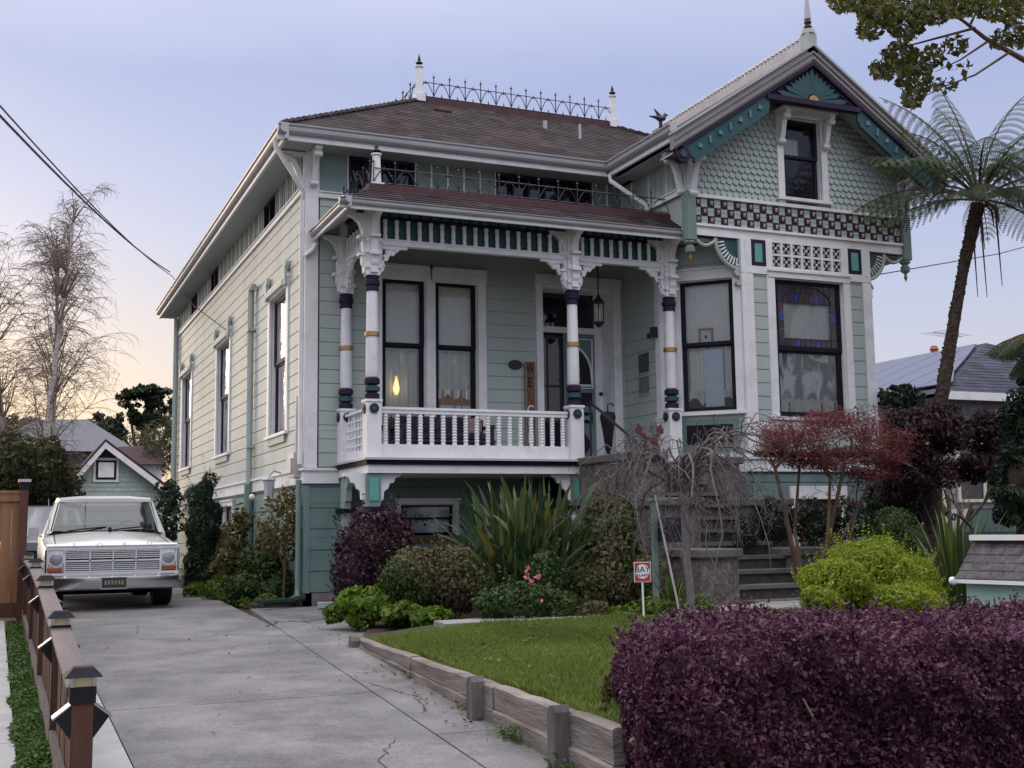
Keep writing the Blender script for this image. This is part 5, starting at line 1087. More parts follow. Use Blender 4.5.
b=MB(); b.tube([T(.38+.19*math.cos(2*PI*i/16),2.12-.07*math.sin(2*PI*i/16),1.20+.17*math.sin(2*PI*i/16)) for i in range(17)],.014,6); b.tube([T(.38,2.12,1.2),T(.38,1.95,1.08)],.02,6); b.build('steering_wheel',M_und,tk)
b=MB(); b.loft([half([(.97,.5),(.99,.8),(.98,1.17)],k) for k in (3.2,5.3)],0,False); b.build('cargo_bed',M_tw,tk)
b=MB(); b.box(TX-.90,TX+.90,TY+.3,TY+5.2,tz(.36),tz(.455)); b.box(TX-.75,TX+.75,TY+1.0,TY+1.12,tz(.2),tz(.36)); b.box(TX-.6,TX+.6,TY+.45,TY+1.6,tz(.28),tz(.36)); b.build('chassis',M_und,tk)
for bx,k in ((.83,.98),(-.83,.98),(.83,4.3),(-.83,4.3)):
    b=MB(); g=Fr((TX+bx,TY+k),(0,1),(1,0)); c=tz(.365)
    secs=[[g.P(r*math.cos(2*PI*i/24),d,c+r*math.sin(2*PI*i/24)) for i in range(24)] for d,r in ((-.14,.30),(-.145,.345),(-.12,.366),(-.06,.37),(.06,.37),(.12,.366),(.145,.345),(.14,.30))]
    b.loft(secs,0,True); wh=b.build('wheel',M_rub,tk)
    b=MB(); s=1 if bx>0 else -1; b.disc(g,0,c,s*.09,s*.135,.24,18); b.build('hub',M_alu,wh)
    b=MB(); b.disc(g,0,c+.04,-.12,.16*1 if bx>0 else .12,.42,18)
# grille
b=MB(); b.fb(FT,-.985,.985,-.11,-.10,.53+TZ,.955+TZ); b.build('grille_back',M_und,tk)
b=MB()
b.fb(FT,-.985,.985,-.10,-.055,TZ+.925,TZ+.955); b.fb(FT,-.985,.985,-.10,-.05,TZ+.535,TZ+.575)
for u in (-.965,.945): b.fb(FT,u,u+.022,-.10,-.055,TZ+.576,TZ+.924)
for z in (.615,.645,.675,.705,.79,.82,.85,.88): b.fb(FT,-.69,.69,-.095,-.072,TZ+z,TZ+z+.015)
b.fb(FT,-.70,.70,-.098,-.050,TZ+.738,TZ+.765); b.fb(FT,-.70,.70,-.098,-.055,TZ+.580,TZ+.600); b.fb(FT,-.70,.70,-.098,-.055,TZ+.905,TZ+.920)
for u in (-.34,0,.34): b.fb(FT,u-.009,u+.009,-.097,-.05,TZ+.6,TZ+.92)
for u in (-.715,.695): b.fb(FT,u,u+.022,-.098,-.048,TZ+.576,TZ+.924)
b.build('grille',M_alu,tk)
for s in (-1,1):
    b=MB(); b.fb(FT,min(s*.72,s*.94),max(s*.72,s*.94),-.099,-.08,TZ+.585,TZ+.92); b.disc(FT,s*.83,TZ+.785,-.079,-.045,.125,22); o=b.build('lamp_bezel',M_alu,tk)
    b=MB(); g=[(.098,-.044),(.09,-.03),(.06,-.018),(.003,-.012)]; b.loft([[FT.P(s*.83+r*math.cos(2*PI*i/20),d,TZ+.785+r*math.sin(2*PI*i/20)) for i in range(20)] for r,d in g],0,True); b.build('headlight',M_lens,o)
    b=MB(); b.fb(FT,min(s*.735,s*.955),max(s*.735,s*.955),-.078,-.04,TZ+.585,TZ+.665); b.build('indicator',M_orl,o,bevel=.012)
b=MB()
bp=[(.0,.30),(.06,.325),(.075,.41),(.07,.50),(.02,.535),(-.03,.535)]
xs=[-1.04,-1.03,-.9,-.3,.3,.9,1.03,1.04]; dd=[-.12,-.05,0,.03,.03,0,-.05,-.12]
b.loft([[FT.P(x,d+a,TZ+z) for a,z in bp] for x,d in zip(xs,dd)],0,True); bm=b.build('bumper',M_chr,tk,sharp=50)
b=MB(); b.fb(FT,-.17,.19,.105,.115,TZ+.335,TZ+.49,0); b.fb(FT,-.19,.21,.10,.104,TZ+.315,TZ+.50,1)
o=b.build('number_plate',[M_plate,M_chr],bm)
b=MB()
for i in range(6): u=-.13+i*.05; b.fb(FT,u,u+.03,.116,.118,TZ+.385,TZ+.45)
b.build('plate_relief',M_plt,o)
for i,ch in enumerate('FORD'): text('bonnet_letter',ch,.075,FT,-.57+i*.37,-.07,TZ+.997,M_alu,tk,sx=1.5)
b=MB()
for s in (-.62,.02): b.tube([T(s+.60*0+.02,1.64,1.215),T(s+.25,1.66,1.245),T(s+.62,1.70,1.275)],.011,5)
b.tube([T(.05,1.5,1.2),T(.05,1.56,1.25)],.03,6); b.build('wiper',M_und,tk)
for s in (-1,): b=MB(); b.tube([T(s*.99,1.9,1.12),T(s*1.13,1.85,1.20)],.012,5); b.prism(Fr((TX+s*1.13,TY+1.84),(1,0),(0,-1)),[(-.08,tz(1.13)),(.08,tz(1.13)),(.09,tz(1.22)),(.07,tz(1.28)),(-.07,tz(1.28)),(-.09,tz(1.22))],-.02,.03); b.build('side_mirror',M_chr,tk)
b=MB(); b.tube([T(-.9,1.55,1.15),T(-.92,1.62,1.75)],.006,4); b.build('aerial',M_chr,tk)
# silver van behind it
M_sil=mat('silver_paint',(.15,.165,.19),.3,.5,.04,3,coat=.5)
vx,vy_=at(40,530,29)[0]+.1,29.
vn=thing('parked_van','silver van parked at the back of the driveway behind the pickup','van',(vx,vy_+2,-1.18)); 
def V_(x,k,z): return (vx+x,vy_+k,-1.18+z)
def vh(pts,k): r=[V_(x,k,z) for x,z in pts]; return r+[V_(-x,k,z) for x,z in reversed(pts)]
b=MB(); b.loft([vh([(.82,.35),(.88,.6),(.86,.9),(.5,.98)],0),vh([(.90,.35),(.95,.7),(.93,1.0),(.5,1.08)],.3),vh([(.90,.35),(.95,.8),(.92,1.12),(.5,1.2)],1.0),vh([(.90,.35),(.95,.8),(.80,1.72),(.5,1.8)],1.8),vh([(.9,.35),(.95,.8),(.82,1.8),(.5,1.88)],3.2),vh([(.9,.35),(.95,.8),(.8,1.75),(.5,1.8)],4.6)],0,True); b.build('body',M_sil,vn)
b=MB(); b.quad(V_(-.78,1.04,1.18),V_(.78,1.04,1.18),V_(.70,1.76,1.72),V_(-.70,1.76,1.72)); o=b.build('windscreen',M_dglass,vn); o.location=(0,-.03,.02)
for s in (-1,1): 
    b=MB(); b.fb(Fr((vx,vy_),(1,0),(0,-1)),min(s*.55,s*.8),max(s*.55,s*.8),-.06,.015,-1.18+.68,-1.18+.85); b.build('headlight',M_lens,vn)
    b=MB(); b.disc(Fr((vx+s*.8,vy_+.9),(0,1),(1,0)),0,-.86,-.1,.1,.32,18); b.build('wheel',M_rub,vn)
b=MB(); b.fb(Fr((vx,vy_),(1,0),(0,-1)),-.5,.5,-.05,.01,-1.18+.45,-1.18+.8); b.build('grille',M_und,vn)
# ------------------------------------------------------------------ planting
M_twig=mat('twig_brown',(.045,.034,.026),.9,.1,.3,12); M_bark=mat('brown_bark',(.13,.085,.06),.9,.1,.35,9,bump=.5,bscale=25,stretch=(1,1,.3)); M_greyb=mat('grey_bark',(.21,.19,.185),.9,.1,.35,14,bump=.4,bscale=40)
LM_loro=leaf_mat('purple_leaf',[(0,(.026,.009,.018)),(.35,(.056,.016,.038)),(.62,(.095,.029,.062)),(.85,(.145,.056,.098)),(.93,(.15,.04,.04)),(1,(.12,.085,.04))],.45,.25)
LM_burg=leaf_mat('burgundy_leaf',[(0,(.020,.008,.016)),(.6,(.045,.015,.030)),(1,(.085,.03,.05))],.45,.2)
LM_mixed=leaf_mat('bronze_green_leaf',[(0,(.030,.048,.014)),(.42,(.065,.10,.022)),(.58,(.095,.085,.035)),(1,(.135,.075,.065))],.55,.25)
LM_lime=leaf_mat('lime_leaf',[(0,(.045,.085,.010)),(.5,(.085,.15,.014)),(1,(.14,.22,.025))],.5,.35)
LM_gold=leaf_mat('golden_leaf',[(0,(.10,.15,.012)),(.45,(.215,.28,.018)),(1,(.36,.41,.045))],.5,.38)
LM_green=leaf_mat('mid_green_leaf',[(0,(.018,.038,.012)),(.5,(.035,.07,.016)),(1,(.07,.115,.025))],.5,.25)
LM_dark=leaf_mat('dark_green_leaf',[(0,(.010,.018,.011)),(.6,(.018,.036,.018)),(1,(.035,.06,.025))],.5,.2)
LM_olive=leaf_mat('olive_leaf',[(0,(.03,.035,.016)),(.5,(.055,.058,.024)),(1,(.095,.085,.04))],.6,.25)
LM_yel=leaf_mat('yellowing_leaf',[(0,(.035,.05,.015)),(.4,(.09,.085,.025)),(.8,(.16,.115,.035)),(1,(.13,.06,.03))],.55,.3)
LM_redm=leaf_mat('red_maple_leaf',[(0,(.075,.020,.024)),(.5,(.15,.038,.042)),(1,(.25,.09,.08))],.55,.35)
LM_plum=leaf_mat('plum_leaf',[(0,(.018,.010,.014)),(.6,(.045,.020,.026)),(1,(.095,.045,.045))],.5,.25)
LM_fern=leaf_mat('fern_leaf',[(0,(.022,.042,.018)),(.6,(.04,.075,.025)),(1,(.075,.11,.035))],.5,.4)
LM_flax=leaf_mat('flax_blade',[(0,(.035,.065,.02)),(.5,(.065,.115,.022)),(1,(.15,.17,.04))],.4,.25)
LM_bird=leaf_mat('paddle_leaf',[(0,(.022,.048,.022)),(.5,(.045,.085,.032)),(.85,(.10,.13,.035)),(1,(.22,.19,.045))],.38,.22,.4)
LM_over=leaf_mat('overhang_leaf',[(0,(.028,.036,.010)),(.5,(.06,.068,.015)),(.9,(.12,.115,.024)),(1,(.16,.10,.03))],.5,.35)
LM_pink=leaf_mat('pink_petal',[(0,(.55,.12,.2)),(1,(.75,.3,.35))],.6,.3)
# --- clipped purple hedge in front (a long box of leaves over a twiggy core)
hx,hy=2.86,5.22; hu=np.array([.966,-.258,0]); hv=np.array([.40,.915,0]); HL,HD=6.2,1.95
def hz_top(a,c): return -.63-.045/(1+np.exp(-(a-3.2)*3))-.09*np.exp(-(a/.35)**2)+.02*np.sin(a*7.3+c*4)+.015*np.sin(a*13-c*9)+.035*np.sin(a*2.1+.6)+.03*np.sin(c*3.1+a)-.05*np.exp(-((a-4.2)/.6)**2)
hd=thing('purple_hedge','long clipped hedge of dark purple leaves across the front of the garden','hedge',(hx+2,hy+.6,-1.4))
def hedge_pts(n,face):
    if face=='top': a=rng.uniform(0,HL,n); c=rng.uniform(0,HD,n); N=np.tile([0,0,1.],(n,1)); dep=rng.exponential(.035,n); z=hz_top(a,c)-dep+rng.exponential(.022,n)
    elif face=='front': a=rng.uniform(0,HL,n); c=rng.exponential(.035,n); N=np.tile(-hv,(n,1)); z=rng.uniform(-1.42,1,n)*0-1.42+rng.uniform(0,1,n)*(hz_top(a,c)+1.42)
    elif face=='left': a=rng.exponential(.035,n); c=rng.uniform(0,HD,n); N=np.tile(-hu,(n,1)); z=-1.42+rng.uniform(0,1,n)**.8*(hz_top(a,c)+1.42)
    else: a=rng.uniform(0,HL,n); c=HD-rng.exponential(.03,n); N=np.tile(hv,(n,1)); z=-1.1+rng.uniform(0,1,n)*(hz_top(a,c)+1.1)
    r=.08+.08*np.exp(-(a/.4)**2)                                             # round the shoulders
    zt=hz_top(a,c); k=np.clip((z-(zt-r*2))/(r*2),0,1)**2*r
    c2=np.maximum(np.minimum(c,HD-k*.8),k); a2=np.maximum(a,k); 
    wob=.045*np.sin(a*5.3+z*4)+.035*np.sin(a*9.1-z*7+1)+.03*np.sin(z*15+a*3)+.02*np.sin(a*23+z*19)
    if face=='front': c2=c2+wob
    if face=='left': a2=a2+.03*np.sin(c*6+z*5)
    P=np.array([hx,hy,0])+a2[:,None]*hu+c2[:,None]*hv; P[:,2]=z
    if face in('front','left'):                       # thin, woody patches low at the left end
        thin=np.exp(-((a-.45)/.25)**2-((z+1.30)/.18)**2); keep=rng.uniform(0,1,n)>thin*1.1; P,N=P[keep],N[keep]
    return P,N
PP,NN=[],[]
for f,n_ in (('top',66000),('front',60000),('left',14000),('back',5000)):
    p,q=hedge_pts(n_,f); PP.append(p); NN.append(q)
# short shoots standing above the trimmed surface
n_=2600; a=rng.uniform(0,HL,n_); c=rng.uniform(.1,HD,n_)
base=np.array([hx,hy,0])+a[:,None]*hu+c[:,None]*hv; base[:,2]=hz_top(a,c); d=norm(np.stack([rng.normal(0,.4,n_),rng.normal(0,.4,n_),np.ones(n_)],1)); L_=rng.exponential(.045,n_).clip(.02,.17)
for s_ in np.linspace(.2,1,6): PP.append(base+d*(L_*s_)[:,None]); NN.append(rng.normal(0,1,(n_,3)))
P=np.vstack(PP); N=np.vstack(NN); V,Fq=leaf_geo(P,N,.034,.0175,.9); mesh_np('foliage',V,Fq,clump_rnd(P,3.4,.5),LM_loro,hd)
b=MB(); 
def hp(a,c,z): return tuple(np.array([hx,hy,0])+a*hu+c*hv+np.array([0,0,z]))
b.hexa([hp(.30,.16,-1.2),hp(HL-.1,.16,-1.2),hp(HL-.1,HD-.13,-1.2),hp(.30,HD-.13,-1.2),hp(.16,.12,-.72),hp(HL-.1,.12,-.72),hp(HL-.1,HD-.13,-.72),hp(.16,HD-.13,-.72)])
b.build('branches',M_twig,hd)
M_stem=mat('pale_stem',(.24,.17,.12),.85,.15,.3,12)
for i in range(26):
    b=MB(); a=random.uniform(.05,.9) if i<16 else random.uniform(.9,HL); c=random.uniform(.02,.25); p=Vector(hp(a,c+.1,-1.5)); b.tube([p,p+Vector((random.gauss(0,.06),-.03,.2)),p+Vector((random.gauss(0,.1),-.02+random.gauss(0,.05),.42)),p+Vector((random.gauss(0,.14),random.gauss(0,.06),.62))],[.016,.013,.010,.005],6); b.build('stem',M_stem,hd)
def px_ell(cx,cy,rx,ry,Y,dy=None,k=1.):
    """an ellipsoid standing at depth Y that covers this spot of the view"""
    c=at(cx,cy,Y); s=c[1]*1.12/F_*1.0; rr=rx*s; return (c[0],c[1],c[2],rr,(dy if dy else rr),ry*s)
G=-1.06
shrub('burgundy_shrub','round dark burgundy shrub below the left end of the porch','shrub',[px_ell(368,555,27,40,16.3),px_ell(392,548,20,33,16.4),px_ell(355,575,20,28,16.2),px_ell(402,570,15,28,16.3)],9000,.055,.034,LM_burg,M_twig,zmin=G,base=at(372,590,16.3),sprigs=160)
shrub('bronze_shrub','wide clipped shrub mixing green and bronze leaves in front of the burgundy one','shrub',[px_ell(415,580,30,30,14.4),px_ell(448,580,30,34,14.3),px_ell(470,588,18,26,14.2),px_ell(400,590,18,24,14.5)],11000,.045,.028,LM_mixed,M_twig,zmin=G,base=at(435,612,14.4),s=1.5,mix=.85,sprigs=130)
shrub('low_green_plant','low bright green leafy clump at the corner of lawn and driveway','plant',[px_ell(368,605,20,15,14.6),px_ell(345,608,14,11,14.8),px_ell(385,612,14,9,14.4),px_ell(402,614,18,9,13.9),px_ell(430,617,20,7,13.6)],4200,.085,.055,LM_lime,M_twig,zmin=G-.1,base=at(365,618,14.6),core=0)
shrub('ivy_mound','tall mound of small dark ivy leaves left of the weeping tree','shrub',[px_ell(608,560,30,52,14.3,.45),px_ell(600,590,38,30,14.0,.4),px_ell(640,585,24,32,13.9,.35),px_ell(612,522,22,26,14.4,.4)],12000,.055,.042,LM_olive if False else LM_mixed,M_twig,zmin=G,base=at(610,612,14.2),sprigs=160)
fl=shrub('flowering_shrub','low green shrub dotted with small pink flowers in front of the paddle leaved plant','shrub',[px_ell(520,603,34,20,12.9),px_ell(552,606,26,16,12.8),px_ell(545,575,20,22,13.4),px_ell(492,608,14,12,12.9)],6000,.05,.03,LM_green,M_twig,zmin=G,base=at(525,620,12.9),core=0,sprigs=60)

for (x,y) in ((525,571),(529,568),(531,581),(538,577),(548,586),(541,602),(527,577)):
    q=at(x,y,12.55); P=np.array([q+rng.normal(0,.014,3) for _ in range(7)]); V,Fq=leaf_geo(P,np.tile([0,-1,.4],(7,1)),.036,.03,.5); mesh_np('flower',V,Fq,rng.uniform(0,1,7),LM_pink,fl)
shrub('bedding_plant','small dull red bedding plant at the edge of the garden path','plant',[px_ell(585,612,22,9,12.6),px_ell(560,614,12,7,12.6)],1200,.05,.03,LM_mixed,M_twig,zmin=G,base=at(580,620,12.6),core=0)
shrub('bedding_plant','fresh green bedding plants around the foot of the security sign','plant',[px_ell(630,614,22,8,12.2),px_ell(665,610,20,12,12.0),px_ell(700,612,18,12,12.0)],1600,.06,.035,LM_lime,M_twig,zmin=G,base=at(640,620,12.2),core=0)
shrub('golden_shrub','rounded golden yellow shrub with feathery leaves behind the hedge','shrub',[px_ell(868,574,46,36,9.9),px_ell(836,588,34,30,9.7),px_ell(908,586,34,33,9.8),px_ell(820,602,20,20,9.5),px_ell(885,602,55,26,9.6),px_ell(930,600,18,20,9.7)],46000,.045,.015,LM_gold,M_twig,jit=.9,zmin=-1.2,base=at(870,640,9.8),sprigs=420,s=4)
shrub('round_shrub','clipped dark green ball shrub between the golden shrub and the plum tree','shrub',[px_ell(893,532,28,28,12.6),px_ell(900,545,28,26,12.5)],8000,.035,.022,LM_green,M_twig,zmin=G,base=at(893,575,12.6))
shrub('dark_shrub','low dark green shrub in the shade under the red maple','shrub',[px_ell(775,520,22,22,14.6),px_ell(812,522,26,22,14.7),px_ell(850,520,26,20,14.8),px_ell(745,535,12,16,14.3)],6000,.06,.03,LM_dark,M_twig,zmin=G,base=at(810,550,14.7),core=0)
shrub('border_weed','straggly yellow green weed between the lawn and the left end of the hedge','plant',[px_ell(606,690,5,16,6.35),px_ell(603,710,5,9,6.3)],420,.032,.010,LM_yel,M_twig,jit=1.,core=0,zmin=-1.12,base=at(603,715,6.3),shell=(.2,1.1))
# --- bird-of-paradise clump: stiff stalks with long paddle leaves
bp_=thing('paddle_plant','tall clump of long blue green and yellowing paddle leaves under the porch railing','plant',at(530,600,14.6)); b=MB()
c=at(528,606,14.7)
for i in range(380):
    az=random.uniform(0,2*PI); r=abs(random.gauss(0,.30)); lean=min(abs(random.gauss(.34,.36)),1.3); L=random.uniform(.85,1.95)*(1-.22*lean)
    p=(c[0]+r*math.cos(az),c[1]+r*math.sin(az)*.8,-1.06)
    el=PI/2-lean; d=Vector((math.cos(az)*math.cos(el),math.sin(az)*math.cos(el),math.sin(el))); q=Vector(p)+d*L*.56
    for seg_ in range(1): b.tube([p,Vector(p)+d*L*.3,q],[.016,.013,.009],4,cap=False)
    k=len(b.f); strap(b,q,az+random.gauss(0,.5),L*random.uniform(.30,.48),random.uniform(.05,.105),lean+random.gauss(.08,.2),random.uniform(.1,1.0),n=5,twist=random.gauss(0,.9))
build_leafy(b,'leaves',LM_bird,bp_,per=18)
# --- flax
fx_=thing('flax_plant','spiky flax with upright sword leaves behind the little shingled box','plant',at(962,600,10.6)); b=MB(); c=at(958,604,10.8)
for i in range(120):
    az=random.uniform(0,2*PI); r=abs(random.gauss(0,.09)); strap(b,(c[0]+r*math.cos(az),c[1]+r*math.sin(az),-1.08),az,random.uniform(.6,1.4),random.uniform(.028,.046),min(abs(random.gauss(.30,.25)),1.),random.uniform(.05,.5),n=6)
build_leafy(b,'leaves',LM_flax,fx_,per=12)
fx_=thing('flax_plant','small clump of yellow green sword leaves at the foot of the weeping tree','plant',at(672,600,12.2)); b=MB(); c=at(672,604,12.3)
for i in range(34):
    az=random.uniform(0,2*PI); strap(b,(c[0],c[1],-1.06),az,random.uniform(.35,.68),.035,min(abs(random.gauss(.25,.2)),.9),random.uniform(.1,.6),n=5)
build_leafy(b,'leaves',LM_flax,fx_,per=10)
# --- plants along the driveway side of the house
def tree_obj(name,label,base,cat='tree',group=None): return thing(name,label,cat,tuple(base),group)
ys_=26.3
shrub('cypress','dark narrow cypress standing against the side wall beside the truck','shrub',[px_ell(203,575,15,34,23.2),px_ell(205,535,15,30,23.2),px_ell(202,508,11,24,23.2),px_ell(207,492,7,14,23.2)],15000,.085,.022,LM_dark,M_twig,zmin=-1.2,base=(at(203,600,23.2)[0],23.2,-1.18),sprigs=60)
shrub('rose_bush','thin bush with yellowing leaves between cypress and standard rose','shrub',[px_ell(234,548,14,26,21.6),px_ell(226,570,13,20,21.8),px_ell(240,525,9,15,21.6)],1500,.10,.06,LM_yel,M_twig,shell=(.3,1.1),core=0,zmin=-1.2,base=(at(234,600,21.6)[0],21.6,-1.18))
shrub('side_shrub','green bushy shrub at the foot of the standard rose','shrub',[px_ell(262,575,18,24,20.0),px_ell(248,590,18,16,19.9),px_ell(275,592,18,18,19.7),px_ell(268,560,10,18,20.0)],6500,.075,.045,LM_green,M_twig,zmin=-1.2,base=(at(262,606,19.9)[0],19.9,-1.18),sprigs=50)
shrub('side_shrub','low fresh green weeds at the edge of the driveway below the cypress','plant',[px_ell(222,592,16,12,21.3),px_ell(238,600,16,10,20.8),px_ell(196,592,10,10,22.4),px_ell(262,606,18,7,19.3)],2600,.075,.03,LM_lime,M_twig,zmin=-1.2,base=(at(222,600,21.3)[0],21.3,-1.18),core=0)
ro=tree_obj('standard_rose','slender rose tree with sparse yellow leaves at the house corner',(at(283,604,19.2)[0],19.2,-1.18)); b=MB(); tips=[]; q=at(283,604,19.2)
limb(b,(q[0],q[1],-1.18),(.0,0,1),1.15,.022,3,(3,4),.7,.55,.35,.08,tips,4); b.build('trunk',M_bark,ro)
P,N=lumps_points([px_ell(278,525,17,26,19.2),px_ell(290,505,10,20,19.2),px_ell(268,540,12,18,19.2),px_ell(292,540,9,18,19.2)],900,(.2,1.1)); V,Fq=leaf_geo(P,N,.085,.05,1.); mesh_np('crown',V,Fq,clump_rnd(P,3),LM_yel,ro)
b=MB(); q=at(252,497,19.3); b.ball(tuple(q),.05); b.build('rose_bloom',mat('cream_petal',(.7,.66,.5),.7),ro)
hs=tag(MB().tube([(3.55,18.1,-1.09),(3.75,18.3,-1.09),(4.05,18.42,-1.09),(4.3,18.5,-1.05)],.055,8).build('drain_hose',mat('dark_green_hose',(.012,.03,.028),.7)),'dark green drain hose lying at the foot of the downspout','hose')
tag(MB().slab([(4.35,17.85),(5.1,17.75),(5.15,17.95),(4.4,18.05)],-1.17,-1.10).build('plank',mat('pale_plank',(.33,.42,.45),.7)),'pale blue plank lying below the house corner','plank')
# --- bare weeping tree
wt=tree_obj('weeping_tree','small bare weeping tree with tangled grey branches in front of the stairs',(at(692,620,11.9)[0],11.9,-1.06))
b=MB(); p0=at(692,622,11.9); p0[2]=-1.08; p1=at(687,560,11.9); p2=at(684,478,11.85); b.tube([p0,(p0+p1)/2+np.array([.01,0,0]),p1,(p1+p2)/2+np.array([-.015,0,0]),p2],[.052,.046,.042,.042,.05],10); b.build('trunk',M_greyb,wt)
b=MB()
def weep(p,az,rise,reach,drop,r,depth,seg=10):
    """a limb that climbs, arches over and hangs down"""
    pts=[]; p=Vector(p); wz=0; off=Vector((0,0,0))
    for i in range(seg+1):
        t=i/seg; h=rise*math.sin(min(t*3.0,1)*PI*.5)-drop*max(0,(t-.22)/.78)**1.45; hr=reach*(1-(1-t)**1.9)
        off=off+Vector((random.gauss(0,.045),random.gauss(0,.045),random.gauss(0,.032)))
        pts.append(p+Vector((math.cos(az)*hr,math.sin(az)*hr,h))+off)
    zf=-.98+random.uniform(0,.25); pts=[Vector((q.x,q.y,max(q.z,zf))) for q in pts]
    b.tube(pts,[max(.0024,r*(1-.82*i/seg)) for i in range(seg+1)],6 if depth>1 else 4)
    if depth<=0: return
    for k in range(random.randint(3,4) if depth>1 else random.randint(1,3)):
        i=random.randint(2,seg-2); weep(pts[i],az+random.gauss(0,1.1),rise*random.uniform(.15,.5)+.03,reach*random.uniform(.25,.6),drop*random.uniform(.35,.8)*(1-i/seg*.5),max(.0036,r*.6*(1-.6*i/seg)),depth-1,8)
top=Vector(p2)
for i in range(26):
    az=2*PI*i/26+random.gauss(0,.2); weep(top+Vector((0,0,random.uniform(-.14,.03))),az,random.uniform(.16,.56),random.uniform(.35,1.28),random.uniform(.7,1.7),random.uniform(.011,.023),2)
for i in range(4): az=random.uniform(-.6,.6)-.35; weep(top,az,random.uniform(.35,.55),random.uniform(.8,1.25),random.uniform(.1,.5),.018,1)
b.build('branches',mat('silver_twig',(.125,.105,.107),.85,.15,.4,10),wt)
s0=at(681,618,11.7); s0[2]=-1.06; s1=at(655,495,12.0); tag(MB().tube([s0,s1],.013,6).build('stake',mat('pale_stake',(.42,.39,.37),.8)),'pale leaning support stake beside the weeping tree','stake')
# security sign
q=at(642.5,572,11.6); sg=thing('security_sign','small square red and white alarm company sign on a thin white stake','sign',(q[0],q[1],-1.05)); f=Fr((q[0],q[1]),(.93,-.37),(-.37,-.93)); h=.098
M_sred=mat('sign_red',(.50,.045,.04),.5,.4,.05,5); M_swh=mat('sign_white',(.78,.78,.78),.5,.4,.03,5); M_snv=mat('sign_navy',(.02,.02,.06),.5)
b=MB(); b.fb(f,-h*.95,h*.95,-.008,0,q[2]-h*1.12,q[2]+h*1.12,0); b.fb(f,-h*.88,h*.88,.0005,.002,q[2]-h*1.05,q[2]+h*1.05,1); b.disc(f,0,q[2]+.005,.0025,.004,h*.80,26,0); b.build('board',[M_swh,M_sred],sg)
text('lettering','BAY',.092,f,0,.005,q[2]+.026,M_snv,sg); text('lettering','ALARM',.043,f,0,.005,q[2]-.036,M_snv,sg)
b=MB(); b.tube([(q[0],q[1]+.012,q[2]+.05),(q[0]+.01,q[1]+.012,-1.1)],.011,6); b.build('stake',M_swh,sg)
# navy letter box on a green post
q=at(668,530,12.9); mb_=thing('letter_box','dark navy letter box on a pale green post behind the weeping tree','letter box',(q[0],q[1],-1.05)); b=MB(); x,y,z=q
f=Fr((x,y),(1,0),(0,-1)); b.prism(f,[(-.16,z-.15),(.17,z-.15),(.17,z+.10),(.12,z+.16),(-.11,z+.16),(-.16,z+.10)],-.12,.12); b.fb(f,-.13,.14,.121,.13,z+.03,z+.07); b.build('box',mat('navy_box',(.008,.009,.028),.4,.5),mb_,bevel=.01); b=MB(); b.box(x-.225,x-.165,y-.03,y+.03,-1.1,z+.36); b.box(x-.25,x+.02,y-.045,y+.045,z+.361,z+.39); b.build('post',mat('faded_green_post',(.15,.22,.19),.8,dirt=(.1,.12,.1),dirt_amt=.6),mb_)
# --- red Japanese maple
mp_=tree_obj('red_maple','small Japanese maple with sparse red leaves and several crooked stems before the bay',(at(812,560,13.4)[0],13.4,-1.06)); b=MB(); tips=[]
for (bx,tx,ty,r) in ((800,775,430,.045),(806,830,440,.04),(814,845,425,.045),(818,872,440,.035),(803,800,420,.035),(815,858,470,.03)):
    p=at(bx,548,13.5); p[2]=-1.06; q=at(tx,ty+38,13.3+random.gauss(0,.25)); m_=(p+q)/2+np.array([random.gauss(0,.06),random.gauss(0,.06),0]); b.tube([p,(p+m_)/2,m_,(m_+q)/2,q],[r,r*.85,r*.7,r*.6,r*.5],7)
    for k in range(4): limb(b,q,(random.gauss(0,.8),random.gauss(0,.6),.7),.42,r*.42,2,(2,3),.7,.7,.05,.18,tips,4,.5,.004)
b.build('trunk',M_bark,mp_)
lum=[px_ell(795,432,36,24,13.3,.5),px_ell(840,425,40,22,13.4,.6),px_ell(880,440,32,26,13.5,.5),px_ell(775,440,20,16,13.1,.3),px_ell(850,455,40,16,13.3,.5),px_ell(890,466,18,18,13.4,.4),px_ell(815,462,34,12,13.2,.4),px_ell(785,452,24,12,13.1,.3),px_ell(862,474,26,12,13.2,.4)]
P,N=lumps_points(clumpy(lum,18,.46,5),19000,(.1,1.2)); V,Fq=leaf_geo(P,np.tile([0,-.2,1.],(len(P),1))+rng.normal(0,.4,(len(P),3)),.058,.014,.5,.2); mesh_np('crown',V,Fq,clump_rnd(P,3),LM_redm,mp_)
# --- dark plum tree
pt=tree_obj('plum_tree','broad dark purple leaved tree between the bay and the neighbouring house',(at(940,560,15.5)[0],15.5,-1.06)); b=MB(); tips=[]
q=at(935,560,15.5); 
for dx_ in (-.25,0,.22,.4): limb(b,(q[0]+dx_*.4,q[1],-1.06),(dx_*1.2,random.gauss(0,.2),1),1.5,.05,3,(2,3),.55,.6,.2,.12,tips)
b.build('trunk',M_bark,pt)
lum=[px_ell(908,440,34,34,13.9,.5),px_ell(945,426,36,32,13.8,.4),px_ell(985,438,32,34,14.2,.5),px_ell(925,472,40,30,13.8,.4),px_ell(975,468,28,20,14.2,.5),px_ell(900,485,22,26,14.2,.4),px_ell(1015,450,26,36,14.3,.5)]
P,N=lumps_points(clumpy(lum,20,.36,6),21000,(.3,1.1)); V,Fq=leaf_geo(P,N,.075,.036,.9); mesh_np('crown',V,Fq,clump_rnd(P,2),LM_plum,pt)
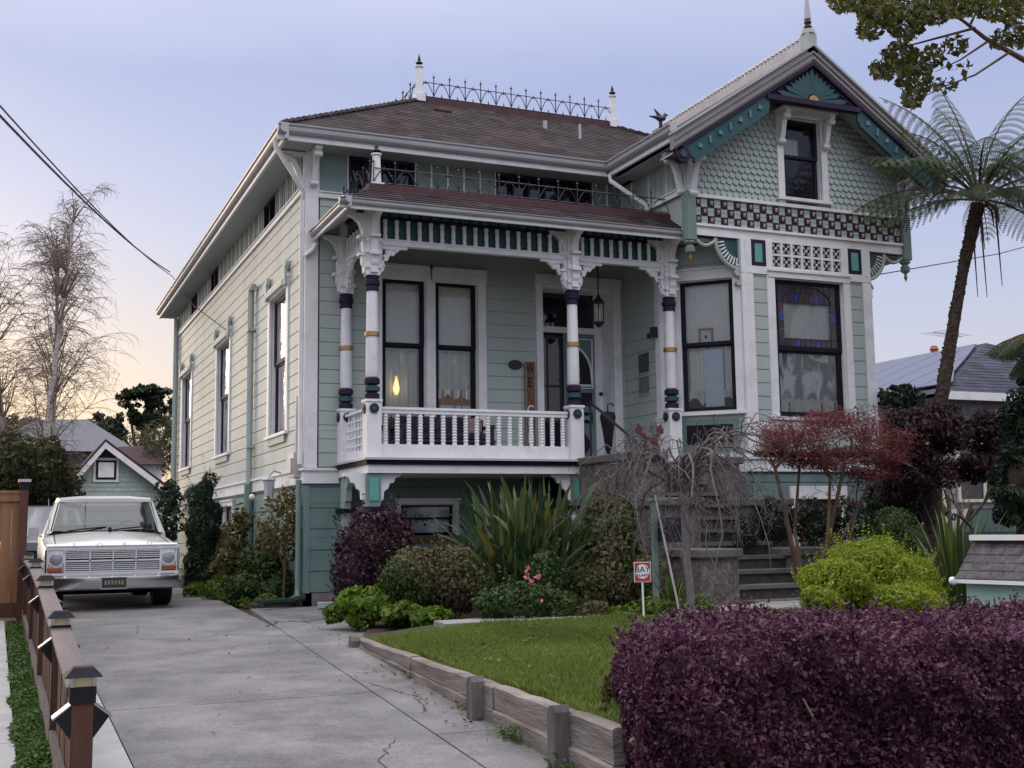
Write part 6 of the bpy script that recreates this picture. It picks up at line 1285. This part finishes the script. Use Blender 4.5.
shrub('dark_shrub','dark leafy shrub mass below the plum tree beside the bay corner','shrub',[px_ell(905,505,24,24,15.0,.4),px_ell(885,500,14,22,15.1,.4)],4000,.07,.04,LM_dark,M_twig,zmin=G,base=at(900,545,15))
P,N=lumps_points([px_ell(900,398,22,14,16.2,.4)],380,(.2,1.1)); V,Fq=leaf_geo(P,N,.13,.07,.9); o=mesh_np('leafy_shoot',V,Fq,rng.uniform(0,1,len(P)),LM_dark); tag(o,'loose green shoots rising above the plum tree beside the bay','plant')
# --- dark evergreen at the right edge
ev=tree_obj('dark_evergreen','dark evergreen bush with drooping sprays at the right edge',(at(1020,560,11.6)[0]+.3,11.6,-1.06),'tree')
lum=[px_ell(1018,480,22,50,11.6,.4),px_ell(1028,420,18,50,11.7,.4),px_ell(1006,505,16,26,11.5,.3),px_ell(1045,380,26,40,11.8,.4)]
P,N=lumps_points(clumpy(lum,16,.38,7),12000,(.3,1.1)); V,Fq=leaf_geo(P,N,.085,.028,.8,.3); mesh_np('crown',V,Fq,clump_rnd(P,2),LM_dark,ev); b=bumpy_core(lum,.6); q=at(1024,560,11.6); b.tube([(q[0],q[1],-1.1),(q[0],q[1],.9)],[.09,.05],8); b.build('trunk',M_twig,ev)
# --- tree fern
tf=tree_obj('tree_fern','tall tree fern with a leaning bare trunk and wide arching fronds beside the gable',(at(930,540,14.2)[0],14.2,-1.06))
b=MB(); pts=[at(926,560,14.2),at(938,420,14.2),at(950,345,14.2),at(963,270,14.2),at(978,205,14.2)]; pts[0][2]=-1.1; b.tube(pts,[.14,.11,.095,.085,.115],12)
for i in range(520):                                    # broken frond bases all over the trunk
    t_=random.uniform(.05,3.98); k_=int(t_); c_=Vector(pts[k_]).lerp(Vector(pts[k_+1]),t_-k_); a_=random.uniform(0,2*PI); R_=[.14,.11,.095,.085,.115]; rr_=R_[k_]+(R_[k_+1]-R_[k_])*(t_-k_); o_=Vector((math.cos(a_),math.sin(a_),0)); b.tube([c_+o_*rr_*.8,c_+o_*(rr_+random.uniform(.002,.014))+Vector((0,0,random.uniform(.01,.05)))],[.024,.010],4)
M_ftr=mat('fern_trunk',(.055,.04,.032),.95,.1,.5,16,bump=1.,bscale=20); b.build('trunk',M_ftr,tf)
crown=Vector(at(979,200,14.2))
def frond(mb,sm,base,az,lean,length,droop,hang=.2,npin=13,pin=.5):
    p=Vector(base); el=PI/2-lean; pts=[p.copy()]; N_=npin+5
    for i in range(N_):
        d=Vector((math.cos(az)*math.cos(el),math.sin(az)*math.cos(el),math.sin(el))); p=p+d*(length/N_); pts.append(p.copy()); el-=droop/N_
    sm.tube(pts,[.022*(1-.85*i/N_)+.002 for i in range(N_+1)],5)
    for i in range(4,N_):
        t=(i-4)/(N_-4); w_=pin*(math.sin(PI*min(1,.18+t*.85))**.8)*(1 if t<.9 else .7)
        d=(pts[i+1]-pts[i]).normalized(); side=d.cross(Vector((0,0,1))); 
        if side.length<.1: side=Vector((-math.sin(az),math.cos(az),0))
        side.normalize()
        for s_ in (1,-1):
            dirp=(side*s_*1.+d*.35).normalized(); q=pts[i].copy(); m_=16; prev=q.copy(); 
            cv=[q.copy()]
            for j in range(m_): dirp=(dirp+Vector((0,0,-hang*.16))).normalized(); q=q+dirp*(w_/m_); cv.append(q.copy())
            sm.tube([cv[0],cv[5],cv[10],cv[-1]],[.004,.003,.002,.0015],3,cap=False)
            for j in range(1,m_+1):
                a=cv[j]; dd=(cv[j]-cv[j-1]).normalized(); lw=.060*(1-(j/m_)**2*.75); nn=dd.cross(d).normalized(); e_=dd.cross(nn).normalized()
                for k in (1,-1):
                    tp=a+e_*k*lw+dd*lw*.35; hw=w_/m_*.30; mb.add([a-dd*hw,a+dd*hw,tp+dd*hw*.5,tp-dd*hw*.5],[(0,1,2,3)])
b=MB(); sm=MB()
# azimuth 0 is to the right of the house front, PI is to the left, -PI/2 is towards the street
FRN=[(2.6,.30,2.0,.9),(2.2,.75,2.1,1.0),(1.6,.45,2.1,.9),(1.0,.35,2.2,.7),(.5,.8,2.2,1.0),(0.,.9,2.2,1.1),(-.5,.6,2.1,1.2),(-1.0,.9,1.9,1.2),(-1.6,.7,1.8,1.3),(-2.2,.85,1.7,1.3),(-2.8,1.0,1.7,1.2),(3.1,.95,1.9,1.3),(2.4,1.3,1.7,1.3),(.9,1.3,2.0,1.2),(-.2,1.4,2.1,1.3),(-2.4,1.5,1.5,1.2),(1.9,.1,2.0,.5),(.2,.25,2.1,.8),(-1.2,1.5,1.5,1.2),(-2.0,1.1,1.6,1.1),(-.8,1.2,1.9,1.0),(.6,1.1,2.1,1.1),(1.4,1.0,2.0,1.2),(2.1,1.15,1.9,1.1),(-2.6,1.65,1.3,.8),(2.7,1.7,1.4,.8),(-1.9,1.7,1.3,.8),(.1,1.75,1.5,.9),(-.9,1.7,1.4,.9)]
for az,lean,L,dr in FRN: frond(b,sm,crown,az+random.gauss(0,.08),lean*.85,L*1.22,dr,random.uniform(.3,.7),pin=.56)
build_leafy(b,'fronds',LM_fern,tf,per=18); sm.build('frond_ribs',mat('fern_rib',(.06,.05,.03),.7),tf)
b=MB()
for i in range(16):                                     # dead fronds hanging against the trunk
    a=random.uniform(0,2*PI); p=crown+Vector((.09*math.cos(a)+.04,.09*math.sin(a),-.05)); L=random.uniform(.5,1.6) if i<5 else random.uniform(.2,.5); b.tube([p,p+Vector((.1*math.cos(a)+.06,.1*math.sin(a),-.1)),p+Vector((.10*math.cos(a)+.09,.12*math.sin(a),-L))],[.02,.02,.006],5)
b.build('dead_frond',M_bark,tf)
# drooping frond of a second tree fern at the right edge
t2=tree_obj('tree_fern','lower tree fern reaching in from the right edge with drooping green fronds',(at(1060,560,10.8)[0],10.8,-1.06)); b=MB(); sm=MB(); c2_=Vector(at(1062,345,10.8))
for az,lean,L,dr in ((3.0,1.1,1.05,1.4),(3.4,.9,1.1,1.6),(2.5,1.0,1.0,1.4),(-2.6,1.2,.95,1.3),(2.9,1.5,.9,1.2),(1.5,.9,1.2,1.2),(0,.9,1.3,1.2),(-1.2,1.,1.2,1.2)): frond(b,sm,c2_,az,lean,L,dr,1.2,pin=.34)
build_leafy(b,'fronds',LM_fern,t2,per=18); sm.build('frond_ribs',M_bark,t2); b=MB(); b.tube([(c2_.x+.1,c2_.y,-1.1),(c2_.x+.04,c2_.y,-.2),tuple(c2_)],[.14,.11,.09],10); b.build('trunk',M_ftr,t2)
# --- broadleaf tree whose branch hangs into the top right corner (its trunk stands outside the view)
ot=tree_obj('street_tree','olive green broadleaf branch reaching in at the upper right corner of the view',(10.2,6.3,-1.4)); b=MB(); tips=[]
tr=[(10.2,6.3,-1.5),(10.15,6.3,.5),(9.7,6.4,2.2),(9.1,6.5,3.6)]; b.tube(tr,[.24,.2,.17,.14],10)
def br_(pts,r): 
    P_=[Vector(at(x,y,d)) for x,y,d in pts]; b.tube([Vector(tr[2])]*0+P_,[r*(1-.8*i/(len(P_)-1)) for i in range(len(P_))],6); return P_
A=br_([(1130,120,6.5),(1075,82,6.8),(1024,60,7.0),(985,38,7.1),(962,20,7.2),(940,10,7.2)],.035); b.tube([Vector(tr[2]),Vector(tr[2])+Vector((-.2,.2,.0)),A[0]],[.09,.06,.035],7)
for q in ([(1010,52,7.0),(975,75,7.0),(940,88,7.0),(918,100,7.05)],[(990,40,7.1),(960,60,7.1),(935,72,7.1)],[(975,28,7.1),(930,40,7.2),(900,48,7.2),(885,60,7.2)],[(950,12,7.2),(905,12,7.2),(865,14,7.2)],[(1000,45,7.1),(1010,15,7.1),(1005,-20,7.1)],[(940,10,7.2),(880,-6,7.2),(840,-5,7.2)],[(970,25,7.2),(985,-5,7.2)]): br_(q,.012)
b.build('trunk',M_bark,ot)
P=[]
for (x,y,rx,ry,k) in ((850,2,22,12,240),(880,12,24,16,330),(905,22,20,18,280),(930,10,24,16,300),(960,4,26,14,260),(1000,6,28,16,300),(1020,30,16,18,140),(900,55,18,14,160),(882,70,14,10,90),(915,78,18,20,210),(912,98,10,10,70),(932,58,14,12,80),(955,45,14,10,50),(945,85,14,8,26),(962,70,16,8,12),(1000,40,14,10,40),(870,30,14,10,80)):
    for i in range(int(k*1.5)):
        a=random.uniform(0,2*PI); r=math.sqrt(random.random()); P.append(at(x+rx*r*math.cos(a),y+ry*r*math.sin(a),7.1+random.gauss(0,.22)))
P=np.array(P); V,Fq=leaf_geo(P,rng.normal(0,1,P.shape),.062,.036,.8,.35); mesh_np('crown',V,Fq,clump_rnd(P,4),LM_over,ot)
# --- little mint box with a shingle roof (a small free-book cabinet) behind the hedge
lb=thing('book_box','small mint green box with a grey shingled roof and purple gable behind the hedge','cabinet',(6.95,6.9,-1.1)); M_mbox=mat('mint_box_paint',(.27,.42,.38),.5,.3,.08,5,dirt=(.2,.26,.23),dirt_amt=.4); M_shk=mat('cedar_shake',(.085,.08,.085),.85,.2,.4,14,bump=.6,bscale=30)
bu=Vector((.19,-.98,0)); bn=Vector((-.98,-.19,0)); O=Vector(at(957,578,6.9)); fb_=Fr((O.x,O.y),(bu.x,bu.y),(bn.x,bn.y)); ze_=O.z
b=MB(); b.prism(Fr((O.x,O.y),(bn.x*1,bn.y*1),(-bu.x,-bu.y)),[(-.02,-1.0),(-.02,ze_-.02),(-.22,ze_+.20),(-.42,ze_-.02),(-.42,-1.0)],-.60,-.06); b.build('cabinet',M_mbox,lb)
b=MB(); sl_=.98
for i in range(5):
    u=0; z0=ze_-.01+i*.058*.98; d0=.03-i*.055
    while u<.62:
        w_=random.uniform(.07,.11); w_=min(w_,.63-u)
        for sg in (1,):
            j=random.uniform(-.004,.004); b.hexa([fb_.P(u+.003,d0,z0+j),fb_.P(u+w_,d0,z0+j),fb_.P(u+w_,d0-.085,z0+.075),fb_.P(u+.003,d0-.085,z0+.075),fb_.P(u+.003,d0,z0+.014+j),fb_.P(u+w_,d0,z0+.014+j),fb_.P(u+w_,d0-.085,z0+.089),fb_.P(u+.003,d0-.085,z0+.089)])
        u+=w_
b.hexa([fb_.P(0,-.46,ze_-.03),fb_.P(.63,-.46,ze_-.03),fb_.P(.63,-.23,ze_+.27),fb_.P(0,-.23,ze_+.27),fb_.P(0,-.46,ze_-.01),fb_.P(.63,-.46,ze_-.01),fb_.P(.63,-.23,ze_+.29),fb_.P(0,-.23,ze_+.29)])
b.build('roof',M_shk,lb)
b=MB(); b.fb(fb_,-.0,.64,-.255,-.175,ze_+.275,ze_+.315); b.fb(fb_,0,.63,.025,.04,ze_-.035,ze_-.008); b.disc(Fr((O.x,O.y),(bn.x,bn.y),(-bu.x,-bu.y)),.03,ze_-.02,-.005,.03,.03,10); b.build('ridge_cap',M_white,lb)
b=MB(); g=Fr((O.x+bu.x*.60,O.y+bu.y*.60),(bn.x,bn.y),(bu.x,bu.y)); b.prism(g,[(.035,ze_-.03),(.035,ze_+.02),(-.215,ze_+.275),(-.215,ze_+.225)],.0,.04); b.prism(g,[(-.465,ze_-.03),(-.465,ze_+.02),(-.215,ze_+.275),(-.215,ze_+.225)],.0,.04); b.build('gable_trim',M_purple,lb); b=MB(); b.fb(g,-.36,-.06,.0,.012,-.70,ze_-.06); b.build('door',M_white,lb)
b=MB(); q=fb_.P(.3,-.2,0); b.box(q[0]-.05,q[0]+.05,q[1]-.05,q[1]+.05,-1.3,-.9); b.build('post',M_timber,lb)
q=at(948,520,7.2); b=MB(); pts=[(q[0]+.06+.035*math.cos(t)*(1-t/9),q[1],q[2]+.02+.035*math.sin(t)*(1-t/9)) for t in np.linspace(7,PI*.6,16)]+[(q[0]+.12,q[1],q[2]+.03),(q[0]+.19,q[1],q[2]-.02),(q[0]+.26,q[1]+.02,q[2]-.07)]; b.tube(pts,.011,6); b.tube([(q[0]+.26,q[1]+.02,q[2]-.07),(q[0]+.26,q[1]+.02,-1.3)],.013,6); tag(b.build('scroll_hook',M_iron),'black wrought iron scroll hook beside the little shingled box','hook')
# ------------------------------------------------------------------ background, left: neighbours, birch, trees
M_gsh=mat('green_shingle_wall',(.36,.43,.39),.75,.2,.12,3); M_rdk=mat('dark_red_roof',(.05,.03,.034),.85,.2,.25,6); M_rgr=mat('grey_roof',(.13,.135,.15),.85,.2,.2,5,stretch=(1,1,4)); M_bir=mat('birch_bark',(.52,.49,.46),.8,.2,.25,9,stretch=(1,1,2),dirt=(.08,.07,.06),dirt_amt=.9,dirt_scale=5); M_hazeb=mat('fine_twig',(.21,.16,.135),.9,.1,.2,8)
def shingle_rows(mb,fr,u0,u1,z0,z1,h,roof=None,w=.3,m=0):
    z=z0; r=0
    while z<z1:
        u=u0-(w/2 if r%2 else 0)
        while u<u1:
            a,c=max(u,u0)+.006,min(u+w,u1)-.006; zt=min(z+h,z1)
            if c>a and (roof is None or zt<roof((a+c)/2)): mb.hexa([fr.P(a,0,z),fr.P(c,0,z),fr.P(c,.03,z),fr.P(a,.03,z),fr.P(a,0,zt),fr.P(c,0,zt),fr.P(c,.008,zt),fr.P(a,.008,zt)],m)
            u+=w
        z+=h; r+=1
Yg_=52.; L_=at(66,486,Yg_); R_=at(172,492,Yg_); A_=at(105,442,Yg_); f=Fr((0,Yg_),(1,0),(0,-1))
gh=thing('garage_cottage','small pale green shingled cottage with a steep white trimmed gable behind the truck','house',((L_[0]+R_[0])/2,Yg_,-1.2))
xl_,xr_,xa=L_[0],R_[0],A_[0]; za=A_[2]; sL=(za-L_[2])/(xa-xl_); sR=(za-R_[2])/(xr_-xa)
rf_=lambda u: za-(xa-u)*sL if u<xa else za-(u-xa)*sR
b=MB(); b.prism(f,[(xl_+.3,-1.3),(xr_-.3,-1.3),(xr_-.3,rf_(xr_-.3)),(xa,za-.05),(xl_+.3,rf_(xl_+.3))],-9,0); shingle_rows(b,f,xl_+.3,xr_-.3,-.5,za-.2,.2,lambda u: rf_(u)-.05,.34); b.build('wall',M_gsh,gh)
b=MB(); b.prism(f,[(xa,za+.1),(xr_+.3,rf_(xr_+.3)+.1),(xr_+.3,rf_(xr_+.3)-.02),(xa,za-.02)],-9.3,.4,0); b.prism(f,[(xa,za+.1),(xl_-.3,rf_(xl_-.3)+.1),(xl_-.3,rf_(xl_-.3)-.02),(xa,za-.02)],-9.3,.4,0); b.build('roof',M_rdk,gh)
b=MB(); b.prism(f,[(xa,za-.03),(xr_+.3,rf_(xr_+.3)-.03),(xr_+.25,rf_(xr_+.3)-.28),(xa,za-.30)],.38,.45); b.prism(f,[(xa,za-.03),(xl_-.3,rf_(xl_-.3)-.03),(xl_-.25,rf_(xl_-.3)-.28),(xa,za-.30)],.38,.45); b.build('bargeboard',M_white,gh)
q=at(106,470,Yg_); b=MB(); b.fb(f,q[0]-.5,q[0]+.5,.03,.08,q[2]-.5,q[2]+.5); w=b.build('window',M_white,gh); b=MB(); b.fb(f,q[0]-.40,q[0]+.40,.081,.1,q[2]-.40,q[2]+.40); b.build('sash',M_navy,w); b=MB(); b.fb(f,q[0]-.31,q[0]+.31,.101,.105,q[2]-.31,q[2]+.31); b.build('pane',M_blind,w); b=MB(); b.prism(f,[(q[0]-.55,q[2]+.52),(q[0]+.55,q[2]+.52),(q[0],q[2]+.95)],.03,.15); b.build('pediment',M_rdk,w)
# hip roofed house and maroon roofed house further back
q=at(30,450,66); r=at(128,452,66); e1=at(40,418,70); e2=at(100,418,70)
hh=thing('hip_roof_house','grey hip roofed house behind the birch trunks','house',(q[0]+3,66,-1.2)); b=MB(); b.add([(q[0]-3,66,q[2]),(r[0]+.6,66,r[2]),(e2[0]-.6,71,e2[2]),(e1[0],71,e1[2]),(q[0]-3,77,q[2]),(r[0]+.6,77,r[2])],[(0,1,2,3),(1,5,2),(5,4,3,2),(4,0,3)]); b.build('roof',M_rgr,hh); b=MB(); b.box(q[0]-2.5,r[0]+.2,66.5,76.5,-1.3,q[2]+.05); b.build('wall',mat('brown_wall',(.10,.085,.075),.8),hh)
q=at(118,462,62); r=at(163,463,62); z1_=at(140,447,62)[2]; mh=thing('maroon_roof_house','house with a plain maroon roof showing behind the cottage gable','house',((q[0]+r[0])/2,62,-1.2)); b=MB(); b.loft([[(q[0]+.2,62,q[2]-.1),(q[0]+.2,65,z1_+.2),(q[0]+.2,68,q[2]-.1)],[(r[0]+.2,62,q[2]-.1),(r[0]+.2,65,z1_+.35),(r[0]+.2,68,q[2]-.1)]],0,False); b.build('roof',M_rdk,mh); b=MB(); b.box(q[0]+.3,r[0],62.4,67.6,-1.3,q[2]-.101); b.build('wall',M_white,mh)
# olive hedge and shrubs behind the cedar fence
hg=shrub('olive_hedge','tall olive green garden hedge behind the cedar fence','hedge',[px_ell(6,468,22,32,33,1.2),px_ell(40,478,20,32,34,1.2),px_ell(64,490,12,22,35,1.),px_ell(50,460,12,16,34,.8)],12000,.12,.06,LM_olive,M_twig,zmin=-1.2,base=at(40,520,33.5))
# birches: tall white stems, fine hanging twigs
def birch(px0,pxt,pyt,Y,seedv,label):
    random.seed(seedv); p0=at(px0,505,Y); p0[2]=-1.2; pt=at(pxt,pyt,Y); t=tree_obj('birch_tree',label,tuple(p0),group='bare birches behind the fence'); b=MB(); tw=MB(); n_=14; P_=[]
    for i in range(n_+1):
        s_=i/n_; q=p0*(1-s_)+pt*s_+np.array([.10*math.sin(s_*5+seedv),.1*math.sin(s_*7),0]); P_.append(Vector(q))
    b.tube(P_,[.15*(1-.97*i/n_)+.006 for i in range(n_+1)],8); b.build('trunk',M_bir,t)
    H_=pt[2]+1.2
    def sub(p,d,L,r,depth):
        pts=[p.copy()]; q=p.copy(); dd=d.copy()
        for i in range(6): dd=(dd+Vector((random.gauss(0,.10),random.gauss(0,.10),0. if depth>1 else -.15))).normalized(); q=q+dd*(L/6); pts.append(q.copy())
        tw.tube(pts,[max(.0042,r*(1-.8*i/6)) for i in range(7)],3,0,cap=False)
        if depth<=0: return
        for k in range(5 if depth>1 else 6): i=random.randint(2,6); a=random.uniform(0,2*PI); sub(pts[i],(dd*.5+Vector((math.cos(a)*.7,math.sin(a)*.7,random.gauss(.1,.3)))).normalized(),L*random.uniform(.4,.62),r*.5,depth-1)
    for i in range(64):
        s_=random.uniform(.22,.98); p=P_[int(s_*n_)]; a=random.uniform(0,2*PI); L=(1-abs(s_-.42))*H_*.22*random.uniform(.6,1.15); sub(p,Vector((math.cos(a),math.sin(a),random.uniform(1.3,2.4))).normalized(),L,.024,2)
    tw.build('branches',M_hazeb,t)
birch(40,72,196,38,3,'bare white birch with the straightest and tallest stem behind the fence'); birch(46,58,225,39,5,'bare white birch close behind and right of the tallest birch stem'); birch(20,-12,225,41,8,'bare birch at the left edge of the view with hanging twigs')
random.seed(21)
# dark evergreen oaks against the glow
def oak(lumps,n_,Y,label,lm,L=.34,group='dark evergreens against the sunset'):
    c=lumps[0]; t=tree_obj('evergreen_oak',label,(c[0],c[1],-1.2),group=group); P,N=lumps_points(clumpy(lumps,15,.30,int(Y)),n_,(.2,1.12)); V,Fq=leaf_geo(P,N,L,L*.55,1.); mesh_np('crown',V,Fq,rng.uniform(0,1,len(P)),lm,t); b=MB(); b.tube([(c[0],c[1],-1.3),(c[0]+.2,c[1],c[2]*.5),(c[0],c[1],c[2])],[.4,.3,.2],8)
    for l_ in lumps[1:]: b.tube([(c[0]+.2,c[1],c[2]*.4),((c[0]+l_[0])/2,l_[1],c[2]*.7),l_[:3]],[.2,.14,.06],6)
    b.build('trunk',M_twig,t)
oak([px_ell(145,415,15,13,85,2.5),px_ell(160,402,14,12,85,2.),px_ell(128,400,11,9,85,2.),px_ell(172,420,10,18,85,2),px_ell(118,428,12,12,85,2.),px_ell(148,394,16,7,85,2.)],5200,85,'dark spreading evergreen beside the house wall against the yellow sky',LM_dark)
oak([px_ell(98,425,12,12,95,2.5),px_ell(84,432,10,10,95,2),px_ell(110,436,12,12,95,2)],2400,95,'smaller dark evergreen left of the spreading one',LM_dark)
oak([px_ell(12,428,18,16,100,3),px_ell(40,436,16,14,100,3),px_ell(-12,430,16,18,100,3),px_ell(60,440,14,12,100,3)],4200,100,'far row of dark trees beyond the hip roof',LM_olive)
shrub('grey_brush','greyish brown brushwood between cottage and house','shrub',[px_ell(158,452,14,24,64,1.5),px_ell(170,440,9,26,60,1.2),px_ell(145,442,16,12,75,2)],2600,.35,.06,LM_olive,M_twig,zmin=-1.2,base=(at(158,490,64)[0],64,-1.2),core=0,shell=(.3,1.1))
shrub('climber','dark climber and creeper beside the far corner of the house','shrub',[px_ell(168,515,9,30,31,.5),px_ell(163,545,8,24,30,.5),px_ell(172,498,5,14,33,.5)],2200,.12,.07,LM_dark,M_twig,zmin=-1.2,base=(at(167,560,30)[0],30,-1.2),core=0)
# distant land
b=MB(); pts=[]
for i in range(40): a=PI*(.15+.75*i/39); pts.append((math.cos(a)*600,math.sin(a)*600))
hs_=[6+5*math.sin(i*1.1)+3*math.sin(i*2.7) for i in range(40)]
b.loft([[(x,y,-3) for x,y in pts],[(x*1.15,y*1.15,h) for (x,y),h in zip(pts,hs_)],[(x*1.5,y*1.5,-3) for x,y in pts]],0,True,False,False); structure(b.build('hills',mat('hill_scrub',(.05,.06,.045),.9,.1,.3,.05)))
# overhead service wires: pole out of view to the left, ending at the far corner of the eaves
M_cab=mat('cable_black',(.03,.03,.032),.6)
for i,(sx_,sy_,ex,ey,r,lab) in enumerate(((-30,72,172,276,.011,'upper black service wire running down to the eaves'),(-30,84,170,272,.016,'thick twisted service wire below the upper one'))):
    p=Vector(at(sx_,sy_,12)); q=Vector(at(ex,ey,33.5)); pts=[p.lerp(q,t)+Vector((0,0,-.35*4*t*(1-t)*.5)) for t in np.linspace(0,1,14)]; tag(MB().tube(pts,r,5).build('service_wire',M_cab),lab,'wire')
p=Vector(at(172,276,33.5)); q=Vector(at(226,330,26.5)); tag(MB().tube([p,p.lerp(q,.5)+Vector((-.05,0,-.15)),q],.012,5).build('service_wire',M_cab),'short wire looping from the eaves down to a side window','wire')
p=Vector(at(870,276,30)); q=Vector(at(1080,232,42)); tag(MB().tube([p,p.lerp(q,.5)+Vector((0,0,-.2)),q],.02,5).build('service_wire',M_cab),'thin wire crossing the sky right of the gable','wire')
# ------------------------------------------------------------------ neighbour on the right with solar panels
M_nr=shingle_mat('neighbour_shingles','X',[(.045,.05,.068),(.075,.08,.105)],.35,.16); M_sol=mat('solar_cells',(.05,.06,.12),.34,.4,.06,1.5); M_nw=mat('grey_shingle_wall',(.26,.28,.31),.8,.2,.2,4); M_crm=mat('cream_trim',(.60,.58,.48),.6)
YN=20.; ce=at(945,392,YN); XN=ce[0]; ZN=ce[2]; rt=at(986,343,YN+3.4)
nb=thing('neighbour_house','neighbouring house with solar panels on its grey hip roof and shingled walls','house',(XN,YN,-1.1))
rx,ry,rz_=float(rt[0]),float(rt[1]),float(rt[2]); 
W_=2*(rx-XN)
b=MB(); shingled(b,(XN,YN,ZN),(XN+W_,YN,ZN),(rx+.01,ry,rz_),(rx-.01,ry,rz_),18,m=0); b.quad((XN,YN,ZN),(rx,ry,rz_),(rx,ry+16,rz_),(XN,YN+22,ZN),0); b.quad((XN+W_,YN,ZN),(rx,ry,rz_),(rx,ry+16,rz_),(XN+W_,YN+22,ZN),0); b.quad((XN,YN+22,ZN),(XN+W_,YN+22,ZN),(rx,ry+16,rz_),(rx,ry+16,rz_),0); rfn=b.build('roof',M_nr,nb)
b=MB(); b.box(XN+.4,XN+W_-.4,YN+.5,YN+21.5,-1.3,ZN-.02,0); shingle_rows(b,Fr((0,YN+.5),(1,0),(0,-1)),XN+.4,XN+min(W_,9),-1.,ZN-.1,.2,None,.28); b.build('wall',M_nw,nb)
b=MB(); b.box(XN-.02,XN+W_,YN-.06,YN+.02,ZN-.16,ZN+.02); b.build('fascia',M_white,nb)
b=MB(); 
for z_ in (0,):
    q=at(985,500,YN+.5)
    b.box(q[0]-.1-.75,q[0]+.9,YN+.40,YN+.47,q[2]-.05,q[2]+.02); 
    for x_ in (q[0]-.85,q[0]-.1,q[0]+.8): b.box(x_,x_+.09,YN+.41,YN+.465,q[2]+.021,q[2]+1.5)
w=b.build('window',M_crm,nb); b=MB(); b.box(q[0]-.76,q[0]+.8,YN+.44,YN+.46,q[2]+.03,q[2]+1.5); b.build('pane',M_dglass,w)
q2=at(942,500,YN+.5); MB().box(q2[0]-.04,q2[0]+.04,YN+.41,YN+.46,q2[2]-.2,q2[2]+1.6).build('corner_board',M_crm,nb)
sp_=thing('solar_array','row of dark blue solar panels on the sunny slope of the neighbouring roof','solar panels',(XN+1,YN+6,ZN+1))
P0=Vector((XN,YN,ZN)); up_=(Vector((rx,ry,rz_))-Vector((XN,YN+ (ry-YN),ZN))); yv=Vector((0,1,0)); nn_=up_.normalized().cross(yv); nn_=-nn_ if nn_.z<0 else nn_
for i in range(16):
    b=MB(); y0=ry-YN-.3+i*1.05-1.6; 
    lo=.08 if i>1 else .08+.3*(2-i)*0; u0_=.10; u1_=.94
    if i<2: u1_=.94 if (y0)/(ry-YN)>.94 else max(.3,(y0)/(ry-YN)-.06)
    D_=ry-YN; y0=.3+i*1.05; u1_=.94; ua=min(u1_,y0/D_-.05); ub=min(u1_,(y0+1.02)/D_-.05)
    if ub<.2: continue
    ua=max(ua,u0_+.02)
    c=[P0+yv*y0+up_*u0_+nn_*.09,P0+yv*(y0+1.02)+up_*u0_+nn_*.09,P0+yv*(y0+1.02)+up_*ub+nn_*.09,P0+yv*y0+up_*ua+nn_*.09]; b.hexa([p-nn_*.035 for p in c]+c); b.build('panel',M_sol,sp_)
q=Vector((rx,ry+1.2,rz_)); an=thing('tv_aerial','small television aerial on the ridge of the neighbouring roof','aerial',tuple(q)); b=MB(); b.tube([q,q+Vector((0,0,.5))],.02,5); b.build('mast',M_iron,an); b=MB(); d_=Vector((.9,.25,0)); c=q+Vector((0,0,.4)); b.tube([c-d_*1.0,c+d_*.5],.012,4)
for i in range(7): e=c-d_*1.0+d_*(i*.24); b.tube([e+Vector((-.1,.35,0)),e+Vector((.1,-.35,0))],.008,4)
b.build('boom',M_gutter,an)
q=Vector((rx,ry+1.9,rz_)); MB().lathe(q.x,q.y,[(.10,q.z-.2),(.10,q.z+.08),(.13,q.z+.10),(.08,q.z+.2)],8).build('chimney_pot',mat('terracotta',(.35,.13,.07),.8),nb)
# dark car beside the neighbour's wall
cv=at(966,512,17.2); cx_=cv[0]; 
cr=thing('parked_car','dark parked car half hidden behind the flax leaves beside the neighbour','car',(cx_,17.4,-1.08)); 
def K(x,k,z): return (cx_+x*2.1,17.4+k*.9,-1.08+z)
b=MB(); b.loft([[K(x,k,z) for x,z in [(-1,.3),(-1.02,.7),(-.55,.85),(-.4,.86),(.6,.86),(.98,.8),(1.0,.3)]] for k in (-.95,.95)],0,False); b.loft([[K(x,k,z) for x,z in pr_] for k,pr_ in ((-.9,[(-.42,.86),(-.22,1.3),(.30,1.33),(.68,.87)]),(.9,[(-.42,.86),(-.22,1.3),(.30,1.33),(.68,.87)]))],0,False); b.build('body',mat('black_car_paint',(.012,.013,.016),.25,.5,.05,3,coat=.6),cr)
b=MB(); b.add([K(-.36,-.93,.88),K(.58,-.93,.88),K(.27,-.93,1.27),K(-.2,-.93,1.27)],[(0,1,2,3)]); b.build('side_window',mat('teal_window',(.05,.11,.11),.1,.6),cr)
b=MB(); b.box(cx_+2.02,cx_+2.12,17.4-.86,17.4-.55,-.43,-.28); b.build('tail_light',M_red,cr)
for x_ in (-1.3,1.3): MB().disc(Fr((cx_+x_,17.4-.82),(1,0),(0,-1)),0,-.78,-.1,.06,.31,20).build('wheel',M_rub,cr)
